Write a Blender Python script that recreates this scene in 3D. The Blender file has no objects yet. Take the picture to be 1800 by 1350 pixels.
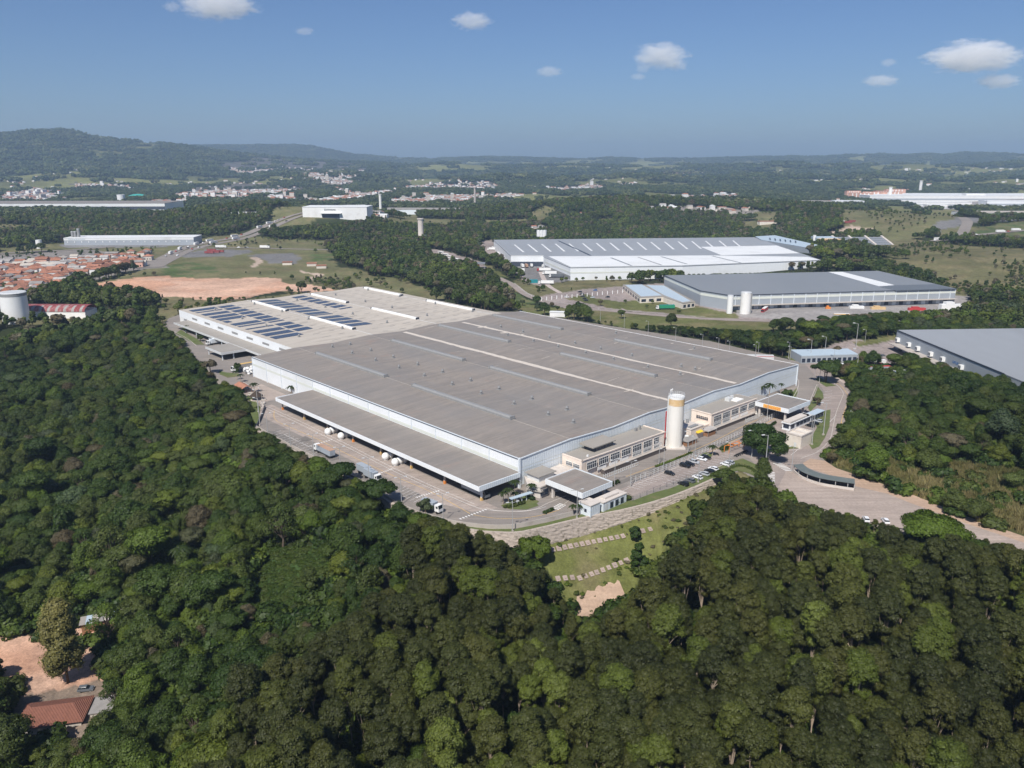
import bpy, bmesh, math, random
import numpy as np
from mathutils import Vector, Matrix
from mathutils.geometry import tessellate_polygon
random.seed(7); RNG=np.random.RandomState(7)
SC=bpy.context.scene; COL=SC.collection
R=math.radians
# ------------------------------------------------------------------ camera
CAMH=120.0; FOC=1405.0; PITCH=math.atan((675-283)/FOC)
cd=bpy.data.cameras.new('camera'); cam=bpy.data.objects.new('camera',cd); COL.objects.link(cam)
cam.location=(0,0,CAMH); cam.rotation_euler=(math.pi/2-PITCH,0,0)
cd.sensor_width=36; cd.lens=36*FOC/1800; cd.clip_start=1; cd.clip_end=60000
SC.camera=cam
# ------------------------------------------------------------------ light
SUN_EL=R(50); SUN_AZ=math.atan2(-0.36,-0.93)      # horizontal direction to the sun: (sin, cos)
sd=Vector((math.sin(SUN_AZ)*math.cos(SUN_EL),math.cos(SUN_AZ)*math.cos(SUN_EL),math.sin(SUN_EL)))
w=bpy.data.worlds.new('World'); SC.world=w; w.use_nodes=True
nt=w.node_tree; bg=nt.nodes['Background']
sky=nt.nodes.new('ShaderNodeTexSky'); sky.sky_type='NISHITA'; sky.sun_disc=False
sky.sun_elevation=SUN_EL; sky.sun_rotation=SUN_AZ%(2*math.pi); sky.altitude=700; sky.air_density=1.0; sky.dust_density=1.4; sky.ozone_density=3.0
tn=nt.nodes.new('ShaderNodeMix'); tn.data_type='RGBA'; tn.blend_type='MULTIPLY'; tn.inputs[0].default_value=1; tn.inputs[7].default_value=(.70,.84,1.08,1); nt.links.new(sky.outputs[0],tn.inputs[6]); nt.links.new(tn.outputs[2],bg.inputs[0]); bg.inputs[1].default_value=0.072
sl=bpy.data.lights.new('sun','SUN'); so=bpy.data.objects.new('sun',sl); COL.objects.link(so)
sl.energy=5.0; sl.angle=R(0.5); sl.color=(1.0,0.95,0.88)
so.rotation_euler=sd.to_track_quat('Z','Y').to_euler(); so.location=(-100,-200,400)
vs=SC.view_settings; vs.view_transform='Standard'; vs.look='None'; vs.gamma=1; vs.use_curve_mapping=False; vs.exposure=0.2
SC.cycles.max_bounces=6; SC.cycles.diffuse_bounces=3; SC.cycles.glossy_bounces=2; SC.cycles.transmission_bounces=4; SC.cycles.transparent_max_bounces=6
SC.cycles.volume_bounces=4; SC.cycles.use_adaptive_sampling=True; SC.cycles.adaptive_threshold=0.02
SC.cycles.use_denoising=True; SC.cycles.sample_clamp_indirect=4
# ------------------------------------------------------------------ survey: the photographed points on the real ground
cP,sP=math.cos(PITCH),math.sin(PITCH)
def ray(px,py):
    x=(px-900)/FOC; y=-(py-675)/FOC
    return np.array([x,cP+y*sP,-sP+y*cP])
def at(px,py,z=0.0):
    d=ray(px,py); t=(z-CAMH)/d[2]; return (d[0]*t,d[1]*t)
def prj(x,y,z):
    v=z-CAMH; f=y*cP-v*sP; u=y*sP+v*cP; return 900+FOC*x/f,675-FOC*u/f
A0=np.array(at(913,806,12)); ANG=R(43.0)
EU=np.array([math.cos(ANG),math.sin(ANG)]); EV=np.array([-math.sin(ANG),math.cos(ANG)])
def uvp(px,py,z=0.0):
    q=np.array(at(px,py,z))-A0; return float(q@EU),float(q@EV)
def fromuv(u,v): q=A0+u*EU+v*EV; return float(q[0]),float(q[1])
# ------------------------------------------------------------------ noise
def _h(ix,iy,s):
    n=(ix.astype(np.int64)*374761393+iy.astype(np.int64)*668265263+s*1442695041)&0xffffffff
    n=((n^(n>>13))*1274126177)&0xffffffff
    return ((n^(n>>16))&0xffff)/65535.0
def vn(x,y,sc,s=0):
    x=np.asarray(x,float)/sc; y=np.asarray(y,float)/sc
    ix=np.floor(x); iy=np.floor(y); fx=x-ix; fy=y-iy; fx=fx*fx*(3-2*fx); fy=fy*fy*(3-2*fy)
    a=_h(ix,iy,s); b=_h(ix+1,iy,s); c=_h(ix,iy+1,s); d=_h(ix+1,iy+1,s)
    return (a*(1-fx)+b*fx)*(1-fy)+(c*(1-fx)+d*fx)*fy
def fbm(x,y,sc,s=0,o=4):
    t=0; a=1; n=0
    for i in range(o): t=t+a*vn(x,y,sc/2**i,s+i*17); n+=a; a*=0.5
    return t/n
def sst(a,b,x):
    t=np.clip((x-a)/(b-a),0,1); return t*t*(3-2*t)
def inpoly(x,y,P):
    P=np.asarray(P); r=np.zeros(x.shape,bool)
    m=(x>=P[:,0].min())&(x<=P[:,0].max())&(y>=P[:,1].min())&(y<=P[:,1].max())
    if not m.any(): return r
    X=x[m];Y=y[m]; c=np.zeros(X.shape,bool); n=len(P)
    for i in range(n):
        x1,y1=P[i]; x2,y2=P[(i+1)%n]
        if y1==y2: continue
        k=((Y>y1)!=(Y>y2))&(X<(x2-x1)*(Y-y1)/(y2-y1)+x1); c^=k
    r[m]=c; return r
def pdist(x,y,P,closed=True):
    d=np.full(x.shape,1e9); n=len(P)
    for i in range(n if closed else n-1):
        ax,ay=P[i]; bx,by=P[(i+1)%n]; dx,dy=bx-ax,by-ay; L=dx*dx+dy*dy+1e-9
        t=np.clip(((x-ax)*dx+(y-ay)*dy)/L,0,1); d=np.minimum(d,np.hypot(x-ax-t*dx,y-ay-t*dy))
    return d
def pxpoly(l,z=0.0): return [at(a,b,z) for a,b in l]
# ------------------------------------------------------------------ terrain
EDGE_PX=[(-260,520),(120,572),(300,578),(322,600),(350,632),(395,674),(436,694),(456,714),(448,753),(498,782),(556,810),(636,850),(690,884),(742,909),(800,925),(850,936),(905,938),(950,930),(1000,918),(1050,907),(1100,897),(1150,884),(1200,867),(1252,845),(1290,838),(1318,850),(1332,872),(1400,882),(1480,905),(1560,926),(1640,938),(1690,950),(1760,970),(1900,1015),(2100,1080)]
EDGE=pxpoly(EDGE_PX)
LOW=EDGE+[(420,60),(0,-200),(-500,60),(-900,300)]
_e=np.array(EDGE); _n=np.roll(_e,-1,0)-np.roll(_e,1,0); _n=np.stack([-_n[:,1],_n[:,0]],1); _n/=np.linalg.norm(_n,axis=1)[:,None]
LOWX=[(420,60),(0,-200),(-500,60),(-900,300)]+[tuple(q) for q in (_e+_n*4.3)[1:-1]]
PLANT=[(290,570),(308,590),(340,626),(392,672),(434,692),(455,713),(447,753),(498,781),(556,809),(636,849),(690,883),(742,908),(800,924),(850,935),(905,937),(950,929),(1000,917),(1050,906),(1100,896),(1150,883),(1200,866),(1252,844),(1300,826),(1345,850),(1400,880),(1480,903),(1560,924),(1640,936),(1690,948),(1800,985),(1900,1015),(1900,1000),(1800,945),(1700,915),(1600,872),(1530,845),(1470,825),(1445,805),(1478,770),(1503,730),(1503,690),(1484,668),(1452,650),(1440,630),(1404,636),(1250,600),(1040,568),(920,548),(872,548),(640,508),(450,530),(318,552),(296,560)]
PLANTW=pxpoly(PLANT)
HILLS=[  # x,y,radius,height
 (-520,1540,150,26),(-330,1500,150,30),(-470,1900,200,14),(120,1750,190,20),(300,1720,200,20),(-60,1900,240,12),
 (560,930,150,16),(640,1500,230,26),(520,1900,260,26),(900,1250,220,22),(-900,1500,260,16),(330,980,110,7),(250,600,60,4),(210,330,60,7),(330,330,90,12)]
def crest(tab,a):
    xs=[t[0] for t in tab]; zs=[t[1] for t in tab]; return np.interp(a,xs,zs)
L_SKY=[(-500,262),(-200,252),(0,247),(50,245),(90,243),(130,238.5),(170,236.5),(190,239),(210,244),(260,250),(300,252),(330,254),(380,259),(410,264),(450,268),(520,275),(640,282),(800,287),(2200,287)]
F_SKY=[(-400,285),(300,270),(380,258),(450,257.5),(540,256),(575,258),(600,263),(640,271),(700,275),(770,277),(860,274),(940,276),(1010,278),(1060,275),(1100,277),(1200,277.5),(1280,275),(1370,274),(1400,274),(1450,272),(1500,271),(1545,272.5),(1570,270),(1600,272.5),(1640,269),(1700,271),(1760,273),(1800,272.5),(2200,270)]
M_SKY=[(-400,300),(300,296),(500,292),(560,288),(640,292),(720,289),(800,285),(900,290),(1000,286),(1080,291),(1150,287),(1250,289),(1350,284),(1450,288),(1550,284),(1650,289),(1750,285),(1900,288),(2200,288)]
N_SKY=[(-400,318),(100,316),(200,312),(300,322),(380,310),(470,306),(560,300),(620,302),(700,312),(800,308),(900,303),(1000,309),(1100,303),(1200,310),(1300,304),(1400,309),(1500,303),(1600,309),(1700,304),(1900,306),(2200,306)]
def hgt(x,y):
    x=np.asarray(x,float); y=np.asarray(y,float)
    yy=np.maximum(y,1.0); px=900+x/yy*FOC*0.962     # bearing on the survey
    px=np.where(y>100,px,900)
    r=np.hypot(x,y); z=np.zeros(x.shape)
    far=sst(1300,3000,r)
    z+=far*(fbm(x,y,620,3,4)-0.45)*62+sst(2500,5000,r)*(fbm(x,y,1100,9,3)-0.45)*60
    hz=np.zeros(x.shape)
    for hx,hy,hr,hh in HILLS: hz+=hh*np.exp(-((x-hx)**2+(y-hy)**2)/(hr*hr))
    nn=(r<800)&(y>20)
    if nn.any():
        ins=inpoly(x[nn],y[nn],PLANTW); dd=pdist(x[nn],y[nn],PLANTW); hz[nn]*=np.where(ins,0,sst(1.5,30,dd))
    z+=hz
    for tab,D,sg,nz in ((L_SKY,6600,1500,.4),(F_SKY,9800,1300,.6),(M_SKY,6200,700,1.7),(N_SKY,4200,520,1.5)):
        cr=crest(tab,px); top=CAMH-(cr-283)/FOC*D*1.03-(22 if D>6500 else 12)
        g=np.exp(-((r*0.985-D)/sg)**2*np.where(r>D,0.6,1.0))
        n=(fbm(x,y,420,31,4)-0.5)*46*nz*(1-np.exp(-((r-D)/(sg*.5))**2)*.75)
        z=np.maximum(z,(top+n)*g+z*(1-g)) if tab is not L_SKY else np.where(px<700,np.maximum(z,(top+n)*g+z*(1-g)),z)
    near=(r<900)&(y>20)
    inside=np.zeros(x.shape,bool); inside[near]=inpoly(x[near],y[near],LOWX)
    m=inside
    if m.any():
        X=x[m];Y=y[m]; d=pdist(X,Y,EDGE,False)*np.where(inpoly(X,Y,LOW),1,-1)
        a=np.interp(X,[-20,-12,25,50,66,80],[2.6,5.0,4.9,2.2,1.4,1.4])
        mid=np.clip((40-np.abs(X-25))/25,0,1)
        d0=np.maximum(d,0); zz=-(a+0.6)*sst(-4.2,-2.0,d)-(12*mid+11*(1-mid))*np.where(mid>.5,np.clip(d0/24,0,1),sst(0,48,d0))-7*sst(30,130,d0)
        zz-=2.0*np.clip(d0/24,0,1)*mid; zz+=(fbm(X,Y,45,5,3)-.5)*5*sst(8,40,d)
        z[m]=zz
    return z
def h1(x,y): return float(hgt(np.array([x]),np.array([y]))[0])
_MT=np.concatenate([np.geomspace(110,3000,420),np.geomspace(3010,15000,240)])
def march(px,py):
    d=ray(px,py); lo,hi=None,None; t=_MT
    if d[2]<0: t=t[t>=(CAMH-75)/-d[2]*.6]; t=t[:] if len(t)>3 else _MT
    for k in range(2):
        z=CAMH+d[2]*t; g=hgt(d[0]*t,d[1]*t); w_=np.where(z<=g)[0]; i=int(w_[0]) if len(w_) else len(t)-1
        a,b=t[max(0,i-1)],t[i]; t=np.linspace(a,b,24)
        if k==1: break
    z=CAMH+d[2]*t; g=hgt(d[0]*t,d[1]*t); w_=np.where(z<=g)[0]; q=t[int(w_[0])] if len(w_) else t[-1]
    return (float(d[0]*q),float(d[1]*q))
# ------------------------------------------------------------------ ground cover zones: (kind, points, level)
def Z(kind,pts,z=0.0,far=False): return (kind,[march(a,b) for a,b in pts] if far else pxpoly(pts,z))
ZONES=[
 Z('field',[(225,258),(300,252),(335,258),(270,268),(205,274)],0,True),Z('field',[(165,288),(205,275),(228,290),(180,294)],0,True),Z('field',[(700,296),(800,290),(900,292),(860,302),(730,304)],0,True),Z('field',[(1110,288),(1150,286),(1140,294),(1112,293)],0,True),Z('field',[(1290,284),(1350,282),(1400,288),(1330,294)],0,True),Z('field',[(1510,294),(1640,290),(1650,298),(1540,302)],0,True),Z('field',[(1640,306),(1700,305),(1700,318),(1645,318)],0,True),Z('field',[(1420,306),(1470,305),(1465,311),(1425,311)],0,True),Z('dirt',[(1150,308),(1180,303),(1220,304),(1180,310)],0,True),
 Z('field',[(30,312),(95,318),(110,328),(40,322)],0,True),Z('field',[(1120,290),(1200,294),(1180,300),(1120,298)],0,True),
 # left middle distance
 Z('field',[(200,432),(420,418),(560,430),(600,470),(700,492),(800,515),(780,530),(700,520),(640,505),(520,492),(280,500),(150,500),(270,470),(240,452),(100,440),(0,448),(0,438),(120,428)]),
 Z('field',[(540,500),(560,482),(640,488),(700,500),(700,512),(640,503)]),
 Z('lawn',[(285,468),(330,462),(380,465),(385,478),(330,484),(285,492)]),
 Z('lawn',[(540,450),(580,445),(600,455),(560,462)]),
 Z('scrub',[(296,520),(400,528),(480,520),(640,500),(640,508),(500,525),(420,540),(317,550),(300,578),(270,570),(275,530)]),
 Z('scrub',[(440,496),(520,484),(620,498),(640,508),(520,514),(450,512)]),
 Z('dirt',[(150,505),(205,491),(330,486),(420,488),(460,486),(500,488),(520,500),(470,514),(420,526),(360,529),(320,524),(270,520),(220,522),(170,520)]),
 Z('dirt',[(440,502),(560,500),(600,508),(560,512),(440,512)]),
 Z('town',[(-40,452),(100,442),(170,440),(240,452),(290,470),(215,478),(140,500),(60,530),(-40,548)]),
 Z('path',[(436,452),(452,452),(458,470),(450,470)]),
 Z('path',[(535,474),(545,474),(562,490),(548,492)]),
 Z('tarmac',[(438,448),(500,446),(530,452),(520,464),(470,462)]),
 Z('tarmac',[(360,440),(440,438),(440,444),(400,452),(330,452),(300,450)]),
 Z('field',[(480,405),(530,385),(640,388),(700,385),(740,380),(735,392),(640,402),(560,410),(490,418)]),
 Z('road',[(120,430),(340,429),(340,434),(120,437)]),
 Z('scrub',[(-40,556),(120,548),(180,552),(190,562),(120,570),(-40,570)]),
 # behind the plant
 Z('lawn',[(846,474),(872,486),(896,500),(912,518),(935,530),(905,532),(880,515),(860,492),(838,482)]),
 Z('bank',[(905,530),(960,540),(1060,548),(1290,563),(1440,574),(1440,584),(1330,585),(1200,578),(1100,560),(1040,562),(960,556),(900,546)]),
 Z('bank',[(990,545),(1060,544),(1150,560),(1180,580),(1100,575),(1020,560)]),
 Z('scrub',[(870,505),(920,484),(980,492),(1140,490),(1200,478),(1420,470),(1560,470),(1640,480),(1700,520),(1690,545),(1640,500),(1540,476),(1168,484),(1100,500),(1000,520),(960,528)]),
 Z('bank',[(735,452),(800,448),(860,470),(880,486),(850,480),(790,468)]),
 Z('paving',[(840,430),(868,420),(905,470),(1000,488),(965,505),(930,500),(900,480),(870,460),(850,452)]),
 Z('tarmac',[(955,450),(1010,470),(1010,490),(960,500),(905,482),(898,455)]),
 Z('paving',[(740,440),(770,436),(815,452),(850,460),(850,476),(800,470),(762,460)]),
 Z('paving',[(940,520),(1000,512),(1100,500),(1170,500),(1300,550),(1500,566),(1560,572),(1480,576),(1380,572),(1200,558),(1100,548),(1000,545),(960,536)]),
 Z('bank',[(1090,532),(1150,522),(1300,553),(1290,562),(1180,552),(1100,545)]),
 Z('bank',[(1000,522),(1030,516),(1100,530),(1090,545),(1060,540)]),
 Z('apron',[(1300,520),(1700,520),(1720,548),(1600,560),(1580,575),(1440,575),(1300,560)]),
 Z('scrub',[(1500,440),(1570,425),(1680,440),(1800,450),(1900,470),(1900,540),(1700,520),(1620,478),(1540,462)]),
 Z('scrub',[(1620,455),(1700,446),(1800,462),(1900,480),(1900,520),(1780,510),(1700,490),(1640,475)]),
 Z('field',[(1480,400),(1530,370),(1580,362),(1680,372),(1700,390),(1680,410),(1620,430),(1540,430),(1460,410)]),
 Z('lawn',[(1690,425),(1800,418),(1900,416),(1900,440),(1750,440),(1680,432)]),
 Z('path',[(1400,396),(1500,390),(1508,394),(1440,401),(1385,400)]),
 Z('path',[(1440,420),(1500,415),(1540,419),(1510,424),(1450,426)]),
 Z('tarmac',[(1640,415),(1740,402),(1790,404),(1900,404),(1900,412),(1700,418),(1640,426)]),
 Z('apron',[(1560,352),(1900,345),(1900,366),(1640,364)]),
 Z('field',[(1130,362),(1170,360),(1185,372),(1140,374)]),
 Z('field',[(1300,404),(1360,402),(1370,416),(1310,416)]),
 Z('field',[(930,392),(960,385),(985,392),(950,402)]),
 # right: forecourt and road round the grey warehouse
 Z('paving',[(1400,625),(1500,600),(1560,605),(1580,600),(1640,640),(1560,650),(1520,640),(1440,650)]),
 Z('bank',[(1380,622),(1400,612),(1420,640),(1404,640)]),
 Z('bank',[(1500,606),(1570,594),(1580,602),(1510,612)]),
 Z('reeds',[(1440,794),(1490,800),(1550,812),(1610,838),(1690,862),(1800,885),(1900,930),(1900,1010),(1800,950),(1690,905),(1600,868),(1530,842),(1470,825)]),
 Z('reeds',[(1640,835),(1720,838),(1800,850),(1800,880),(1700,865)]),
 # low ground
 Z('terrace',[(1252,846),(1200,868),(1100,898),(1000,919),(905,938)])[:1]+([*pxpoly([(1262,842),(1200,868),(1100,898),(1000,919),(950,931),(905,939)]),*pxpoly([(905,985),(930,1010),(985,1048),(1080,1060),(1140,1000),(1195,930),(1290,880)],-17)],),
 Z('bank',[(1180,857),(1250,832),(1300,812),(1345,826),(1345,850),(1290,850),(1230,858)]),
 Z('terrace',[(985,1048),(1045,1050),(1085,1035),(1110,1040),(1085,1070),(1062,1088),(1035,1100),(1000,1090)],-21),
 Z('terrace',[(862,940),(960,934),(1100,902),(1200,874),(1262,848),(1272,854),(1252,880),(1228,905),(1200,940),(1170,980),(1130,1008),(1112,1042),(1085,1062),(1045,1092),(1008,1078),(985,1045),(965,1000),(925,992),(905,960)],0,True),
 Z('dirt',[(-60,1120),(50,1130),(120,1148),(175,1165),(182,1215),(165,1240),(60,1255),(20,1220),(-60,1180)],-24),
 Z('dirt',[(140,1110),(165,1105),(172,1145),(150,1170),(128,1180),(130,1140)],-24),
 Z('housepad',[(30,1240),(190,1215),(190,1300),(120,1330),(20,1330)],-24),
 Z('vines',[(435,1050),(470,1005),(540,1020),(620,1035),(560,1080),(520,1110),(440,1120)],-24),
]
TOWNS=[([(480,300),(560,290),(640,292),(660,300),(600,306),(640,316),(600,330),(520,312)],20),([(340,330),(420,322),(520,330),(620,318),(560,334),(430,346),(330,345)],18),([(470,345),(560,352),(690,335),(730,325),(700,340),(640,350),(560,358),(480,354)],16),([(0,345),(60,330),(110,342),(100,352),(0,356)],15),([(130,322),(230,328),(240,334),(140,332)],18),([(300,340),(390,345),(440,342),(440,352),(320,352)],15),([(680,352),(740,345),(830,345),(850,352),(790,358),(700,356)],16),([(840,345),(900,341),(920,344),(860,350)],22),([(1080,324),(1120,320),(1118,328),(1085,330)],22),([(1130,366),(1180,362),(1330,370),(1330,376),(1150,372)],24),([(1400,360),(1480,354),(1500,356),(1440,364)],20),([(640,380),(665,375),(680,385),(650,388)],20),([(920,405),(955,398),(975,410),(930,412)],18),([(590,330),(680,345),(620,352)],18),([(420,300),(500,296),(640,300),(640,306),(430,306)],30),([(380,292),(440,290),(560,288),(640,290),(655,300),(560,303),(400,306)],22),([(700,330),(760,322),(860,320),(880,328),(760,336)],24),([(960,330),(1040,324),(1080,330),(980,338)],28),([(1180,345),(1290,340),(1320,350),(1200,356)],26),([(250,356),(330,352),(340,360),(260,362)],18)]
for P_,sp in TOWNS: ZONES.insert(0,('town',[march(a,b) for a,b in P_]))
ZONES.append(('plant',pxpoly(PLANT)))
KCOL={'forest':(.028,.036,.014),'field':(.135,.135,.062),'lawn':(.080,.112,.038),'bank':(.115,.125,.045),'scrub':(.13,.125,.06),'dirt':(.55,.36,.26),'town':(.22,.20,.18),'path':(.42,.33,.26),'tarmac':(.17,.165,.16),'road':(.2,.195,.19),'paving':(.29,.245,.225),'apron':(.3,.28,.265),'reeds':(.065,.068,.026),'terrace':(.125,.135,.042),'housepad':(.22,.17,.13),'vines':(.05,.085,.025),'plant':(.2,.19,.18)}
TREEP={'forest':1,'field':.05,'lawn':0,'bank':.03,'scrub':.22,'dirt':0,'town':.22,'path':0,'tarmac':0,'road':0,'paving':0,'apron':0,'reeds':.16,'terrace':0,'housepad':0,'vines':0,'plant':0}
KN=list(KCOL)
def treeprob(x,y,z):
    p=np.array([TREEP[n] for n in KN])[z]; open_=np.isin(z,[KN.index(q) for q in ('field','bank','scrub')])
    c=fbm(x,y,75,41,3); return np.where(open_,p*np.where(c>.53,4.5,.3),p)
def fields_far(x,y):
    r=np.hypot(x,y)
    f=fbm(x,y,360,77,3)+0.14*(fbm(x,y,80,78,2)-.5)
    px=900+x/np.maximum(y,1)*FOC*.962
    g=fbm(x,y,170,79,3)
    return ((r>2100)&(f>np.where(r>4500,np.where(px<680,9.,.555),.55)))|((r>950)&(r<2100)&(g>.655))
def zone(x,y):
    k=np.zeros(x.shape,int); r=np.hypot(x,y)
    wa=np.clip((r-480)/300,0,1)*14+np.clip((r-2500)/3000,0,1)*70; wx=x+(fbm(x,y,38,61,3)-.5)*2*wa+(fbm(x,y,260,63,2)-.5)*wa*(r>2500); wy=y+(fbm(x,y,38,62,3)-.5)*2.6*wa
    k[fields_far(x,y)]=KN.index('field')
    for kind,P in ZONES:
        k[inpoly(x,y,P) if kind=='plant' else inpoly(wx,wy,P)]=KN.index(kind)
    return k
# ------------------------------------------------------------------ mesh helpers
def earclip(P):
    idx=list(range(len(P)))
    A=sum(P[i-1][0]*P[i][1]-P[i][0]*P[i-1][1] for i in range(len(P)))
    if A<0: idx.reverse()
    cr=lambda a,b,c:(P[b][0]-P[a][0])*(P[c][1]-P[a][1])-(P[c][0]-P[a][0])*(P[b][1]-P[a][1])
    out=[]; guard=0
    while len(idx)>3 and guard<4000:
        n=len(idx); done=False
        for i in range(n):
            guard+=1; a,b,c=idx[i-1],idx[i],idx[(i+1)%n]
            if cr(a,b,c)<=1e-9: continue
            if any(k not in (a,b,c) and cr(a,b,k)>=0 and cr(b,c,k)>=0 and cr(c,a,k)>=0 for k in idx): continue
            out.append((a,b,c)); idx.pop(i); done=True; break
        if not done: idx.pop(min(range(n),key=lambda i:abs(cr(idx[i-1],idx[i],idx[(i+1)%n]))))
    if len(idx)==3: out.append(tuple(idx))
    return out
class MB:
    def __init__(s): s.v=[];s.f=[];s.m=[]
    def add(s,vs,fs,m=0):
        o=len(s.v); s.v+=[tuple(v) for v in vs]
        for f in fs: s.f.append(tuple(i+o for i in f)); s.m.append(m)
        return s
    def box(s,x0,y0,z0,x1,y1,z1,m=0):
        return s.add([(x0,y0,z0),(x1,y0,z0),(x1,y1,z0),(x0,y1,z0),(x0,y0,z1),(x1,y0,z1),(x1,y1,z1),(x0,y1,z1)],[(3,2,1,0),(4,5,6,7),(0,1,5,4),(1,2,6,5),(2,3,7,6),(3,0,4,7)],m)
    def prism(s,P,z0,z1,m=0,mt=None,top=True,sides=True):
        n=len(P); mt=m if mt is None else mt
        zt=z1 if hasattr(z1,'__len__') else [z1]*n
        ar=sum(P[i][0]*P[(i+1)%n][1]-P[(i+1)%n][0]*P[i][1] for i in range(n))
        if ar<0: P=P[::-1]; zt=list(zt)[::-1]
        if sides: s.add([(p[0],p[1],z0) for p in P]+[(p[0],p[1],zt[i]) for i,p in enumerate(P)],[(i,(i+1)%n,n+(i+1)%n,n+i) for i in range(n)],m)
        if top:
            tr=earclip(P)
            fs=[]
            for t in tr:
                a=(P[t[1]][0]-P[t[0]][0])*(P[t[2]][1]-P[t[0]][1])-(P[t[2]][0]-P[t[0]][0])*(P[t[1]][1]-P[t[0]][1])
                fs.append(t if a>0 else t[::-1])
            s.add([(p[0],p[1],zt[i]) for i,p in enumerate(P)],fs,mt)
        return s
    def quad(s,a,b,c,d,m=0): return s.add([a,b,c,d],[(0,1,2,3)],m)
    def cyl(s,x,y,z0,z1,r0,r1=None,n=12,m=0,cap=True,mc=None):
        r1=r0 if r1 is None else r1
        c=[(math.cos(2*math.pi*i/n),math.sin(2*math.pi*i/n)) for i in range(n)]
        s.add([(x+a*r0,y+b*r0,z0) for a,b in c]+[(x+a*r1,y+b*r1,z1) for a,b in c],[(i,(i+1)%n,n+(i+1)%n,n+i) for i in range(n)],m)
        if cap: s.add([(x+a*r1,y+b*r1,z1) for a,b in c],[tuple(range(n))],m if mc is None else mc)
        return s
    def tube(s,p,q,r0,r1=None,n=6,m=0,cap=True):
        p=Vector(p);q=Vector(q); r1=r0 if r1 is None else r1; d=(q-p).normalized()
        u=d.orthogonal().normalized(); w_=d.cross(u)
        c=[(math.cos(2*math.pi*i/n),math.sin(2*math.pi*i/n)) for i in range(n)]
        s.add([p+(u*a+w_*b)*r0 for a,b in c]+[q+(u*a+w_*b)*r1 for a,b in c],[(i,(i+1)%n,n+(i+1)%n,n+i) for i in range(n)]+([tuple(range(n,2*n)),tuple(range(n-1,-1,-1))] if cap else []),m)
        return s
    def ball(s,x,y,z,r,n=10,k=6,m=0,zs=1.0,lo=-90):
        rows=[]; 
        for j in range(k+1):
            t=R(lo+(90-lo)*j/k); rows.append([(x+r*math.cos(t)*math.cos(2*math.pi*i/n),y+r*math.cos(t)*math.sin(2*math.pi*i/n),z+r*math.sin(t)*zs) for i in range(n)])
        vs=[v for r_ in rows for v in r_]
        return s.add(vs,[(j*n+i,j*n+(i+1)%n,(j+1)*n+(i+1)%n,(j+1)*n+i) for j in range(k) for i in range(n)],m)
    def xf(s,fn): s.v=[fn(*v) for v in s.v]; return s
    def mesh(s,name,mats,smooth=False):
        me=bpy.data.meshes.new(name); me.from_pydata(s.v,[],s.f)
        for m in (mats if isinstance(mats,(list,tuple)) else [mats]): me.materials.append(m)
        if max(s.m,default=0)>0: me.polygons.foreach_set('material_index',s.m)
        if smooth: me.polygons.foreach_set('use_smooth',[True]*len(s.f))
        me.validate(); me.update(); return me
    def build(s,name,mats,parent=None,loc=None,rz=0,smooth=False,**pr):
        return link(name,s.mesh(name,mats,smooth),parent,loc,rz,**pr)
def link(name,data,parent=None,loc=None,rz=0,**pr):
    o=bpy.data.objects.new(name,data); COL.objects.link(o)
    if loc is not None: o.location=loc if len(loc)==3 else (loc[0],loc[1],0)
    o.rotation_euler=(0,0,rz); o.parent=parent
    for k,v in pr.items():
        if v is not None: o[k]=v
    return o
def top(name,label,cat,loc,rz=0,group=None): return link(name,None,None,loc,rz,label=label,category=cat,group=group)
def dup(root,loc,rz,label=None,group=None,scale=None):
    r=root.copy(); COL.objects.link(r); r.location=loc if len(loc)==3 else (loc[0],loc[1],0); r.rotation_euler=(0,0,rz)
    if scale: r.scale=scale
    if label: r['label']=label
    if group: r['group']=group
    for ch in list(root.children):
        c=ch.copy(); COL.objects.link(c); c.parent=r
        for g in ch.children:
            d=g.copy(); COL.objects.link(d); d.parent=c
    return r
# ------------------------------------------------------------------ materials
MATS={}
def newmat(name):
    m=bpy.data.materials.new(name); m.use_nodes=True; nt=m.node_tree; nt.nodes.clear()
    out=nt.nodes.new('ShaderNodeOutputMaterial'); b=nt.nodes.new('ShaderNodeBsdfPrincipled'); nt.links.new(b.outputs[0],out.inputs[0])
    return m,nt,b,out
def N(nt,t,**k):
    n=nt.nodes.new(t)
    for a,v in k.items():
        if a.startswith('i_'):
            n.inputs[int(a[2:])].default_value=v
        else: setattr(n,a,v)
    return n
def mixc(nt,f,a,b,mode='MIX'):
    n=nt.nodes.new('ShaderNodeMix'); n.data_type='RGBA'; n.blend_type=mode
    for i,v in ((0,f),(6,a),(7,b)):
        if hasattr(v,'is_output') or isinstance(v,bpy.types.NodeSocket): nt.links.new(v,n.inputs[i])
        elif i==0: n.inputs[0].default_value=v
        else: n.inputs[i].default_value=(*v[:3],1)
    return n.outputs[2]
def noise(nt,vec,sc,det=4,rough=.6):
    n=nt.nodes.new('ShaderNodeTexNoise'); n.inputs['Scale'].default_value=sc; n.inputs['Detail'].default_value=det; n.inputs['Roughness'].default_value=rough
    nt.links.new(vec,n.inputs['Vector']); return n.outputs['Fac']
def ramp(nt,f,stops,interp='LINEAR'):
    n=nt.nodes.new('ShaderNodeValToRGB'); cr=n.color_ramp; cr.interpolation=interp
    while len(cr.elements)<len(stops): cr.elements.new(0.5)
    for e,(p,c) in zip(cr.elements,stops):
        e.position=p; e.color=(*c,1) if hasattr(c,'__len__') else (c,c,c,1)
    nt.links.new(f,n.inputs[0]); return n.outputs[0]
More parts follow.
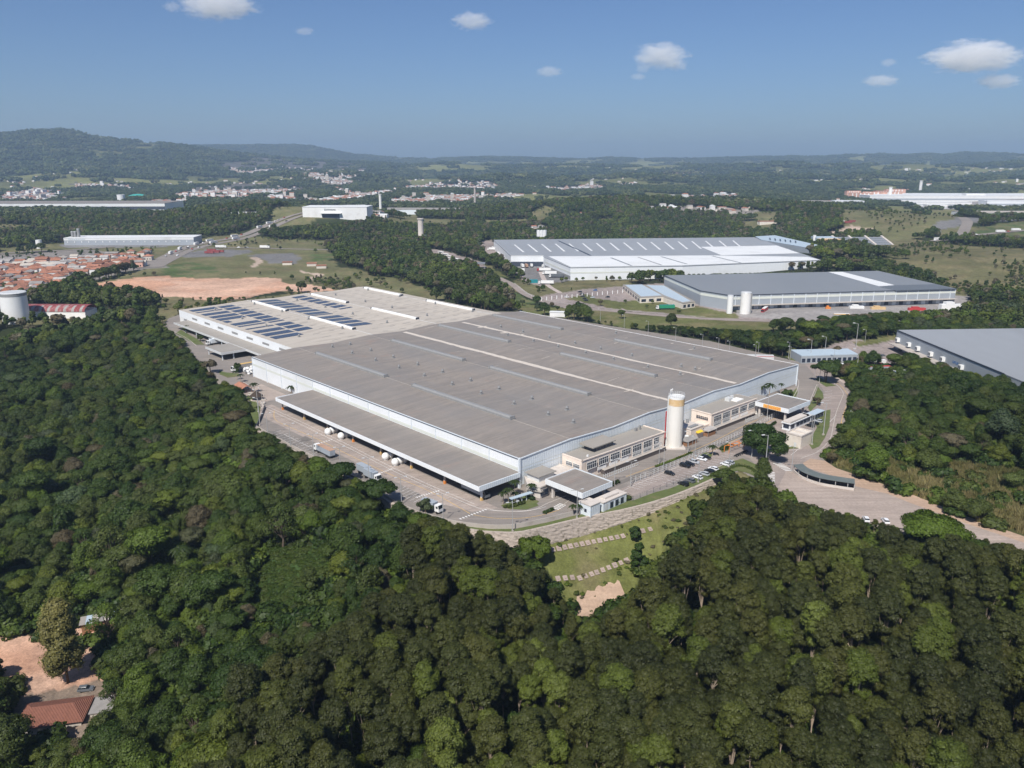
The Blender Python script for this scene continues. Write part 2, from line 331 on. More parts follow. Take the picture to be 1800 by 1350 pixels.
def mat(name,col,rough=.75,var=.18,sc=.6,sc2=None,dirt=None,dirtamt=.5,dsc=.08,metal=0,stretch=None,spec=.3,rib=None,tone=0):
    """painted / weathered surface: colour with two scales of unevenness, optional stains, optional ribs in relief"""
    if name in MATS: return MATS[name]
    m,nt,b,out=newmat(name)
    tc=N(nt,'ShaderNodeTexCoord'); vec=tc.outputs['Object']
    if stretch:
        mp=N(nt,'ShaderNodeMapping'); mp.inputs['Scale'].default_value=stretch; nt.links.new(vec,mp.inputs[0]); v2=mp.outputs[0]
    else: v2=vec
    c=(*col,1)
    lo=tuple(x*(1-var) for x in col); hi=tuple(min(1,x*(1+var)) for x in col)
    o=mixc(nt,ramp(nt,noise(nt,v2,sc),[(.3,0.),(.7,1.)]),lo,hi)
    o=mixc(nt,.5,o,mixc(nt,noise(nt,vec,sc*6,3),lo,hi))
    if dirt: o=mixc(nt,ramp(nt,noise(nt,v2,dsc,5,.65),[(.5,0.),(.72,dirtamt)]),o,dirt)
    if tone:
        oi=N(nt,'ShaderNodeObjectInfo'); mr=N(nt,'ShaderNodeMapRange'); mr.inputs[3].default_value=1-tone; mr.inputs[4].default_value=1+tone
        nt.links.new(oi.outputs['Random'],mr.inputs[0]); o=mixc(nt,1.,o,mr.outputs[0],'MULTIPLY')
    nt.links.new(o,b.inputs['Base Color']); b.inputs['Roughness'].default_value=rough; b.inputs['Metallic'].default_value=metal
    b.inputs['Specular IOR Level'].default_value=spec
    if rib:
        ax,per,dep=rib
        sx=N(nt,'ShaderNodeSeparateXYZ'); nt.links.new(vec,sx.inputs[0])
        mu=N(nt,'ShaderNodeMath',operation='MULTIPLY'); mu.inputs[1].default_value=2*math.pi/per; nt.links.new(sx.outputs[ax],mu.inputs[0])
        si=N(nt,'ShaderNodeMath',operation='SINE'); nt.links.new(mu.outputs[0],si.inputs[0])
        bu=N(nt,'ShaderNodeBump'); bu.inputs['Distance'].default_value=dep; bu.inputs['Strength'].default_value=1; nt.links.new(si.outputs[0],bu.inputs['Height']); nt.links.new(bu.outputs[0],b.inputs['Normal'])
    MATS[name]=m; return m
mat('white_paint',(.74,.74,.72),.5,.05,.3,dirt=(.5,.47,.42),dirtamt=.35)
mat('road_paint',(.72,.71,.68),.7,.12,.5,dirt=(.3,.28,.26),dirtamt=.6,dsc=.5)
mat('yellow_paint',(.62,.40,.13),.7,.15,.5,dirt=(.33,.27,.22),dirtamt=.6,dsc=.4)
mat('wall_white',(.74,.76,.77),.55,.05,.08,dirt=(.55,.55,.50),dirtamt=.4,dsc=.03,rib=(1,1.0,.03),tone=.02)
mat('wall_blue',(.66,.71,.74),.55,.05,.08,dirt=(.45,.46,.44),dirtamt=.4,dsc=.03,rib=(0,1.0,.03),tone=.02)
mat('wall_grey',(.33,.36,.39),.55,.06,.1,dirt=(.30,.31,.31),dirtamt=.4,dsc=.03,tone=.03)
mat('band_cream',(.62,.64,.58),.55,.05,.2)
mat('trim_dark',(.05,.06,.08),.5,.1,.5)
mat('trim_light',(.62,.66,.69),.5,.05,.4)
def roof_mat():
    m,nt,b,out=newmat('roof_brown'); tc=N(nt,'ShaderNodeTexCoord'); v=tc.outputs['Object']
    def mp(s): q=N(nt,'ShaderNodeMapping'); q.inputs['Scale'].default_value=s; nt.links.new(v,q.inputs[0]); return q.outputs[0]
    o=mixc(nt,ramp(nt,noise(nt,mp((.018,.22,1)),1.,4,.6),[(.35,0.),(.65,1.)]),(.218,.194,.172),(.268,.234,.202))
    o=mixc(nt,1.,o,ramp(nt,noise(nt,mp((.05,1.1,1)),1.,3,.6),[(.3,.90),(.7,1.09)]),'MULTIPLY')
    o=mixc(nt,1.,o,ramp(nt,noise(nt,mp((.4,.4,1)),1.,4,.6),[(.3,.94),(.7,1.06)]),'MULTIPLY')
    o=mixc(nt,ramp(nt,noise(nt,mp((.05,.09,1)),1.,6,.7),[(.60,0.),(.70,.55)]),o,(.29,.205,.165))
    o=mixc(nt,ramp(nt,noise(nt,mp((.012,.02,1)),1.,3,.5),[(.4,0.),(.7,.5)]),o,(.200,.195,.190))
    nt.links.new(o,b.inputs['Base Color']); b.inputs['Roughness'].default_value=.7; b.inputs['Specular IOR Level'].default_value=.3
    sx=N(nt,'ShaderNodeSeparateXYZ'); nt.links.new(v,sx.inputs[0]); mu=N(nt,'ShaderNodeMath',operation='MULTIPLY'); mu.inputs[1].default_value=2*math.pi/1.1; nt.links.new(sx.outputs[1],mu.inputs[0]); si=N(nt,'ShaderNodeMath',operation='SINE'); nt.links.new(mu.outputs[0],si.inputs[0])
    bu=N(nt,'ShaderNodeBump'); bu.inputs['Distance'].default_value=.014; nt.links.new(si.outputs[0],bu.inputs['Height']); nt.links.new(bu.outputs[0],b.inputs['Normal']); MATS['roof_brown']=m
roof_mat()
mat('roof_beige',(.46,.415,.355),.75,.14,.5,dirt=(.29,.25,.21),dirtamt=.8,dsc=.28,stretch=(.10,1,1),rib=(1,.9,.01))
mat('roof_grey',(.205,.22,.235),.6,.05,.05,dirt=(.24,.25,.26),dirtamt=.4,dsc=.02,stretch=(1,.25,1))
mat('roof_pale',(.285,.30,.315),.6,.06,.05,dirt=(.24,.25,.26),dirtamt=.5,dsc=.02,stretch=(1,.25,1))
mat('roof_grey_dark',(.13,.145,.16),.6,.06,.1)
mat('roof_white',(.70,.71,.70),.6,.05,.05,dirt=(.5,.5,.49),dirtamt=.5,dsc=.03)
mat('roof_lightgrey',(.31,.285,.25),.7,.10,.3,dirt=(.24,.22,.2),dirtamt=.6,dsc=.15,stretch=(.2,1,1))
mat('sealant',(.58,.52,.45),.8,.15,.8,dirt=(.28,.25,.22),dirtamt=.6,dsc=.8)
mat('galv',(.27,.27,.265),.5,.15,.8,metal=.1,dirt=(.25,.25,.25),dirtamt=.4,dsc=.6)
mat('galv_light',(.60,.61,.60),.45,.08,.8,metal=.1)
mat('black',(.015,.016,.018),.5,.1,1)
mat('rubber',(.02,.02,.02),.8,.1,2)
mat('office_pink',(.74,.635,.545),.8,.05,.5,dirt=(.45,.36,.29),dirtamt=.4,dsc=.3)
mat('concrete',(.42,.38,.34),.85,.15,.5,dirt=(.26,.22,.19),dirtamt=.6,dsc=.25)
mat('concrete_light',(.56,.51,.46),.85,.12,.4,dirt=(.36,.31,.27),dirtamt=.6,dsc=.2)
mat('kerb',(.48,.44,.40),.85,.12,.8,dirt=(.35,.31,.28),dirtamt=.5,dsc=.4)
mat('pole_grey',(.36,.36,.35),.6,.1,1)
mat('tank_cream',(.72,.695,.64),.5,.05,.25,dirt=(.48,.43,.36),dirtamt=.4,dsc=.25,stretch=(1,1,.12))
mat('tan',(.62,.43,.22),.6,.12,.5,dirt=(.65,.55,.42),dirtamt=.6,dsc=.5)
mat('orange_paint',(.70,.24,.05),.6,.15,.5,dirt=(.45,.2,.1),dirtamt=.5,dsc=.8)
mat('red_paint',(.45,.05,.05),.5,.1,.5)
mat('blue_paint',(.04,.13,.33),.5,.1,.5)
mat('teal_paint',(.02,.22,.24),.5,.1,.5)
mat('green_paint',(.03,.25,.13),.5,.1,.5)
mat('brightblue',(.05,.24,.62),.55,.15,.3)
mat('clay_tile',(.36,.165,.105),.85,.2,.8,dirt=(.25,.12,.08),dirtamt=.7,dsc=.5,tone=.25,rib=(0,.35,.05))
mat('fibre_roof',(.33,.31,.29),.85,.15,.4,dirt=(.18,.17,.16),dirtamt=.6,dsc=.3,tone=.25)
mat('plaster',(.58,.53,.46),.85,.08,.4,dirt=(.4,.34,.28),dirtamt=.5,dsc=.3,tone=.2)
mat('plaster_pink',(.55,.32,.24),.85,.08,.4,dirt=(.4,.3,.24),dirtamt=.5,dsc=.3,tone=.15)
mat('plaster_white',(.74,.73,.70),.8,.05,.3,dirt=(.55,.5,.45),dirtamt=.4,dsc=.2,tone=.08)
mat('wood',(.25,.13,.07),.8,.2,1)
mat('thatch',(.06,.045,.035),.95,.3,2)
mat('bark',(.10,.075,.055),.9,.3,2)
mat('bark_pale',(.36,.29,.22),.85,.3,1.2,dirt=(.2,.14,.1),dirtamt=.6,dsc=1)
mat('solar_cell',(.03,.045,.085),.28,.15,.3,spec=.6)
mat('joint',(.16,.14,.12),.9,.1,1)
mat('rock_wall',(.44,.375,.32),.95,.32,.7,dirt=(.11,.10,.07),dirtamt=.95,dsc=.7)
mat('slab',(.33,.265,.23),.9,.15,.8,dirt=(.25,.2,.16),dirtamt=.5,dsc=.6,tone=.12)
for n,c in (('black',(.012,.013,.015)),('white',(.75,.76,.77)),('silver',(.42,.44,.46)),('grey',(.12,.13,.14)),('blue',(.05,.13,.32)),('red',(.4,.03,.03))):
    mat('car_'+n,c,.3,.02,1,spec=.6)
def glass(name,col,rough=.12):
    m,nt,b,out=newmat(name); b.inputs['Base Color'].default_value=(*col,1); b.inputs['Roughness'].default_value=rough; b.inputs['Specular IOR Level'].default_value=.4; MATS[name]=m
glass('window_glass',(.025,.035,.055)); glass('car_glass',(.015,.02,.025))
# ground material reads the cover colour stored on the terrain and adds grass / soil unevenness
def ground_mat():
    m,nt,b,out=newmat('ground'); g=N(nt,'ShaderNodeNewGeometry'); at_=N(nt,'ShaderNodeAttribute',attribute_name='cover')
    p=g.outputs['Position']
    n1=noise(nt,p,.02,6,.65); n2=noise(nt,p,.25,5,.7); n3=noise(nt,p,1.6,3,.7)
    o=mixc(nt,1.,at_.outputs['Color'],ramp(nt,n1,[(.3,.72),(.7,1.28)]),'MULTIPLY')
    o=mixc(nt,1.,o,ramp(nt,n2,[(.3,.72),(.7,1.25)]),'MULTIPLY')
    o=mixc(nt,1.,o,ramp(nt,n3,[(.3,.75),(.7,1.22)]),'MULTIPLY')
    nt.links.new(o,b.inputs['Base Color']); b.inputs['Roughness'].default_value=.95; b.inputs['Specular IOR Level'].default_value=.1
    bu=N(nt,'ShaderNodeBump'); bu.inputs['Distance'].default_value=.6; bu.inputs['Strength'].default_value=.7; nt.links.new(n2,bu.inputs['Height']); nt.links.new(bu.outputs[0],b.inputs['Normal'])
    MATS['ground']=m
ground_mat()
def pave_mat(name,col,var,dirt,dsc,fine,patch=None,streak=None):
    m,nt,b,out=newmat(name); g=N(nt,'ShaderNodeNewGeometry'); p=g.outputs['Position']
    lo=tuple(x*(1-var) for x in col); hi=tuple(x*(1+var) for x in col)
    o=mixc(nt,ramp(nt,noise(nt,p,.05,5,.6),[(.3,0.),(.7,1.)]),lo,hi)
    o=mixc(nt,ramp(nt,noise(nt,p,dsc,6,.7),[(.48,0.),(.7,.75)]),o,dirt)
    o=mixc(nt,1.,o,ramp(nt,noise(nt,p,fine,3,.7),[(.3,.85),(.7,1.13)]),'MULTIPLY')
    mp=N(nt,'ShaderNodeMapping'); mp.inputs['Rotation'].default_value=(0,0,-ANG if streak=='u' else math.pi/2-ANG-math.pi/2-math.pi/2); mp.inputs['Scale'].default_value=(.03,.6,1); nt.links.new(p,mp.inputs[0])
    o=mixc(nt,1.,o,ramp(nt,noise(nt,mp.outputs[0],1.,4,.6),[(.35,.88),(.65,1.1)]),'MULTIPLY')
    nt.links.new(o,b.inputs['Base Color']); b.inputs['Roughness'].default_value=.9; b.inputs['Specular IOR Level'].default_value=.2; MATS[name]=m
pave_mat('asphalt',(.235,.210,.188),.10,(.28,.24,.21),.12,2.)
pave_mat('block_paving',(.285,.24,.215),.08,(.37,.31,.27),.10,1.5)
pave_mat('yard_concrete',(.36,.30,.26),.12,(.25,.22,.20),.15,1.2)
pave_mat('gravel',(.345,.285,.245),.12,(.42,.34,.29),.08,1.)
pave_mat('dirt_track',(.42,.30,.22),.12,(.36,.27,.2),.1,1.)
pave_mat('sidewalk',(.46,.39,.35),.10,(.33,.28,.25),.3,1.)
# foliage: the tint (kind of tree) comes from each tree, the tone from each spray of leaves
def leaf_mat(name,stops,trans=.22):
    m,nt,b,out=newmat(name)
    ti=N(nt,'ShaderNodeAttribute',attribute_name='tint',attribute_type='INSTANCER'); to=N(nt,'ShaderNodeAttribute',attribute_name='tone')
    g=N(nt,'ShaderNodeNewGeometry')
    o=ramp(nt,ti.outputs['Fac'],stops)
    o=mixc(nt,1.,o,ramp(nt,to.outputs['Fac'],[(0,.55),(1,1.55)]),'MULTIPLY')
    o=mixc(nt,1.,o,ramp(nt,noise(nt,g.outputs['Position'],.011,3,.6),[(.35,.78),(.65,1.25)]),'MULTIPLY')
    nt.links.new(o,b.inputs['Base Color']); b.inputs['Roughness'].default_value=.55; b.inputs['Specular IOR Level'].default_value=.25
    tr=N(nt,'ShaderNodeBsdfTranslucent'); nt.links.new(mixc(nt,1.,o,(1.25,1.3,.5),'MULTIPLY'),tr.inputs[0])
    mx=N(nt,'ShaderNodeMixShader'); mx.inputs[0].default_value=trans; nt.links.new(b.outputs[0],mx.inputs[1]); nt.links.new(tr.outputs[0],mx.inputs[2]); nt.links.new(mx.outputs[0],out.inputs[0])
    MATS[name]=m
LEAF=[(0.,(0.0236,0.0453,0.0085)),(.2,(0.0324,0.0597,0.0101)),(.4,(0.0490,0.0761,0.0119)),(.55,(0.0647,0.0815,0.0186)),(.7,(0.0765,0.1177,0.0135)),(.82,(0.1128,0.1358,0.0186)),(.9,(0.0539,0.0815,0.0354)),(.95,(0.0981,0.0769,0.0380)),(1.,(0.1275,0.1132,0.0676))]
leaf_mat('leaves',LEAF)
leaf_mat('gum_leaves',[(0.,(0.0383,0.0461,0.0115)),(.35,(0.0550,0.0634,0.0133)),(.6,(0.0741,0.0777,0.0169)),(.8,(0.0837,0.1105,0.0151)),(.97,(.115,.140,.026)),(1.,(.165,.150,.045))])
leaf_mat('reed_leaves',[(0.,(.10,.105,.035)),(.5,(.155,.14,.055)),(1.,(.21,.18,.085))],.3)
leaf_mat('far_leaves',[(0.,(.034,.055,.016)),(.45,(.050,.073,.020)),(.8,(.078,.098,.030)),(1.,(.115,.125,.045))],.1)
# ------------------------------------------------------------------ haze and terrain
def build_terrain():
    az=np.concatenate([np.arange(-62,-37,1.0),np.arange(-37,37,.16),np.arange(37,62.1,1.0)])
    t=[60.0]
    while t[-1]<900: t.append(t[-1]*1.0065+.15)
    while t[-1]<16000: t.append(t[-1]*1.0105)
    rr=np.array(t); a=np.radians(az)
    X=np.outer(rr,np.sin(a)); Y=np.outer(rr,np.cos(a)); x=X.ravel(); y=Y.ravel()
    z=hgt(x,y); k=zone(x,y)
    pl=k==KN.index('plant'); z[pl]-=.5
    nr,na=X.shape
    me=bpy.data.meshes.new('terrain'); nv=nr*na; nf=(nr-1)*(na-1); z=np.where(k==KN.index('plant'),np.minimum(z,-.5),z)
    me.vertices.add(nv); me.vertices.foreach_set('co',np.stack([x,y,z],1).ravel().astype(np.float32))
    i=np.arange(nr-1)[:,None]*na+np.arange(na-1)[None,:]; q=np.stack([i,i+1,i+na+1,i+na],-1).reshape(-1,4)[:,::-1]
    me.loops.add(nf*4); me.loops.foreach_set('vertex_index',q.ravel().astype(np.int32))
    me.polygons.add(nf); me.polygons.foreach_set('loop_start',np.arange(0,nf*4,4,dtype=np.int32)); me.polygons.foreach_set('loop_total',np.full(nf,4,np.int32))
    me.polygons.foreach_set('use_smooth',np.ones(nf,bool)); me.update(); me.validate()
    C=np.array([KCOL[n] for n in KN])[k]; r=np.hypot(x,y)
    fz=k==KN.index('field'); v=vn(x,y,260,5)[:,None]
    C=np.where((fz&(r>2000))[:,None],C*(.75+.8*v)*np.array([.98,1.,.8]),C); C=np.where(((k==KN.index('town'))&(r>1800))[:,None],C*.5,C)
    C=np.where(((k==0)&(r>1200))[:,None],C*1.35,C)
    gr=np.isin(k,[KN.index(q) for q in ('field','bank','terrace','lawn','scrub')])&(r<2500); dq=(sst(.42,.68,fbm(x,y,13,71,3))*.65)[:,None]; dry=np.array([.185,.155,.085]); C=np.where(gr[:,None],C*(1-dq)+dry*dq,C)
    dz_=(k==KN.index('dirt'))[:,None]; rq=(sst(.5,.72,fbm(x,y,40,73,4))*.7)[:,None]; C=np.where(dz_,C*(1-rq)+np.array([.50,.27,.17])*rq,C)
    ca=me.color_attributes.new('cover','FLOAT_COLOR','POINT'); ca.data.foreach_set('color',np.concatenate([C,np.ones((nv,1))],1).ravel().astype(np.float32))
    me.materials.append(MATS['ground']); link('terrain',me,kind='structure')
build_terrain()
m,nt,b,out=newmat('haze_air'); nt.nodes.remove(b); pv=nt.nodes.new('ShaderNodeVolumePrincipled'); pv.inputs['Color'].default_value=(.56,.75,1,1); pv.inputs['Density'].default_value=9.5e-5; pv.inputs['Anisotropy'].default_value=.2
nt.links.new(pv.outputs[0],out.inputs['Volume']); hb=MB().box(-15500,-600,-75,15500,16500,440).build('haze',m,kind='stuff')
# ------------------------------------------------------------------ woods
def npmesh(name,V,F4,mats,mi=None,tone=None,smooth=None):
    me=bpy.data.meshes.new(name); nv=len(V)
    tot=np.array([len(f) for f in F4] if isinstance(F4,list) else np.full(len(F4),F4.shape[1]),np.int32)
    me.vertices.add(nv); me.vertices.foreach_set('co',np.asarray(V,np.float32).ravel())
    lv=np.concatenate([np.asarray(f) for f in F4]) if isinstance(F4,list) else F4.ravel()
    me.loops.add(len(lv)); me.loops.foreach_set('vertex_index',lv.astype(np.int32))
    me.polygons.add(len(tot)); st=np.concatenate([[0],np.cumsum(tot)[:-1]]).astype(np.int32)
    me.polygons.foreach_set('loop_start',st); me.polygons.foreach_set('loop_total',tot)
    if smooth is not None: me.polygons.foreach_set('use_smooth',smooth)
    if mi is not None: me.polygons.foreach_set('material_index',np.asarray(mi,np.int32))
    me.update()
    for m in mats: me.materials.append(m)
    if tone is not None:
        a=me.attributes.new('tone','FLOAT','POINT'); a.data.foreach_set('value',np.asarray(tone,np.float32))
    return me
def ico(sub=1):
    bm=bmesh.new(); bmesh.ops.create_icosphere(bm,subdivisions=sub,radius=1); V=np.array([v.co[:] for v in bm.verts]); F=np.array([[v.index for v in f.verts] for f in bm.faces]); bm.free(); return V,F
IC1=ico(1); IC2=ico(2)
def leafmass(rs,lobes,n,size,up=.35,shell=(.82,1.1),flat=.55,core=.80,tonej=.26,dome=.7,lobej=.09):
    """lobes: (x,y,z,rx,ry,rz). returns V,F(list of arrays),tone for sprays of leaves over the lobes and a dense inner mass"""
    L=np.array(lobes,float); ar=(L[:,3]*L[:,4]+L[:,3]*L[:,5]+L[:,4]*L[:,5]); pick=rs.choice(len(L),n,p=ar/ar.sum())
    d=rs.normal(size=(n,3)); d[:,2]+=up; d/=np.linalg.norm(d,axis=1)[:,None]
    lo=L[pick]; rad=rs.uniform(shell[0],shell[1],(n,1)); c=lo[:,:3]+d*lo[:,3:]*rad
    # drop sprays buried in another lobe
    keep=np.ones(n,bool)
    for j in range(len(L)):
        q=((c-L[j,:3])/L[j,3:]); keep&=~((np.linalg.norm(q,axis=1)<.72)&(pick!=j))
    c=c[keep]; d=d[keep]; lo=lo[keep]; pk=pick[keep]; n=len(c)
    cc=L[:,:3].mean(0)-np.array([0,0,L[:,2].std()*1.2]); dm=c-cc; dm/=np.linalg.norm(dm,axis=1)[:,None]+1e-6
    nn=d/lo[:,3:]; nn/=np.linalg.norm(nn,axis=1)[:,None]; nn+=dm*dome+rs.normal(size=(n,3))*flat; nn/=np.linalg.norm(nn,axis=1)[:,None]
    u=np.cross(nn,rs.normal(size=(n,3))); u/=np.linalg.norm(u,axis=1)[:,None]; w_=np.cross(nn,u)
    s=size*rs.uniform(.6,1.4,(n,1)); e=rs.uniform(.55,1.,(n,1))
    b=nn*s*.25
    P=np.stack([c-u*s-b,c-w_*s*e*.8,c+u*s-b,c+w_*s*e],1).reshape(-1,3)
    F=[np.arange(4)+4*i for i in range(n)]
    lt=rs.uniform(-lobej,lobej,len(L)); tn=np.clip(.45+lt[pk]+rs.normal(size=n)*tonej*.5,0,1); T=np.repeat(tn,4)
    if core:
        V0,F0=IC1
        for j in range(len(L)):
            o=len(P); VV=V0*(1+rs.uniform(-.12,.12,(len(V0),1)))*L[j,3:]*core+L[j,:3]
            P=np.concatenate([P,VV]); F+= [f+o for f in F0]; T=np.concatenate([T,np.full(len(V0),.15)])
    return P,F,T
def trunkmesh(rs,h,r,limbs):
    m=MB(); 
    x=y=0; pts=[(0,0,0)]
    for i in range(3): pts.append((pts[-1][0]+rs.uniform(-.3,.3),pts[-1][1]+rs.uniform(-.3,.3),h*(i+1)/3))
    for i in range(3): m.tube(pts[i],pts[i+1],r*(1-.22*i),r*(1-.22*(i+1)),6,0,False)
    for (lx,ly,lz) in limbs:
        k=rs.randint(1,3); b0=Vector(pts[k]); e=Vector((lx,ly,lz)); mid=(b0+e)/2+Vector((0,0,rs.uniform(-.2,.6)))
        m.tube(b0,mid,r*.45,r*.3,5,0,False); m.tube(mid,e,r*.3,r*.12,5,0,False)
    return m
def broad(seed,n=1500,size=.42,H=None,Rr=None,style=0,core=.8):
    rs=np.random.RandomState(seed); H=H or rs.uniform(9,13); Rr=Rr or rs.uniform(3.8,5.4)
    lobes=[]; nl=rs.randint(22,32)
    for i in range(nl):
        a=rs.uniform(0,2*math.pi); q=math.sqrt(rs.uniform(0,1)); rr=q*Rr*.74
        if style==1: zc=H*.80-q*q*H*.10; lr=rs.uniform(.9,1.6); rz=lr*.55
        elif style==2: zc=H*rs.uniform(.3,.9); rr*=(1.15-zc/H); lr=rs.uniform(.9,1.5); rz=lr*1.0
        else: zc=H*.80-q*q*H*.36+rs.uniform(-.6,.5); lr=rs.uniform(1.0,1.8); rz=lr*.8
        lobes.append((rr*math.cos(a),rr*math.sin(a),zc,lr,lr*rs.uniform(.85,1.15),rz))
    if style!=2 and core: lobes.append((0,0,H*.58,Rr*.72,Rr*.72,H*.2))
    P,F,T=leafmass(rs,lobes,n,size,core=core)
    tr=trunkmesh(rs,H*.55,.22+.02*Rr,[l[:3] for l in lobes[:5 if core else 22]])
    return P,F,T,tr
def gum(seed,n=1400,size=.36):
    rs=np.random.RandomState(seed); tall=seed%3==1; H=rs.uniform(23,27) if tall else rs.uniform(18,23); Rr=rs.uniform(2.6,3.4) if tall else rs.uniform(3.3,4.4); hd=rs.uniform(3.8,6.2); zc0=H-hd*.95; lobes=[]
    for i in range(rs.randint(46,58)):
        a=rs.uniform(0,2*math.pi)
        if i%6: # cauliflower dome
            el=math.asin(rs.uniform(-.25,1)); k=rs.uniform(.74,.86); lr=rs.uniform(.8,1.35); lobes.append((Rr*k*math.cos(el)*math.cos(a),Rr*k*math.cos(el)*math.sin(a),zc0+hd*k*math.sin(el),lr,lr,lr*.8))
        else: lr=rs.uniform(.8,1.3); q=rs.uniform(.2,.7)*Rr; lobes.append((q*math.cos(a),q*math.sin(a),H*rs.uniform(.58 if tall else .45,.68),lr,lr,lr*.8))
    lobes.append((0,0,zc0+hd*.1,Rr*.72,Rr*.72,hd*.68))
    P,F,T=leafmass(rs,lobes,n,size,up=.35,flat=.5,dome=.9)
    tr=trunkmesh(rs,H*.82,.2,[l[:3] for l in lobes[:9]])
    return P,F,T,tr
def protos():
    out={}
    for i in range(7): out['b%02d'%i]=(broad(100+i,6200,.19,style=(0,0,1,0,2,1,0)[i]),'leaves','bark')
    out['b07']=(broad(177,3600,.2,H=12.0,Rr=5,style=0,core=0),'leaves','bark')
    for i in range(5): out['g%02d'%i]=(gum(200+i,7000,.175),'gum_leaves','bark_pale')
    for i in range(5): out['m%02d'%i]=(broad(300+i,420,.78,style=(0,1,0,2,0)[i]),'leaves','bark')
    for i in range(3): # shrubs
        rs=np.random.RandomState(400+i); lobes=[(rs.uniform(-1.3,1.3),rs.uniform(-1.3,1.3),rs.uniform(.5,1.6),rs.uniform(.8,1.3),rs.uniform(.8,1.3),rs.uniform(.7,1.1)) for _ in range(6)]
        P,F,T=leafmass(rs,lobes,420,.30); out['s%02d'%i]=((P,F,T,MB().tube((0,0,0),(0,0,1),.1,.05,5)),'leaves','bark')
    for i in range(3): # clumps of tall upright grass
        rs=np.random.RandomState(600+i); n=170; a=rs.uniform(0,6.283,n); q=np.sqrt(rs.uniform(0,1,n))*1.3; bx_,by_=q*np.cos(a),q*np.sin(a); h_=rs.uniform(1.2,2.6,n); ln=rs.normal(size=(n,2))*.45; t_=rs.uniform(0,3.14,n); w_=rs.uniform(.07,.16,n)
        B=np.stack([bx_,by_,np.zeros(n)],1); U=np.stack([np.cos(t_)*w_,np.sin(t_)*w_,np.zeros(n)],1); M_=B+np.stack([ln[:,0]*.35,ln[:,1]*.35,h_*.6],1); Tp=B+np.stack([ln[:,0],ln[:,1],h_],1)
        P=np.stack([B-U,B+U,M_+U*1.1,M_-U*1.1,Tp],1).reshape(-1,3); F=[]
        for k in range(n): F+=[np.array([5*k,5*k+1,5*k+2,5*k+3]),np.array([5*k+3,5*k+2,5*k+4])]
        out['r%02d'%i]=((P,F,np.repeat(rs.uniform(.2,.9,n),5),MB().tube((0,0,0),(0,0,.3),.03,.02,4)),'reed_leaves','bark')
    return out
PR=protos(); PMESH={}
for k,((P,F,T,tr),lm,bk) in PR.items():
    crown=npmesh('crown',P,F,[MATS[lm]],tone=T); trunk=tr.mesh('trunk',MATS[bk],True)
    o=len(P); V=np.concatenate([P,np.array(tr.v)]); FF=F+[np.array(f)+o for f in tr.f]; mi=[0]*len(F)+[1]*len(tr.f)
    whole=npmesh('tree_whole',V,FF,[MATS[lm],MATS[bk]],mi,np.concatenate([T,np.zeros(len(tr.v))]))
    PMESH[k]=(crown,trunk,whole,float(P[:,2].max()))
def patch(seed,size,n,cr,lobn,leaf):
    rs=np.random.RandomState(seed); P=[];F=[];T=[];o=0
    for i in range(n):
        x,y=rs.uniform(-size/2,size/2,2); r=cr*rs.uniform(.7,1.35); h=r*rs.uniform(1.2,2.0); lobes=[(x,y,h-r*.5,r,r,r*.8)]
        for j in range(2): lobes.append((x+rs.uniform(-.6,.6)*r,y+rs.uniform(-.6,.6)*r,h-r*.6+rs.uniform(-.2,.5)*r,r*.6,r*.6,r*.55))
        p,f,t=leafmass(rs,lobes,lobn,leaf,core=.88); P.append(p);F+=[g+o for g in f];T.append(np.clip(t+rs.uniform(-.3,.3),0,1));o+=len(p)
    return npmesh('patch',np.concatenate(P),F,[MATS['far_leaves']],tone=np.concatenate(T))
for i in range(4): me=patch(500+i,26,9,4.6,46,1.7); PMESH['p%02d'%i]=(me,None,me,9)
for i in range(3): me=patch(520+i,80,26,8.5,16,4.2); PMESH['q%02d'%i]=(me,None,me,14)
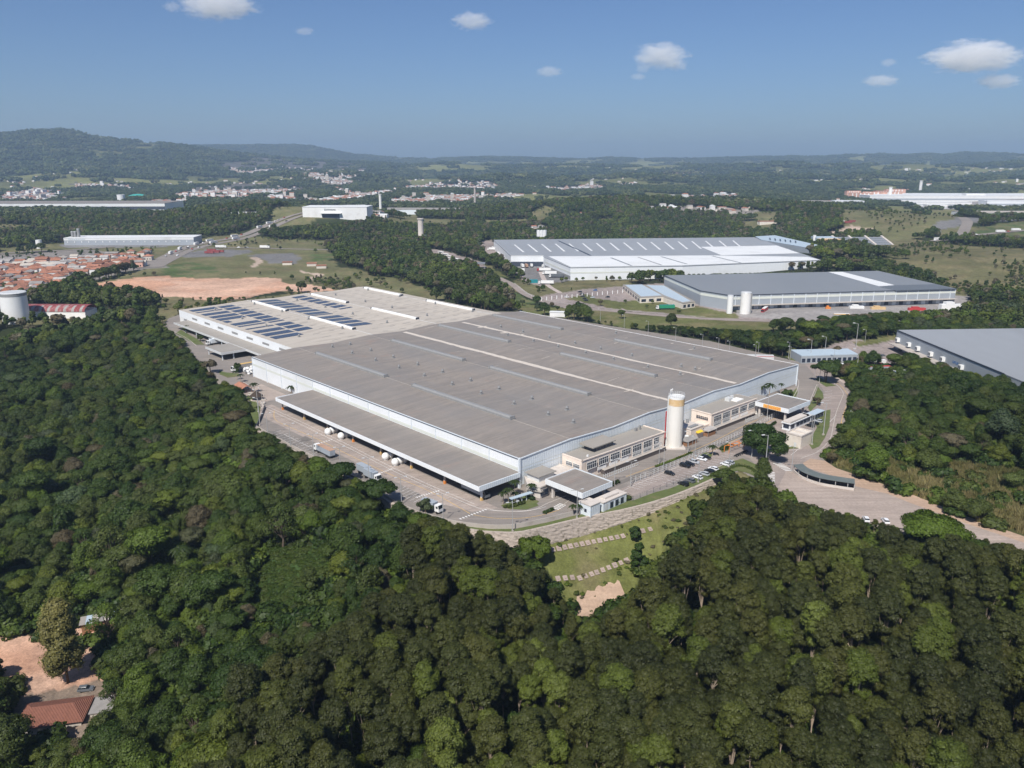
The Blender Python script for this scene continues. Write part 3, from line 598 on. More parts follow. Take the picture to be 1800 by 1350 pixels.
KEEP=[np.array(k,float) for k in (
 [(862,938),(960,934),(1100,902),(1200,874),(1262,846),(1272,852),(1250,880),(1228,905),(1200,940),(1170,980),(1130,1008),(1112,1042),(1085,1062),(1045,1092),(1008,1078),(985,1045),(965,1000),(925,992),(905,960)],
 [(455,712),(600,690),(900,800),(1250,760),(1400,680),(1480,690),(1486,730),(1440,800),(1395,828),(1345,800),(1300,810),(1180,858),(1040,902),(960,926),(860,932),(790,916),(745,900),(735,890),(706,872),(690,850),(650,826),(600,804),(560,790),(500,772),(462,752)],
 [(308,585),(345,590),(420,640),(460,700),(440,686),(395,664),(350,618)],
 [(1345,830),(1400,838),(1500,862),(1600,880),(1700,912),(1800,948),(1795,960),(1700,938),(1640,925),(1560,915),(1480,898),(1410,880),(1362,868),(1345,852)],
 [(0,1135),(60,1140),(170,1160),(178,1205),(150,1238),(150,1290),(60,1310),(0,1300),(40,1250),(10,1190)],[(1572,902),(1620,888),(1680,904),(1692,930),(1650,945),(1590,935)],[(905,540),(1040,552),(1180,562),(1290,568),(1440,576),(1380,580),(1300,578),(1200,572),(1150,570),(1060,562),(1010,562),(960,558),(925,550)],[(985,492),(1150,487),(1165,484),(1165,500),(1100,500),(1010,508)],[(1190,481),(1215,474),(1420,466),(1560,472),(1540,475)],[(285,420),(330,432),(470,436),(560,440),(640,470),(500,475),(300,480),(285,460)],[(118,418),(338,417),(338,431),(118,434)],[(480,398),(535,362),(640,362),(640,384),(560,392)],[(158,1108),(205,1096),(205,1112),(170,1128)],
 [(448,1045),(480,1015),(540,1030),(600,1040),(540,1080),(510,1105),(455,1105)],[(12,520),(48,520),(46,556),(14,556)],[(60,527),(165,527),(165,552),(120,552),(60,545)],
 [(1582,585),(1765,660),(1700,650),(1600,618)],[(1700,588),(1800,585),(1800,655),(1765,648)],[(1520,630),(1600,640),(1590,664),(1540,660)],[(1395,615),(1505,615),(1505,632),(1400,634)],[(1170,486),(1680,508),(1680,540),(1400,556),(1280,560),(1170,540)],[(870,425),(1400,425),(1440,457),(1100,475),(1000,485),(940,480),(900,465)],[(240,500),(500,495),(500,520),(300,522)])]
def scatter(cell,r0,r1,azl=37,s=0):
    a=math.radians(azl); xm=r1*math.sin(a); xs=np.arange(-xm,xm,cell); ys=np.arange(max(40,r0*.7),r1,cell); X,Y=np.meshgrid(xs,ys); X=X.ravel();Y=Y.ravel()
    rs=np.random.RandomState(s); X=X+rs.uniform(-.5,.5,X.shape)*cell*.9; Y=Y+rs.uniform(-.5,.5,Y.shape)*cell*.9
    r=np.hypot(X,Y); k=(r>=r0)&(r<r1)&(np.abs(X)<Y*math.tan(a)+25); X=X[k];Y=Y[k]
    z=zone(X,Y); p=treeprob(X,Y,z)
    k=rs.uniform(size=X.shape)<p; return X[k],Y[k],z[k],rs
GUM=pxpoly([(330,1500),(420,1330),(560,1240),(700,1130),(780,1010),(820,930),(900,960),(985,1050),(1090,1050),(1180,930),(1290,885),(1400,895),(1500,915),(1640,945),(1760,975),(2000,1060),(2300,1500)],-18)
FOOT=[]   # footprints kept clear of trees: filled below
def clear_of(X,Y,margin=3.5):
    k=np.ones(X.shape,bool)
    for P in FOOT:
        c=np.mean(P,0); rad=max(math.hypot(p[0]-c[0],p[1]-c[1]) for p in P)+margin+2
        n=np.hypot(X-c[0],Y-c[1])<rad
        if n.any():
            i=np.where(n&k)[0]; bad=inpoly(X[i],Y[i],P)|(pdist(X[i],Y[i],P)<margin); k[i[bad]]=False
    return k
def tintpick(rs,n,X,Y):
    base=vn(X,Y,60,91)*.35; t=base+rs.uniform(0,.42,n)
    sp=rs.uniform(size=n); t=np.where(sp<.15,rs.uniform(.66,.86,n),t); t=np.where((sp>.92)&(sp<.96),rs.uniform(.88,.93,n),t); t=np.where(sp>.965,rs.uniform(.94,1.,n),t); return t
def gn_scatter(name,X,Y,Zz,idx,scl,tint,rot,keys,label,cat):
    colp=bpy.data.collections.new(name+'_kinds')
    for i,k in enumerate(keys):
        o=bpy.data.objects.new('%02d_%s'%(i,k),PMESH[k][2]); colp.objects.link(o)
    me=bpy.data.meshes.new(name); n=len(X); me.vertices.add(n); me.vertices.foreach_set('co',np.stack([X,Y,Zz],1).ravel().astype(np.float32))
    for nm,ty,v in (('idx','INT',idx),('rot','FLOAT',rot),('tint','FLOAT',tint)):
        a=me.attributes.new(nm,ty,'POINT'); a.data.foreach_set('value',np.asarray(v,np.int32 if ty=='INT' else np.float32))
    a=me.attributes.new('scl','FLOAT_VECTOR','POINT'); a.data.foreach_set('vector',np.asarray(scl,np.float32).ravel())
    me.update(); ob=link(name,me,kind='stuff',label=label)
    ng=bpy.data.node_groups.new(name,'GeometryNodeTree'); ng.interface.new_socket('Geometry',in_out='INPUT',socket_type='NodeSocketGeometry'); ng.interface.new_socket('Geometry',in_out='OUTPUT',socket_type='NodeSocketGeometry')
    gi=ng.nodes.new('NodeGroupInput'); go=ng.nodes.new('NodeGroupOutput'); ip=ng.nodes.new('GeometryNodeInstanceOnPoints'); ci=ng.nodes.new('GeometryNodeCollectionInfo')
    ci.inputs[0].default_value=colp; ci.inputs[1].default_value=True; ci.inputs[2].default_value=True
    def na(nm,ty):
        q=ng.nodes.new('GeometryNodeInputNamedAttribute'); q.data_type=ty; q.inputs[0].default_value=nm; return q.outputs[0]
    cx=ng.nodes.new('ShaderNodeCombineXYZ'); L=ng.links.new
    L(na('rot','FLOAT'),cx.inputs[2]); L(gi.outputs[0],ip.inputs['Points']); L(ci.outputs[0],ip.inputs['Instance']); ip.inputs['Pick Instance'].default_value=True
    L(na('idx','INT'),ip.inputs['Instance Index']); L(cx.outputs[0],ip.inputs['Rotation']); L(na('scl','FLOAT_VECTOR'),ip.inputs['Scale'])
    st=ng.nodes.new('GeometryNodeStoreNamedAttribute'); st.data_type='FLOAT'; st.domain='INSTANCE'; st.inputs['Name'].default_value='tint'
    L(ip.outputs[0],st.inputs[0]); L(na('tint','FLOAT'),st.inputs['Value']); L(st.outputs[0],go.inputs[0])
    mo=ob.modifiers.new('scatter','NODES'); mo.node_group=ng; return ob
TNAME=lambda t:('dark green' if t<.2 else 'deep green' if t<.4 else 'olive green' if t<.66 else 'bright green' if t<.76 else 'yellow-green' if t<.87 else 'blue-green' if t<.935 else 'brownish')
def region(x,y,isg):
    px,py=prj(x,y,h1(x,y)+9)
    if isg:
        if px>1560: return 'at the dark right end of the plantation' if py>1080 else 'in the plantation below the yellow-green tree'
        if px>1240: return 'low in the middle plantation' if py>1120 else 'in the plantation below the gravel lot'
        if px>900: return 'low in the stand under the grass slope' if py>1180 else 'in the stand under the pale dirt path'
        if px>640: return 'in the stand above the bottom middle edge' if py>1180 else 'in the stand left of the grass slope'
        return 'in the gum stand right of the tiled house'
    if px>1380 and py>600: return 'on the lower wooded hill by the reeds' if py>760 else 'on the wooded hill right of the curved road'
    if px<300 and py>1060: return 'around the bare earth clearing'
    if px>1150: return 'in the plantation at the lower right'
    if px>820: return 'among the gum trees under the grass slope'
    if px>560: return 'in the wood right of the vine clearing' if py>980 else 'in the wood under the loading yard wall'
    if px>300: return 'around the vine covered clearing' if py>980 else 'in the wood left of the loading yard'
    return 'in the wood at the left edge'
SHP={'b00':'rounded','b01':'bushy','b02':'flat-topped','b03':'domed','b04':'upright','b05':'spreading','b06':'lumpy','b07':'sparse','g00':'domed','g01':'narrow','g02':'open','g03':'broad','g04':'ragged'}
def keepfit(X,Y,G,s,hh):
    # nothing grows so tall that it would hide what the photograph shows beyond it
    for it in range(9):
        bad=np.zeros(X.shape,bool)
        for fz,fx in ((1.,0),(.85,.7),(.85,-.7),(.6,1.),(.6,-1.)):
            zz=G+s*hh*fz; f=Y*cP-(zz-CAMH)*sP; u=Y*sP+(zz-CAMH)*cP; qx=900+FOC*(X+fx*s*4.2)/f; qy=675-FOC*u/f
            for K in KEEP: bad|=inpoly(qx,qy,K)
        s=np.where(bad,s*.82,s)
        if not bad.any(): break
    return s,bad
def woods():
    # near trees: every one has its own position, kind, size and colour
    X,Y,z,rs=scatter(4.9,115,660,s=11); k=clear_of(X,Y,2.5); X=X[k];Y=Y[k];z=z[k]; n=len(X)
    G=hgt(X,Y); isg=inpoly(X,Y,GUM)&inpoly(X,Y,LOW); inlow=inpoly(X,Y,LOW); de=pdist(X,Y,EDGE,False)
    # plantation grid is tighter; thin the broadleaves a little
    k=np.where(isg,rs.uniform(size=n)<.78,rs.uniform(size=n)<.80); k&=~(inlow&(de<3.5)); k&=~(~inlow&(de<2)); X=X[k];Y=Y[k];z=z[k];G=G[k];isg=isg[k];inlow=inlow[k];de=de[k]; n=len(X)
    isg=isg&(rs.uniform(size=n)<.86)
    bk_=rs.randint(0,7,n); bk_=np.where(rs.uniform(size=n)<.05,7,bk_); key=np.where(isg,rs.randint(0,5,n)+8,bk_); keys=['b%02d'%i for i in range(8)]+['g%02d'%i for i in range(5)]
    hh=np.array([PMESH[q][3] for q in keys])[key]; s=np.where(isg,rs.uniform(.78,1.2,n),rs.uniform(.58,1.22,n))
    big=rs.uniform(size=n)<.08; s=np.where(big&~isg,s*1.45,s)
    bank=np.isin(z,[KN.index(q) for q in ('bank','field','scrub','reeds','town')]); s=np.where(bank,s*.42,s)
    cap=np.where(inlow,.46*de-G+3.0,1e9); s=np.minimum(s,np.maximum(cap,2.5)/hh)
    pyy=np.array([prj(a,b,c) for a,b,c in zip(X,Y,G)]); 
    t=np.where(isg,np.clip(rs.beta(.9,1.3,n)+.25*(vn(X,Y,40,5)-.5),0,.95),tintpick(rs,n,X,Y)); rot=rs.uniform(0,6.28,n)
    r=np.hypot(X,Y); vis=(np.abs(pyy[:,0]-900)<960)&(pyy[:,1]-5*FOC/r<1350)
    s,bad=keepfit(X,Y,G,s,hh)
    ok=~(bad|(s*hh<2.2)); X,Y,z,G,isg,inlow,de,key,hh,s,t,rot,r,vis=[q[ok] for q in (X,Y,z,G,isg,inlow,de,key,hh,s,t,rot,r,vis)]; n=len(X)
    chosen=np.zeros(n,bool)
    for sel in (isg,~isg):
        i=np.where(sel&vis)[0]; i=i[np.argsort((r/(s*hh))[i])][:300]; chosen[i]=True
    for i in np.where(chosen)[0]:
        kk=keys[key[i]]; gu=kk[0]=='g'; sz='tall' if s[i]*hh[i]>(21 if gu else 13) else 'small' if s[i]*hh[i]<(17 if gu else 8.5) else 'mid-sized'
        nm='gum_tree' if gu else 'broadleaf_tree'
        lb='%s %s %s %s tree %s'%(sz,SHP[kk],TNAME(t[i]*.85 if gu else t[i]),'gum' if gu else 'broadleaf',region(X[i],Y[i],gu))
        e=link(nm,None,None,(X[i],Y[i],G[i]),rot[i],label=lb,category='tree',group='gum trees of the near woods' if gu else 'broadleaf trees of the near woods')
        e.scale=(s[i],s[i],s[i]); c=link('crown',PMESH[kk][0],e); c['tint']=float(t[i]); link('trunk',PMESH[kk][1],e)
    i=~chosen; S=np.stack([s,s,s],1)[i]
    gn_scatter('near_woods',X[i],Y[i],G[i],key[i],S,t[i],rot[i],keys,'dense green wood around the plant beyond the nearest trees','wood')
    # under-storey in the near woods
    X,Y,z,rs=scatter(4.4,120,520,s=12); k=clear_of(X,Y,1.5); X=X[k];Y=Y[k]; de=pdist(X,Y,EDGE,False); k=de>1.6; X=X[k];Y=Y[k];n=len(X); G=hgt(X,Y); s=rs.uniform(.9,2.5,n)
    gn_scatter('undergrowth',X,Y,G-.3,rs.randint(0,3,n),np.stack([s,s,s*.9],1),rs.uniform(.1,.75,n),rs.uniform(0,6.28,n),['s00','s01','s02'],'bushy undergrowth beneath the near trees','shrubs')
    X,Y,z,rs=scatter(1.9,200,520,s=17); 
    rp=[P for kd,P in ZONES if kd=='reeds']; k=np.zeros(X.shape,bool)
    xs=np.arange(100,420,2.0); ys=np.arange(180,480,2.0); XX,YY=np.meshgrid(xs,ys); XX=XX.ravel()+rs.uniform(-1,1,XX.size); YY=YY.ravel()+rs.uniform(-1,1,YY.size); k=inpoly(XX,YY,rp[0])|inpoly(XX,YY,rp[1]); X=XX[k];Y=YY[k]; n=len(X); kk=clear_of(X,Y,1.5)&~inpoly(X,Y,plant)&(pdist(X,Y,plant)>2.0); X=X[kk];Y=Y[kk];n=len(X); G=hgt(X,Y); s=rs.uniform(.45,1.15,n); dens=vn(X,Y,16,3)
    kd=np.where(rs.uniform(size=n)<.86,rs.randint(0,3,n),rs.randint(3,6,n)); s=np.where(kd<3,s*1.25,s*.9)
    gn_scatter('tall_grass_slope',X,Y,G-.2,kd,np.stack([s,s,s*(.8+dens*.6)],1),np.where(kd<3,np.clip(dens+rs.uniform(-.3,.3,n),0,1),rs.uniform(.2,.6,n)),rs.uniform(0,6.28,n),['r00','r01','r02','s00','s01','s02'],'yellowing tall grass and bushes on the slope above the gravel lot','tall grass')
    xs=np.arange(-160,-20,1.5); XX,YY=np.meshgrid(xs,np.arange(170,300,1.5)); X=XX.ravel()+rs.uniform(-.7,.7,XX.size); Y=YY.ravel()+rs.uniform(-.7,.7,XX.size); vp=[P for kd,P in ZONES if kd=='vines'][0]; k=inpoly(X,Y,vp); X=X[k];Y=Y[k];n=len(X); s=rs.uniform(.35,.8,n)
    gn_scatter('vine_carpet',X,Y,hgt(X,Y)-.5,rs.randint(0,3,n),np.stack([s*1.3,s*1.3,s*.7],1),rs.uniform(.3,.5,n),rs.uniform(0,6.28,n),['s00','s01','s02'],'carpet of green vines covering the clearing in the wood','ground cover')
    xs=np.arange(-10,110,2.1); XX,YY=np.meshgrid(xs,np.arange(215,330,2.1)); X=XX.ravel()+rs.uniform(-1,1,XX.size); Y=YY.ravel()+rs.uniform(-1,1,XX.size); zk=zone(X,Y); k=(zk==KN.index('terrace'))|(zk==KN.index('bank')); k&=rs.uniform(size=X.size)<.30*vn(X,Y,9,6)+.05; X=X[k];Y=Y[k];n=len(X); s=rs.uniform(.15,.42,n)
    gn_scatter('bank_weeds',X,Y,hgt(X,Y)-.1,rs.randint(0,3,n),np.stack([s*1.3,s*1.3,s],1),np.where(rs.uniform(size=n)<.6,rs.uniform(.5,.8,n),1.),rs.uniform(0,6.28,n),['s00','s01','s02'],'weeds and tufts on the terraced grass slope','weeds')
    # middle distance
    X,Y,z,rs=scatter(8.0,660,1750,s=13); k=clear_of(X,Y,4); X=X[k];Y=Y[k];z=z[k];n=len(X); G=hgt(X,Y); s=rs.uniform(.8,1.45,n)
    bank=np.isin(z,[KN.index(q) for q in ('bank','field','scrub','reeds','town')]); s=np.where(bank,s*.42,s)
    km=rs.randint(0,5,n); hh=np.array([PMESH['m%02d'%i][3] for i in range(5)])[km]; s,bad=keepfit(X,Y,G,s,hh); ok=~bad&(s>.18); X=X[ok];Y=Y[ok];G=G[ok];s=s[ok];km=km[ok];n=len(X)
    gn_scatter('middle_woods',X,Y,G,km,np.stack([s,s,s],1),np.clip(tintpick(rs,n,X,Y)+.12,0,1),rs.uniform(0,6.28,n),['m%02d'%i for i in range(5)],'woods between the warehouses and the towns','wood')
    X,Y,z,rs=scatter(23,1750,3900,s=14); k=clear_of(X,Y,9); X=X[k];Y=Y[k];z=z[k];n=len(X); G=hgt(X,Y); s=rs.uniform(.85,1.25,n); k=(z==0)|(rs.uniform(size=n)<.3); X=X[k];Y=Y[k];G=G[k];s=s[k];n=len(X)
    gn_scatter('far_woods',X,Y,G,rs.randint(0,4,n),np.stack([s,s,s],1),rs.uniform(0,1,n),rs.uniform(0,6.28,n),['p%02d'%i for i in range(4)],'far woods on the low hills','wood')
    X,Y,z,rs=scatter(72,3900,11500,s=15); n=len(X); G=hgt(X,Y); s=rs.uniform(.8,1.2,n)
    gn_scatter('hill_woods',X,Y,G-2,rs.randint(0,3,n),np.stack([s,s,s],1),rs.uniform(0,1,n),rs.uniform(0,6.28,n),['q%02d'%i for i in range(3)],'wooded hillsides along the horizon','wood')
# ------------------------------------------------------------------ ground sheets
def sheet(name,P,z,m,kind='structure',label=None):
    mb=MB().prism(P,0,z,0,sides=False); return mb.build(name,m if not isinstance(m,str) else MATS[m],kind=kind,label=label)
def ribbon(P,w,z,closed=False):
    """strip of width w along a world polyline"""
    mb=MB(); n=len(P); L=[];Rr=[]
    for i in range(n):
        a=np.array(P[i-1] if i>0 else P[i]); b=np.array(P[i+1] if i<n-1 else P[i]); d=b-a; d/=np.linalg.norm(d)+1e-9; nn=np.array([-d[1],d[0]])*w/2; p=np.array(P[i]); L.append(p+nn);Rr.append(p-nn)
    for i in range(n-1): mb.quad((*L[i],z),(*Rr[i],z),(*Rr[i+1],z),(*L[i+1],z))
    return mb
def smooth(P,k=4):
    """rounds a surveyed polyline"""
    out=[];n=len(P)
    for i in range(n-1):
        p0=np.array(P[max(0,i-1)]);p1=np.array(P[i]);p2=np.array(P[i+1]);p3=np.array(P[min(n-1,i+2)])
        for j in range(k):
            t=j/k; out.append(tuple(.5*((2*p1)+(-p0+p2)*t+(2*p0-5*p1+4*p2-p3)*t*t+(-p0+3*p1-3*p2+p3)*t**3)))
    out.append(tuple(P[-1])); return out
def merge(mbs):
    o=MB()
    for m in mbs: o.add(m.v,m.f)
    return o
def wall_line(P,h,t,z0=0.0):
    mb=MB()
    for a,b in zip(P[:-1],P[1:]):
        a=np.array(a);b=np.array(b);d=(b-a)/(np.linalg.norm(b-a)+1e-9);nn=np.array([-d[1],d[0]])*t/2
        mb.prism([tuple(a+nn),tuple(b+nn),tuple(b-nn),tuple(a-nn)],z0,z0+h)
    return mb
plant=pxpoly(PLANT)
MB().prism(plant,-9.5,.0,1,0).build('plant_ground',[MATS['asphalt'],MATS['concrete']],kind='structure')
# loading yard lanes, in the frame of the warehouse
def uvpoly(l): return [fromuv(a,b) for a,b in l]
sheet('concrete_lane',uvpoly([(-18,165),(-31,165),(-31,10),(-27,-4),(-18,-8)]),.01,'yard_concrete')
sheet('concrete_lane',uvpoly([(-4,172),(-30,172),(-22,196),(-4,205)]),.012,'yard_concrete')
sheet('block_paving',pxpoly([(1076,867),(1105,875),(1160,856),(1200,840),(1262,814),(1298,797),(1345,800),(1390,760),(1440,716),(1432,702),(1404,716),(1330,742),(1285,768),(1230,796),(1150,832)]),.01,'block_paving')
sheet('block_paving',pxpoly([(1298,797),(1318,806),(1340,830),(1345,850),(1360,866),(1400,880),(1470,860),(1500,845),(1440,806),(1478,770),(1503,730),(1503,690),(1484,668),(1452,650),(1440,636),(1415,640),(1432,660),(1436,668),(1450,690),(1440,716),(1390,760),(1345,800)]),.014,'block_paving')
sheet('gravel_lot',pxpoly([(1383,826),(1400,834),(1440,842),(1500,852),(1560,866),(1700,920),(1800,952),(1905,1002),(1900,1016),(1800,986),(1690,949),(1640,937),(1560,925),(1480,904),(1400,880),(1368,856)]),.02,'gravel')
sheet('dirt_track',pxpoly([(1425,806),(1450,810),(1470,823),(1530,843),(1600,868),(1700,908),(1800,943),(1900,996),(1900,1004),(1800,954),(1700,921),(1600,884),(1560,868),(1500,854),(1450,832),(1405,818)]),.03,'dirt_track')
ribbon(smooth(pxpoly([(1452,806),(1480,770),(1503,735),(1505,700),(1494,680),(1470,664)])),2.2,.03).build('sidewalk',MATS['sidewalk'],kind='structure')
jm=MB()
for k in range(28): v=-2+6.2*k; a_,b_=fromuv(-30.8,v),fromuv(-18.2,v); jm.add(*(lambda q:(q.v,q.f))(ribbon([a_,b_],.14,.03)))
for u in (-24.5,): jm.add(*(lambda q:(q.v,q.f))(ribbon([fromuv(u,-4),fromuv(u,164)],.14,.031)))
jm.build('joint_lines',MATS['joint'],kind='structure')
rs=np.random.RandomState(3)
for k in range(16):
    u=rs.uniform(-46,-34);v=rs.uniform(5,150); sheet('tarmac_patch',uvpoly([(u,v),(u+rs.uniform(2,5),v),(u+rs.uniform(2,5),v+rs.uniform(4,12)),(u,v+rs.uniform(4,12))]),.018+.001*k,'tarmac_patch' if 'tarmac_patch' in MATS else mat('tarmac_patch',(.17,.155,.14),.9,.2,.4))
for k,(u,v,du,dv) in enumerate(((20,-24,26,2.5),(50,-25,14,3),(82,-23,9,4),(96,-26,30,2.5),(128,-24,10,4),(60,-20,6,3))): sheet('tarmac_patch',uvpoly([(u,v),(u+du,v),(u+du,v+dv),(u,v+dv)]),.02+.001*k,'tarmac_patch')
# lawns and planting beds
LAWNS=[[(800,921),(858,930),(905,930),(960,919),(1008,907),(1030,903),(1062,890),(1080,882),(1113,880),(1150,866),(1180,858),(1215,843),(1252,831),(1300,812),(1300,826),(1252,844),(1200,865),(1150,882),(1100,895),(1050,905),(1000,916),(950,928),(905,936),(850,934),(800,923)],
 [(880,889),(900,880),(935,877),(947,889),(925,896),(895,895)],[(912,868),(930,872),(948,882),(938,888),(920,882)],
 [(1428,703),(1436,678),(1446,690),(1448,700),(1436,712),(1424,724),(1420,716)],[(1428,732),(1440,724),(1460,720),(1458,750),(1450,770),(1440,785),(1428,790),(1420,778),(1436,752)],[(1380,780),(1398,785),(1406,788),(1380,790),(1374,788)],
 [(1434,668),(1452,680),(1470,678),(1456,672),(1438,662)],[(1382,702),(1400,682),(1402,690),(1394,708)],[(444,700),(458,716),(452,752),(444,735),(434,712)],[(440,690),(452,702),(446,712),(432,700)],
 [(308,586),(318,580),(350,598),(360,606),(345,606)],[(385,652),(398,655),(420,657),(418,662),(400,664),(386,658)],[(1262,820),(1305,806),(1340,822),(1344,846),(1315,832),(1290,826),(1262,838)],
 [(1263,788),(1280,778),(1284,790),(1270,796)],[(1240,795),(1256,798),(1244,808),(1228,802)]]
for iL,L in enumerate(LAWNS): sheet('lawn',pxpoly(L),.07+.004*iL,'ground_lawn' if 'ground_lawn' in MATS else mat('ground_lawn',(.10,.125,.04),.95,.3,.4,dirt=(.17,.15,.075),dirtamt=.8,dsc=.12))
def kerb(px,w=.26,h=.14,nm='kerb',m='kerb'):
    P=smooth(pxpoly(px),3); mb=MB()
    for a,b in zip(P[:-1],P[1:]):
        a=np.array(a);b=np.array(b);d=(b-a);l=np.linalg.norm(d)
        if l<.05: continue
        d/=l;nn=np.array([-d[1],d[0]])*w/2; mb.prism([tuple(a+nn),tuple(b+nn),tuple(b-nn),tuple(a-nn)],0,h)
    return mb.build(nm,MATS[m],kind='structure')
for k in [[(855,893),(868,897),(895,899),(925,898),(945,894),(960,886),(975,880),(995,872)],[(955,903),(972,897),(990,888),(1002,878)],[(1324,766),(1329,766),(1345,757),(1365,745)],[(1400,660),(1404,674),(1400,688),(1392,702)],[(1436,676),(1426,700),(1418,722)],
          [(1452,668),(1470,676),(1482,690),(1480,700),(1470,725),(1464,752),(1460,770),(1448,786),(1436,794)],[(1500,692),(1500,722),(1493,745)],[(1080,872),(1110,856),(1170,830),(1240,800),(1262,790)],[(1190,852),(1240,832),(1290,808)],[(305,582),(330,596),(345,608)],[(462,716),(455,700),(440,680),(428,672)],[(1374,792),(1406,790),(1409,786)],[(1408,806),(1430,798),(1444,792)]]: kerb(k)
# painted markings
def lines(name,segs,w,m,z=.05):
    return merge([ribbon(s,w,z) for s in segs]).build(name,MATS[m],kind='structure')
lines('yellow_road_lines',[smooth(pxpoly(l)) for l in ([(482,722),(484,738),(510,751),(560,773),(620,803),(686,834),(760,866),(826,903)],[(832,905),(870,911),(915,911),(950,906),(985,896)],[(1240,798),(1300,770),(1350,742),(1400,716)],[(1100,838),(1170,812),(1250,778),(1300,752),(1332,738)],[(1478,745),(1485,720),(1492,700),(1480,680),(1468,672)],[(1478,765),(1480,742)])],.22,'yellow_paint')
lines('white_road_lines',[smooth(pxpoly(l)) for l in ([(465,717),(520,742),(600,781),(680,822),(750,855),(830,889),(862,897),(920,899),(960,891)],[(468,714),(524,739),(604,778),(684,819),(754,852),(834,886)],[(500,764),(530,779),(545,786)],[(1390,800),(1440,760),(1470,730)])],.16,'road_paint')
def zebra(a,b,nbar,ln,name='zebra_crossing',gap=.5):
    a=np.array(at(*a));b=np.array(at(*b));d=b-a;L=np.linalg.norm(d);d/=L;n=np.array([-d[1],d[0]]);mb=MB();st=L/nbar
    for i in range(nbar):
        c=a+d*st*(i+.5); p=[c-d*st*gap/2-n*ln/2,c+d*st*gap/2-n*ln/2,c+d*st*gap/2+n*ln/2,c-d*st*gap/2+n*ln/2]; mb.quad(*[(q[0],q[1],.055) for q in p])
    return mb.build(name,MATS['road_paint'],kind='structure')
for a,b,n in (((545,785),(585,772),9),((659,835),(690,824),9),((731,875),(773,862),10),((807,913),(856,895),10)): zebra(a,b,n,1.1,gap=.42)
zebra((1364,813),(1388,828),7,3.4,gap=.45); zebra((1354,829),(1354,848),7,3.4,gap=.45); zebra((975,895),(990,886),5,3.0)
def bays(a,b,n,dx,dy,name='parking_bay_lines',w=.13):
    a=np.array(at(*a));b=np.array(at(*b)); segs=[]
    for i in range(n):
        p=a+(b-a)*i/(n-1); q=p+np.array([dx,dy]); segs.append([tuple(p),tuple(q)])
    lines(name,segs,w,'road_paint')
ul=EU*4.8-EV*1.0; bays((1103,855),(1228,799),24,*( -EV*5.0+EU*1.2))
bays((1185,852),(1300,800),18,*( EV*4.8-EU*1.0)); bays((472,764),(545,800),13,*(EU*7.0+EV*1.5)); bays((690,866),(760,898),12,*(EU*7.0+EV*1.5)); bays((1440,690),(1436,712),5,8.5,3.5)
# ------------------------------------------------------------------ main warehouse
def ang(): return ANG
W=top('main_warehouse','huge brown roofed warehouse with pale blue panel walls in the centre','warehouse',(A0[0],A0[1],0),ANG)
LU,LV,ZE=211.5,222.5,12.0
RID=[28,79,129.2,180]; PROF=[(0,ZE),(28,ZE+1.1),(54,ZE+.1),(79,ZE+1.2),(103.5,ZE+.1),(129.2,ZE+1.2),(152.5,ZE+.1),(180,ZE+1.2),(LU,ZE)]
def roofz(u): return float(np.interp(u,[p[0] for p in PROF],[p[1] for p in PROF]))
mb=MB()
for (u0,z0),(u1,z1) in zip(PROF[:-1],PROF[1:]): mb.quad((u0,-.3,z0),(u1,-.3,z1),(u1,LV,z1),(u0,LV,z0))
mb.build('roof',MATS['roof_brown'],W)
mb=MB().box(.25,.25,0,LU-.25,LV,ZE-.35); mb.build('core_wall',MATS['wall_blue'],W)
npan=13
for i in range(npan):
    v0=LV*i/npan+.25; v1=LV*(i+1)/npan-.25
    MB().box(-.0,v0,.4,.22,v1,11.2).box(-.03,v0,6.9,0,v1,8.1,1).box(-.0,v0,0,.22,v1,.38,2).box(.0,v0,11.2,.22,v1,11.5).build('wall_panel',[MATS['wall_white'],MATS['band_cream'],MATS['concrete']],W)
    MB().box(-.28,v1,0,.22,v1+.5,11.5).box(-.5,v1-.15,4.5,0,v1+.65,5.0).build('pilaster',MATS['trim_light'],W)
MB().box(-.25,-.3,11.5,.24,LV,11.72,0).box(-.1,-.3,11.72,.24,LV,12.02,1).build('gutter',[MATS['trim_dark'],MATS['trim_light']],W)
ng_=16
for i in range(ng_):
    u0=LU*i/ng_+.03; u1=LU*(i+1)/ng_-.03; z0,z1=roofz(u0),roofz(u1)
    m=MB(); 
    m.prism([(u0,.0),(u1,.0),(u1,.22),(u0,.22)],1.0,[z0-.25,z1-.25,z1-.25,z0-.25])
    m.add([(u0,-.03,6.6),(u1,-.03,6.6),(u1,-.03,6.85),(u0,-.03,6.85)],[(0,1,2,3)],1).add([(u0,-.03,8.0),(u1,-.03,8.0),(u1,-.03,8.2),(u0,-.03,8.2)],[(0,1,2,3)],1)
    m.box(u0,.02,0,u1,.22,1.0,2)
    m.build('gable_panel',[MATS['wall_blue'],MATS['tan'] if False else MATS['band_cream'],MATS['concrete']],W)
m=MB()
for (u0,z0),(u1,z1) in zip(PROF[:-1],PROF[1:]): m.prism([(u0,-.32),(u1,-.32),(u1,.1),(u0,.1)],0,[z0+.08,z1+.08,z1+.08,z0+.08],sides=False).quad((u0,-.32,z0-.28),(u1,-.32,z1-.28),(u1,-.32,z1+.08),(u0,-.32,z0+.08))
m.build('gable_trim',MATS['trim_light'],W); MB().box(-.35,-.4,0,.5,.5,12.1).build('corner_trim',MATS['trim_light'],W); MB().box(LU-.3,-.4,0,LU+.3,.4,12.1).build('corner_trim',MATS['trim_light'],W)
MB().prism([(LU-.2,.3),(LU+.25,.3),(LU+.25,LV),(LU-.2,LV)],0,12.15).build('far_wall',MATS['trim_light'],W)
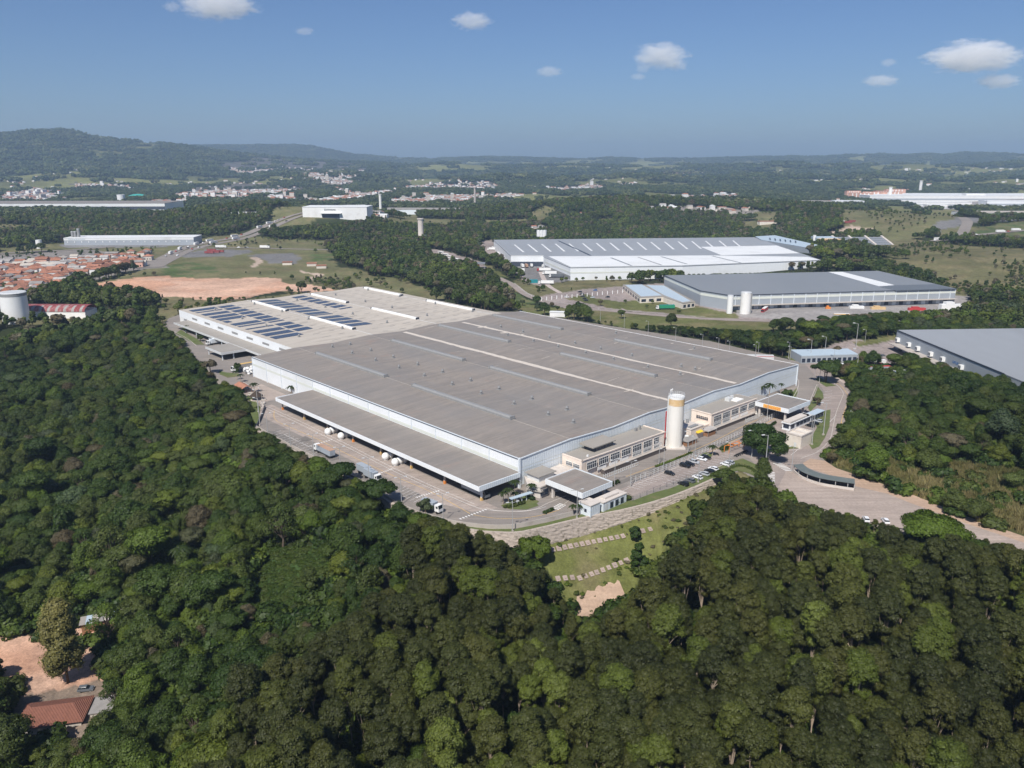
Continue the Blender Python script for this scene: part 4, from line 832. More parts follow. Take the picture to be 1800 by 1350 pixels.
for u in RID:
    z=roofz(u)+.02; MB().quad((u-.15,0,z),(u+.15,0,z),(u+.15,LV,z),(u-.15,LV,z)).build('ridge_cap',MATS['roof_beige'],W)
def monitor(u,v0,v1,parent,zz,wd=2.2,h=1.5,m='galv',name='roof_monitor',white=False):
    mo=MB(); z=zz
    pr=[(-wd/2,-.2),(-wd/2,h*.55),(-wd*.28,h),(wd*.28,h),(wd/2,h*.55),(wd/2,-.2)]
    vs=[(u+a,v0,z+b) for a,b in pr]+[(u+a,v1,z+b) for a,b in pr]; n=len(pr)
    mo.add(vs,[(i,i+1,n+i+1,n+i)[::-1] for i in range(n-1)]+[tuple(range(n)),tuple(range(2*n-1,n-1,-1))],0)
    o=mo.build(name,[MATS[m]],parent)
    for va_,vb_ in ((v0-.3,v0+.25),(v1-.25,v1+.3)): MB().box(u-wd*.62,va_,z-.1,u+wd*.62,vb_,z+h*1.05).build('end_cap',MATS['trim_dark'] if white else MATS['galv'],o)
    mo=MB(); k=0; v=v0+1.5
    while v<v1-1: mo.box(u-wd*.5-.06,v,z,u+wd*.5+.06,v+.14,z+h*.62); v+=2.4
    mo.build('rib_band',MATS['galv_light' if white else 'galv'],o)
    return o
for u,vv in ((28,[(34,105),(129,198)]),(79,[(35.5,105.5),(128,196.5)]),(129.2,[(34.5,101.5),(145,214)]),(180,[(35,104),(149,216)])):
    for a,b in vv: monitor(u,a,b,W,roofz(u))
ventmesh=MB().box(-.9,-.9,-.3,.9,.9,.22).box(-.5,-.5,.22,.5,.5,.7).cyl(0,0,.7,1.1,.4,.4,8).cyl(0,0,1.1,1.9,.75,.5,10).mesh('roof_vent',[MATS['galv']])
for uu,vs_ in ((45,[210,188,164,141.5,119,96,74,51,29,14]),(57,[209.5,187,164,141,119,96,74.5,51.5,29]),(144,[162.7,139,118,96,75,51,30]),(159,[185.6,164,140,118,97.5,74,40,31]),(200,[120,60])):
    for v in vs_: link('roof_vent',ventmesh,W,(uu,v,roofz(uu)))
rs=np.random.RandomState(5)
def seal(u,v0,v1,wmin,wmax,name='sealant_strip',step=2.2,thin=0):
    mb=MB(); v=v0; wl=wr=(wmin+wmax)/2; z=roofz(u)+.09; pa=None
    while v<v1:
        wl=np.clip(wl+rs.uniform(-.5,.5),wmin,wmax); wr=np.clip(wr+rs.uniform(-.5,.5),wmin,wmax); off=rs.uniform(-.15,.15)
        p=(u-wl/2+off,u+wr/2+off,v)
        if pa: mb.quad((pa[0],pa[2],z),(pa[1],pa[2],z),(p[1],p[2],z),(p[0],p[2],z))
        pa=p; v+=rs.uniform(.6,1.4)*step
    return mb.build(name,MATS['sealant'],W)
seal(103.3,3,219,1.5,4.2); seal(152.3,2,218,1.2,3.6); seal(LU-.5,2,215,.5,1.1)
for (u,v,a,b) in [(102,30,7,1.0),(151.5,196,9,3.0),(150,172,8,3.4),(159,165,4,1.2),(154,160,5,1.6),(100,12,9,.5),(132,103,5,.8),(84,108,6,.5),(123,216,8,.6),(176,100,5,.8),(122,128,9,.4),(119,104,8,.5),(197,60,6,.9),(203,78,3,1.4),(193,106,3,.8),(142,52,3,.6),(146,30,4,.7),(163,31,3,.7),(94,150,6,.4),(112,48,12,.3),(90,70,8,.3),(191,40,12,.3)]:
    z=roofz(u)+.1; mb=MB(); P=[]
    for k in range(10): t=2*math.pi*k/10; P.append((u+a/2*math.cos(t)*rs.uniform(.7,1.2),v+b/2*math.sin(t)*rs.uniform(.6,1.3)))
    mb.prism(P,0,[roofz(p[0])+.1 for p in P],sides=False).build('sealant_patch',MATS['sealant'],W)
# ------------------------------------------------------------------ long loading canopy
Cn=top('loading_canopy','long flat brown roofed loading canopy along the sunny side of the big warehouse','canopy',(A0[0],A0[1],0),ANG)
MB().prism([(-20.6,-.6),(-.35,-.6),(-.35,154),(-20.6,154)],5.9,[6.35,6.75,6.75,6.35]).build('roof',MATS['roof_brown'],Cn)
MB().box(-20.9,-1.0,4.9,-20.6,154.3,6.6).build('fascia',MATS['wall_white'],Cn); MB().box(-20.6,-1.0,4.9,-.4,-.6,6.8).build('fascia',MATS['wall_blue'],Cn); MB().box(-20.6,154.02,4.9,-.4,154.3,6.8).build('fascia',MATS['wall_white'],Cn)
for i in range(8):
    v=1.0+i*21.7; m=MB().box(-18.4,v-.3,1.3,-17.8,v+.3,5.9,0).box(-18.5,v-.4,0,-17.7,v+.4,1.3,1); m.build('column',[MATS['concrete' if i else 'trim_light'],MATS['yellow_paint' if i%3!=1 else 'orange_paint']],Cn)
    MB().box(-20.5,v-.15,5.3,-.4,v+.15,5.85).build('beam',MATS['galv'],Cn)
tank=MB().cyl(0,0,0,.5,1.05,1.25,14).cyl(0,0,.5,1.1,1.25,1.55,16).ball(0,0,1.5,1.62,16,8,lo=-25).mesh('bulk_bag',[MATS['white_paint']],True)
def domes(px,label):
    x,y=at(*px); t=top('white_dome_tank',label,'tank',(x,y,0),0,'white domed tanks along the loading canopy'); link('shell',tank,t); MB().box(-1.1,-1.1,0,-.8,-.8,.6).box(.8,-1.1,0,1.1,-.8,.6).box(-1.1,.8,0,-.8,1.1,.6).box(.8,.8,0,1.1,1.1,.6).build('foot',MATS['galv'],t)
for px,l in (((577,764),'white domed tank nearest the left end of the loading canopy, fully in the sun'),((584,761.5),'domed tank half in shade just behind the sunlit dome at the canopy left end'),((600,771.5),'white domed tank between the first two canopy columns, next along from the left pair'),((608,768.5),'shaded domed tank close behind the second sunlit dome'),((590,759.5),'deepest shaded domed tank of the left cluster under the canopy'),((616,766.5),'deepest shaded domed tank behind the second sunlit dome'),((678,808),'white domed tank left of the pair near the canopy middle'),((686,805),'shaded domed tank behind the left dome of the canopy middle'),((695,818),'white domed tank furthest to the right along the canopy'),((703,815),'shaded domed tank behind the right-hand sunlit dome'),((711,812.5),'deepest shaded domed tank at the right end of the domes')): domes(px,l)
# ------------------------------------------------------------------ solar warehouse
S=top('solar_warehouse','pale roofed warehouse carrying rows of dark solar panels behind the brown one','warehouse',(A0[0],A0[1],0),ANG)
SU0,SU1,SV0,SV1,SZ=29.5,197.5,LV+.25,407.0,11.0
SPR=[(SU0,SZ),(58,SZ+.3),(84,SZ+1.1),(110,SZ+.2),(136,SZ+1.1),(162,SZ+.2),(188,SZ+1.0),(SU1,SZ+.6)]
sz=lambda u: float(np.interp(u,[p[0] for p in SPR],[p[1] for p in SPR]))
mb=MB()
for (u0,z0),(u1,z1) in zip(SPR[:-1],SPR[1:]): mb.quad((u0,SV0,z0),(u1,SV0,z1),(u1,SV1,z1),(u0,SV1,z0))
mb.build('roof',MATS['roof_beige'],S)
MB().box(SU0+.25,SV0,0,SU1,SV1-.2,SZ-.3).build('core_wall',MATS['wall_white'],S)
for i in range(11):
    v0=SV0+(SV1-SV0)*i/11+.05; v1=SV0+(SV1-SV0)*(i+1)/11-.05
    MB().box(SU0-.02,v0,5.6,SU0+.25,v1,11.0,0).box(SU0+.05,v0,0,SU0+.25,v1,5.6,1).build('wall_panel',[MATS['wall_white'],MATS['white_paint']],S)
for k in range(1,8):
    v=SV1-3-22.5*k
    if k<8: MB().box(SU0-.12,v-8,7.2,SU0-.02,v+1,8.6,0).build('louvre_strip',MATS['galv'],S)
for (va,n) in ((398,4),(352,4),(343,3),(266,6),(256,6),(247,5)):
    for j in range(n):
        v=va-j*1.55; MB().box(SU0-.06,v-.5,4.1,SU0+.04,v+.5,5.4,0).box(SU0-.1,v-.62,4.0,SU0+.02,v-.5,5.5,1).box(SU0-.1,v+.5,4.0,SU0+.02,v+.62,5.5,1).build('window',[MATS['window_glass'],MATS['white_paint']],S)
MB().box(SU0-.06,228.5,6.6,SU0-.02,231.5,9.2).build('faded_red_mark',mat('faded_red',(.50,.33,.28),.7,.25,1.,dirt=(.6,.6,.6),dirtamt=.8,dsc=1.2),S)
for u in (84,136,188):
    z=sz(u)+.02; MB().quad((u-.25,SV0,z),(u+.25,SV0,z),(u+.25,SV1,z),(u-.25,SV1,z)).build('ridge_cap',MATS['roof_white'],S)
    for a,b in ((340,396),(248,305)): monitor(u,a,b,S,sz(u),2.2,1.35,'white_paint','roof_monitor',True)
for u,vv in ((48,(384,338,301,256)),(80,(385,340,301,256)),(115,(382,338,299,255)),(150.5,(382,337,300,256)),(184.5,(385,338,290,245))):
    for v in vv: link('roof_vent',ventmesh,S,(u,v,sz(u)),scale=None)
cellm=MATS['solar_cell']
def array(u0,u1,vc,wv):
    m=MB(); z0,z1=sz(u0)+.16,sz(u1)+.16; m.prism([(u0,vc-wv/2),(u1,vc-wv/2),(u1,vc+wv/2),(u0,vc+wv/2)],min(z0,z1)-.1,[z0,z1,z1,z0])
    o=m.build('solar_array',cellm,S,label='row of dark blue solar panels'); fr=MB(); nn=max(2,int((u1-u0)/2.1))
    for i in range(nn+1):
        u=u0+(u1-u0)*i/nn; z=sz(u)+.175; fr.quad((u-.05,vc-wv/2,z),(u+.05,vc-wv/2,z),(u+.05,vc+wv/2,z),(u-.05,vc+wv/2,z))
    for j in range(int(wv/2)+1):
        v=vc-wv/2+j*wv/int(wv/2+.001); z=.172; fr.quad((u0,v-.035,sz(u0)+z),(u1,v-.035,sz(u1)+z),(u1,v+.035,sz(u1)+z),(u0,v+.035,sz(u0)+z))
    fr.build('panel_frame',MATS['galv'],o)
for vc,wv,u1 in ((395,8,53.5),(385,3,53.5),(372.5,8.2,53.5),(359,8.2,53.5),(347,8.2,53.5),(336,7,38.2),(323,8.2,53.5),(314,3.2,53.5),(302,3.2,53.5),(289,8.4,53.5),(276.5,8.4,53.5),(264.5,8.4,53.5)): array(33.8,u1,vc,wv)
for vc,wv in ((394,7.5),(382.5,7.8),(370,8.2),(358,8.2),(345.5,8.2),(333,8.2),(322,8.2),(313,3.2),(300.5,8.2),(288.5,8.2),(276,8.2)): array(55.6,67,vc,wv)
for vc,wv in ((394,8),(382,8.2),(370,8.2),(358,8.2),(345,8.2),(333,8.2),(320.5,8.2),(312.5,3.2),(299.5,8.4),(287.5,8.4),(275.5,8.4),(263,8.4)): array(88.6,105.5,vc,wv)
for vc,wv in ((394.5,8),(382,8.2),(370,8.2),(358.5,8.2),(346,8.2),(334,8.2),(323.5,3.2)): array(118.6,129.4,vc,wv)
skm=mat('skylight_strip',(.23,.21,.185),.5,.15,.5)
for u in (61,72,98,112,124,143,156,168,178):
    for k in range(14):
        v=232+12.3*k
        if (u<70 and v>257) or (85<u<108 and v>255) or (117<u<131 and v>317): continue
        L=5.2+1.4*math.sin(u*3+k); MB().prism([(u-L/2,v-.42),(u+L/2,v-.42),(u+L/2,v+.42),(u-L/2,v+.42)],0,[sz(u-L/2)+.05,sz(u+L/2)+.05]*1+[sz(u+L/2)+.05,sz(u-L/2)+.05],sides=False).build('skylight_strip',skm,S)
# side canopy and dock roofs of the solar warehouse
D=top('dock_canopy','pale grey dock canopy with a projecting bay beside the solar warehouse','canopy',(A0[0],A0[1],0),ANG)
MB().prism([(19,226),(29.4,226),(29.4,391),(19,391)],4.3,[4.9,5.3,5.3,4.9]).build('roof',MATS['roof_lightgrey'],D); MB().box(18.7,226,3.9,19,391,5.15).build('fascia',MATS['galv_light'],D)
MB().prism([(3,272),(18.7,272),(18.7,296),(3,296)],4.3,5.0).build('bay_roof',MATS['roof_lightgrey'],D); MB().box(2.7,271.7,3.8,18.7,272,5.2).box(2.7,272,3.8,3.0,296,5.2).build('fascia',MATS['galv_light'],D)
for u,v in ((4,273.5),(4,294),(11,273),(19.6,330),(19.6,352),(19.6,310),(19.6,372),(19.6,245)): MB().box(u-.25,v-.25,0,u+.25,v+.25,4.3).build('column',MATS['trim_light'],D)
# ------------------------------------------------------------------ offices, gates and silo (frame of the main warehouse)
def tp(name,label,cat,group=None): return top(name,label,cat,(A0[0],A0[1],0),ANG,group)
def window_row(par,axis,pos,a0,a1,z0,z1,n,m2='office_pink',out=.05,sub=5):
    """n window bands on a wall: axis 'u' = wall along u at v=pos (facing -v); 'v' = wall along v at u=pos (facing -u)"""
    st=(a1-a0)/n
    for i in range(n):
        s0=a0+st*i+st*.10; s1=a0+st*(i+1)-st*.10; fr=MB(); g=MB()
        def bx(mb,p,q,zz0,zz1,o0,o1,m=0):
            if axis=='u': mb.box(p,pos-o1,zz0,q,pos-o0,zz1,m)
            else: mb.box(pos-o1,p,zz0,pos-o0,q,zz1,m)
        bx(fr,s0-.12,s1+.12,z0-.14,z0,.0,.16); bx(fr,s0-.12,s1+.12,z1,z1+.12,.0,.16); bx(fr,s0-.12,s0,z0,z1,0,.14); bx(fr,s1,s1+.12,z0,z1,0,.14)
        for k in range(1,sub):
            s=s0+(s1-s0)*k/sub; bx(fr,s-.07,s+.07,z0,z1,.02,.07)
        bx(fr,s0,s1,z0+(z1-z0)*.62,z0+(z1-z0)*.62+.09,.02,.10)
        f=fr.build('window',MATS[m2],par); bx(g,s0,s1,z0,z1,0,.03); g.build('pane',MATS['window_glass'],f)
OA=tp('office_block','two storey pinkish office block with rows of windows nearest the front corner','building')
MB().prism([(22.9,-11),(74.5,-12),(74.8,-.6),(22.9,-.6)],0,8.0).build('wall',MATS['office_pink'],OA)
MB().prism([(23.2,-10.7),(74.2,-11.7),(74.5,-.6),(23.2,-.6)],7.9,8.03,sides=False).build('roof',MATS['roof_lightgrey'],OA)
MB().box(22.8,-11.3,7.9,23.3,-.6,8.35).prism([(22.8,-11.3),(74.7,-12.3),(74.7,-11.9),(22.8,-10.9)],7.9,8.35).box(74.3,-12.2,7.9,74.8,-.6,8.35).build('parapet',MATS['office_pink'],OA)
def sk(o):  # the long wall runs very slightly off the frame
    return o
window_row(OA,'u',-11.9,24.2,73.6,4.1,6.9,7,'white_paint'); window_row(OA,'u',-11.9,52.5,73.6,2.3,3.4,3,'white_paint',sub=6); window_row(OA,'v',22.9,-10.2,-2.5,4.4,6.0,2,'white_paint')
for i in range(3): MB().box(31.5+7*i,-11.75,2.0,36.8+7*i,-11.6,3.3).build('blank_panel',MATS['plaster_white'],OA)
MB().box(34,-13.4,0,74,-11.3,1.8).build('dark_plinth',mat('plinth_dark',(.10,.085,.08),.9,.15,.5),OA)
MB().prism([(33.8,-13.5),(74,-13.6),(74,-12),(34,-11.4)],1.8,1.95).build('loading_ledge',MATS['concrete'],OA)
sh=MB().box(34.2,-7.6,8,45.6,-2.0,10.2).build('rooflight_base',MATS['trim_dark'],OA); MB().prism([(32.2,-8.6),(46.2,-8.6),(46.2,-1.4),(32.2,-1.4)],10.1,[10.5,10.5,10.9,10.9]).build('rooflight_cover',MATS['roof_lightgrey'],OA)
window_row(OA,'u',-7.7,34.6,45.3,8.4,9.9,2,'galv'); MB().box(28,-9.5,8,28.7,-8.8,8.7).build('roof_unit',MATS['white_paint'],OA); MB().box(66,-3,8,67.4,-2,9.4).build('roof_unit',MATS['galv'],OA); MB().box(69,-3,8,69.8,-2.2,9.9).build('roof_unit',MATS['galv'],OA)
OB=tp('office_block','two storey pinkish office block with rows of windows beyond the tall tank','building')
MB().prism([(110.2,-11.9),(148.4,-12.3),(148.4,-1),(110.2,-1)],0,8.0).build('wall',MATS['office_pink'],OB)
MB().prism([(110.5,-11.6),(148.1,-12),(148.1,-1),(110.5,-1)],7.9,8.03,sides=False).build('roof',MATS['roof_lightgrey'],OB)
MB().box(110.0,-12.2,7.9,110.5,-1,8.35).prism([(110.0,-12.2),(148.6,-12.6),(148.6,-12.2),(110.0,-11.8)],7.9,8.35).build('parapet',MATS['office_pink'],OB)
window_row(OB,'u',-12.32,110.9,147.8,4.1,6.9,5,'white_paint'); window_row(OB,'u',-12.32,110.9,125.8,2.1,3.3,2,'white_paint',sub=6); window_row(OB,'v',110.2,-11,-3,4.6,6.2,1,sub=6); window_row(OB,'v',110.2,-11,-5,1.6,2.7,1,sub=5)
for i in range(2): MB().box(127+8*i,-12.35,1.9,133+8*i,-12.2,3.1).build('blank_panel',MATS['plaster_white'],OB)
MB().box(110,-13.8,0,136,-12,1.6).build('dark_plinth',MATS['plinth_dark'],OB); MB().prism([(109.5,-14),(147,-14),(147,-12),(109.5,-12)],1.6,1.75).build('loading_ledge',MATS['concrete'],OB)
MB().box(134,-6,8,137,-3.5,9.6).box(138,-5,8,139.4,-4,10).build('roof_unit',MATS['galv_light'],OB); MB().box(136,-9,8.02,142,-5,8.5).build('roof_unit',MATS['plaster_white'],OB)
for nm,(a,b) in (('a',(30,52)),('b',(133,152))):
    t=tp('ramp_railing','grey ramp railing in front of the '+('near' if nm=='a' else 'far')+' office block','railing'); n=int((b-a)/1.3)
    for i in range(n): MB().box(a+1.3*i,-16.1,0,a+1.3*i+.16,-15.95,2.0-.03*i).build('post',MATS['galv_light'],t)
    MB().box(a,-16.1,1.35,b,-15.98,1.5).box(a,-16.1,.1,b,-15.98,.35).build('rail',MATS['galv_light'],t)
# pump house and plinth beside the silo
PH=tp('pump_house','small pinkish flat roofed pump house with yellow awning right of the tall tank','building')
MB().box(92,-13.5,0,101.5,-4.5,5.2).build('wall',MATS['office_pink'],PH); MB().box(91.8,-13.7,5.2,101.7,-4.3,5.5).build('parapet',MATS['concrete_light'],PH); MB().box(93,-12.6,5.5,99,-10.8,6.0).build('roof_unit',MATS['galv'],PH); MB().prism([(96,-14.8),(100,-14.8),(100,-13.5),(96,-13.5)],3.0,[3.1,3.1,3.7,3.7]).build('awning',mat('yellow_sheet',(.75,.52,.04),.6,.1,1),PH); MB().box(101.5,-11,0,110,-5,3.4).build('side_wall',MATS['office_pink'],PH)
for (u,v,zz,r) in ((93,-7,5.5,.7),(96,-6.5,5.5,.5),(99,-6.6,5.5,.8)): MB().cyl(u,v,zz,zz+1.6,r,r*.8,10).build('roof_fan',MATS['galv'],PH)
SH=tp('scrap_shelter','open lean-to of grey sheets over stored machinery left of the pump house','shelter')
MB().prism([(84.5,-17),(93,-17),(93,-13.8),(84.5,-13.8)],2.1,[2.2,2.2,3.1,3.1]).build('roof',MATS['fibre_roof'],SH); MB().box(85,-16.6,0,92.5,-14,1.6).build('machinery',MATS['wood'],SH)
for a in (85,88.8,92.6): MB().box(a,-16.9,0,a+.15,-16.75,2.1).build('post',MATS['galv'],SH)
SH2=tp('scrap_shelter','open lean-to over dark red machinery between the pump house and the far office','shelter')
MB().prism([(102,-16),(109,-16),(109,-12.5),(102,-12.5)],2.6,[2.7,2.7,3.3,3.3]).build('roof',MATS['fibre_roof'],SH2); MB().box(102.6,-15.6,0,108.5,-13,1.5).build('machinery',MATS['wood'],SH2)
for a in (102.2,108.8): MB().box(a,-15.9,0,a+.15,-15.75,2.6).build('post',MATS['galv'],SH2)
sx,sy=fromuv(81.0,-12.6); T=top('water_tower','tall white cylindrical tank with a tan band at its top beside the warehouse','water tank',(sx,sy,0))
TH=23.0; MB().cyl(0,0,0,TH-3.8,3.45,n=40,cap=False).build('shaft',MATS['tank_cream'],T,smooth=True); MB().cyl(0,0,TH-3.8,TH-.9,3.49,n=40,cap=False).build('band',MATS['tan'],T,smooth=True); MB().cyl(0,0,TH-.9,TH,3.46,n=40).build('top_ring',MATS['white_paint'],T)
MB().box(-4.2,-4.2,0,4.2,4.2,.5).build('base_slab',MATS['concrete_light'],T)
rl=MB()
for i in range(24): a=2*math.pi*i/24; b=2*math.pi*(i+1)/24; rl.tube((3.35*math.cos(a),3.35*math.sin(a),TH),(3.35*math.cos(a),3.35*math.sin(a),TH+1.2),.05,n=4).tube((3.35*math.cos(a),3.35*math.sin(a),TH+1.2),(3.35*math.cos(b),3.35*math.sin(b),TH+1.2),.05,n=4).tube((3.35*math.cos(a),3.35*math.sin(a),TH+.6),(3.35*math.cos(b),3.35*math.sin(b),TH+.6),.04,n=4)
rl.build('railing',MATS['galv_light'],T)
for a in (2.2,2.6,3.1): MB().tube((2.6*math.cos(a),2.6*math.sin(a),TH),(2.6*math.cos(a),2.6*math.sin(a),TH+2.3),.06,n=5).ball(2.6*math.cos(a),2.6*math.sin(a),TH+2.4,.28,8,5).build('antenna',MATS['white_paint'],T)
MB().tube((-4.0,.6,1),(-4.0,.6,15.5),.28,n=8).tube((-4.0,.6,15.5),(-3.2,.4,16.2),.28,n=8).build('red_pipe',MATS['red_paint'],T); MB().box(-3.9,-.9,.5,-3.4,-.3,TH).build('ladder_cage',MATS['galv_light'],T)
MB().cyl(0,0,0,3.2,1.1,n=14).build('small_tank',MATS['white_paint'],None,fromuv(89.3,-13.2),label='small white cylinder tank at the foot of the tall tank',category='tank')
# near gate: canopy, reception, guard house
G1=tp('gate_canopy','square white edged canopy with brown roof over the near gate lanes','canopy')
def slabroof(par,u0,v0,u1,v1,z0,z1,roofm,fas=.3,fm=('wall_white','wall_blue')):
    MB().prism([(u0+fas,v0+fas),(u1-fas,v0+fas),(u1-fas,v1-fas),(u0+fas,v1-fas)],z0+.3,z1-.35).build('roof',MATS[roofm],par)
    MB().box(u0,v0,z0,u0+fas,v1,z1).build('fascia',MATS[fm[0]],par); MB().box(u0+fas,v0,z0,u1,v0+fas,z1).build('fascia',MATS[fm[1]],par); MB().box(u1-fas,v0+fas,z0,u1,v1,z1).build('fascia',MATS[fm[1]],par); MB().box(u0+fas,v1-fas,z0,u1-fas,v1,z1).build('fascia',MATS[fm[0]],par)
slabroof(G1,1.2,-31,17.6,-12.6,5.2,7.2,'roof_brown')
for u,v in ((3,-15),(3,-28.5),(15.8,-28.5),(15.8,-15)): MB().box(u-.45,v-.45,0,u+.45,v+.45,5.2).build('column',MATS['concrete_light'],G1)
RC=tp('reception_building','low cream building with a terrace roof and grey roof room behind the near gate canopy','building')
MB().prism([(3,-12.2),(21,-12.2),(21,-.8),(2,-.8),(-2.5,-7),(-1,-12.2)],0,4.2).build('wall',MATS['concrete_light'],RC); MB().box(2,-8.5,4.2,10,-2.2,6.5).build('roof_room',MATS['galv_light'],RC); MB().box(1.2,-9.2,6.5,10.8,-1.5,6.8).build('roof_cover',MATS['roof_lightgrey'],RC)
MB().prism([(3.0,-12.5),(21,-12.5),(21,-.8),(20.7,-.8),(20.7,-12.2),(-.7,-12.2),(-2.2,-7.1),(2.2,-.8),(1.8,-.8),(-2.8,-7.1),(-1.1,-12.5)],4.2,4.7).build('parapet',MATS['concrete_light'],RC)
MB().prism([(-3.6,-7.2),(-1.5,-13),(-.2,-13),(-2.4,-7.2)],2.6,[2.8,2.8,3.3,3.3]).build('awning',MATS['roof_lightgrey'],RC); MB().box(-.9,-12.9,1.0,2.6,-12.45,3.2).build('dark_opening',MATS['window_glass'],RC)
CW=tp('covered_walkway','narrow pale blue roofed walkway on posts beside the planted bed','walkway')
MB().prism([(-13.5,-10.2),(-3.6,-11.2),(-3.4,-9.4),(-13.3,-8.4)],2.5,2.7).build('roof',mat('sheet_blue',(.42,.50,.56),.5,.05,.3),CW)
for i in range(5): u=-13+2.3*i; MB().box(u,-10-.1*i,0,u+.18,-9.8-.1*i,2.5).build('post',MATS['trim_light'],CW)
GH=tp('guard_house','pale blue cube guard room beside the near gate lanes','guard house')
g0=np.array(uvp(1018,912)); 
def gbox(par,cu,cv,du,dv,h,m,nm='wall',rm='concrete_light'):
    MB().box(cu-du/2,cv-dv/2,0,cu+du/2,cv+dv/2,h).build(nm,MATS[m],par); MB().box(cu-du/2-.15,cv-dv/2-.15,h,cu+du/2+.15,cv+dv/2+.15,h+.35).box(cu-du/2+.4,cv-dv/2+.4,h+.35,cu+du/2-.4,cv+dv/2-.4,h+.36,0).build('roof',MATS[rm],par)
uu,vv=uvp(1045,906); gbox(GH,uu,vv+2.5,5.0,5.5,4.2,'wall_blue')
MB().box(uu-2.56,vv+1.5,1.4,uu-2.5,vv+2.6,2.6).build('window',MATS['window_glass'],GH)
GH2=tp('guard_house','low pale blue guard house with flat white roof and doors beside the blue cube room','guard house')
u2,v2=uvp(1082,893); gbox(GH2,u2+.5,v2+3,13,4.5,3.3,'wall_blue'); MB().box(u2-3.5,v2+2,3.6,u2+4,v2+4.2,4.4).build('roof_tank',MATS['concrete_light'],GH2)
for i in range(4): MB().box(u2-5.0+2.9*i,v2+.68,.3,u2-3.4+2.9*i,v2+.74,2.6).build('door' if i==0 else 'window',MATS['galv_light' if i==0 else 'window_glass'],GH2)
# far gate
G2=tp('gate_canopy','white edged gate canopy carrying an orange sign at the far end of the offices','canopy')
slabroof(G2,145.8,-30.8,166.8,-13.2,5.2,7.3,'roof_brown')
MB().box(145.74,-26.8,5.35,145.8,-17.6,7.15).build('sign_board',mat('sign_yellow',(.78,.42,.10),.6,.1,1.5),G2)
def strokes(par,axis,pos,a0,a1,z0,z1,n,m,seed=3,th=.05):
    """row of small painted strokes: lettering too small in the photograph to read"""
    rr=random.Random(seed); mb=MB(); st=(a1-a0)/n
    for i in range(n):
        s0=a0+st*i+st*.12; s1=a0+st*(i+1)-st*.12; t=(s1-s0)*.3; zz=z1 if i==0 else z0+(z1-z0)*.78
        for (p,q,c,d) in ((s0,s0+t,z0,zz),(s0+t,s1,zz-(zz-z0)*.25,zz),(s1-t,s1,z0,zz-(zz-z0)*.25)) if rr.random()<.5 else ((s0,s1,z0,z0+(zz-z0)*.25),(s0,s0+t,z0+(zz-z0)*.25,zz),(s0+t,s1,zz-(zz-z0)*.25,zz)):
            if axis=='u': mb.box(p,pos-th,c,q,pos,d)
            else: mb.box(pos-th,p,c,pos,q,d)
    return mb.build('lettering',MATS[m],par)
strokes(G2,'v',145.74,-26.4,-18.4,5.75,6.75,8,'orange_paint')
for u,v in ((147.5,-15),(147.5,-28.5),(164.5,-28.5),(164.5,-15)): MB().box(u-.45,v-.45,0,u+.45,v+.45,5.2).build('column',MATS['concrete_light'],G2)
LB=tp('gate_office','small white box building joining the far office to the gate canopy','building'); MB().box(148.6,-13,0,160,-5.5,6.2).build('wall',MATS['plaster_white'],LB); MB().box(148.4,-13.2,6.2,160.2,-5.3,6.5).build('roof',MATS['roof_lightgrey'],LB)
GL=tp('gate_lodge','long white gate lodge with tinted corner window and flat roof by the far gate','guard house')
MB().box(137,-36.8,0,157,-32.8,3.6).build('wall',MATS['wall_white'],GL); MB().box(137.2,-36.6,3.6,153,-33,4.3).build('roof_deck',MATS['concrete_light'],GL); MB().box(136.2,-37.3,3.4,157.5,-32.4,3.6).build('roof',MATS['roof_white'],GL); MB().box(157,-36.6,0,170,-33.4,2.8).build('annex_wall',MATS['galv_light'],GL); MB().box(156.8,-37,2.8,170.4,-33,3.0).build('annex_roof',MATS['sheet_blue'],GL)
window_row(GL,'v',137,-36.4,-33.2,1.2,2.7,1,'trim_dark',sub=2); window_row(GL,'u',-36.8,137.5,141,1.2,2.7,1,'trim_dark',sub=2); window_row(GL,'u',-36.8,142.5,156,1.2,2.5,4,'trim_dark',sub=2); window_row(GL,'u',-36.6,157.5,169.5,.6,2.2,4,'trim_dark',sub=2)
TB=tp('transformer_house','cream flat topped box building with open roof wells beside the curved road','building')
a,b=uvp(1413,783); MB().box(a-5,b-1,0,a+4.5,b+6,5.4).build('wall',MATS['plaster'],TB)
MB().box(a-5.2,b-1.2,5.4,a+4.7,b-.8,6).box(a-5.2,b+5.8,5.4,a+4.7,b+6.2,6).box(a-5.2,b-.8,5.4,a-4.8,b+5.8,6).box(a+4.3,b-.8,5.4,a+4.7,b+5.8,6).box(a-.4,b-.8,5.4,a,b+5.8,5.9).build('parapet',MATS['concrete_light'],TB); MB().box(a-5.06,b+1,.1,a-5,b+2.2,2.2).build('door',MATS['galv_light'],TB)
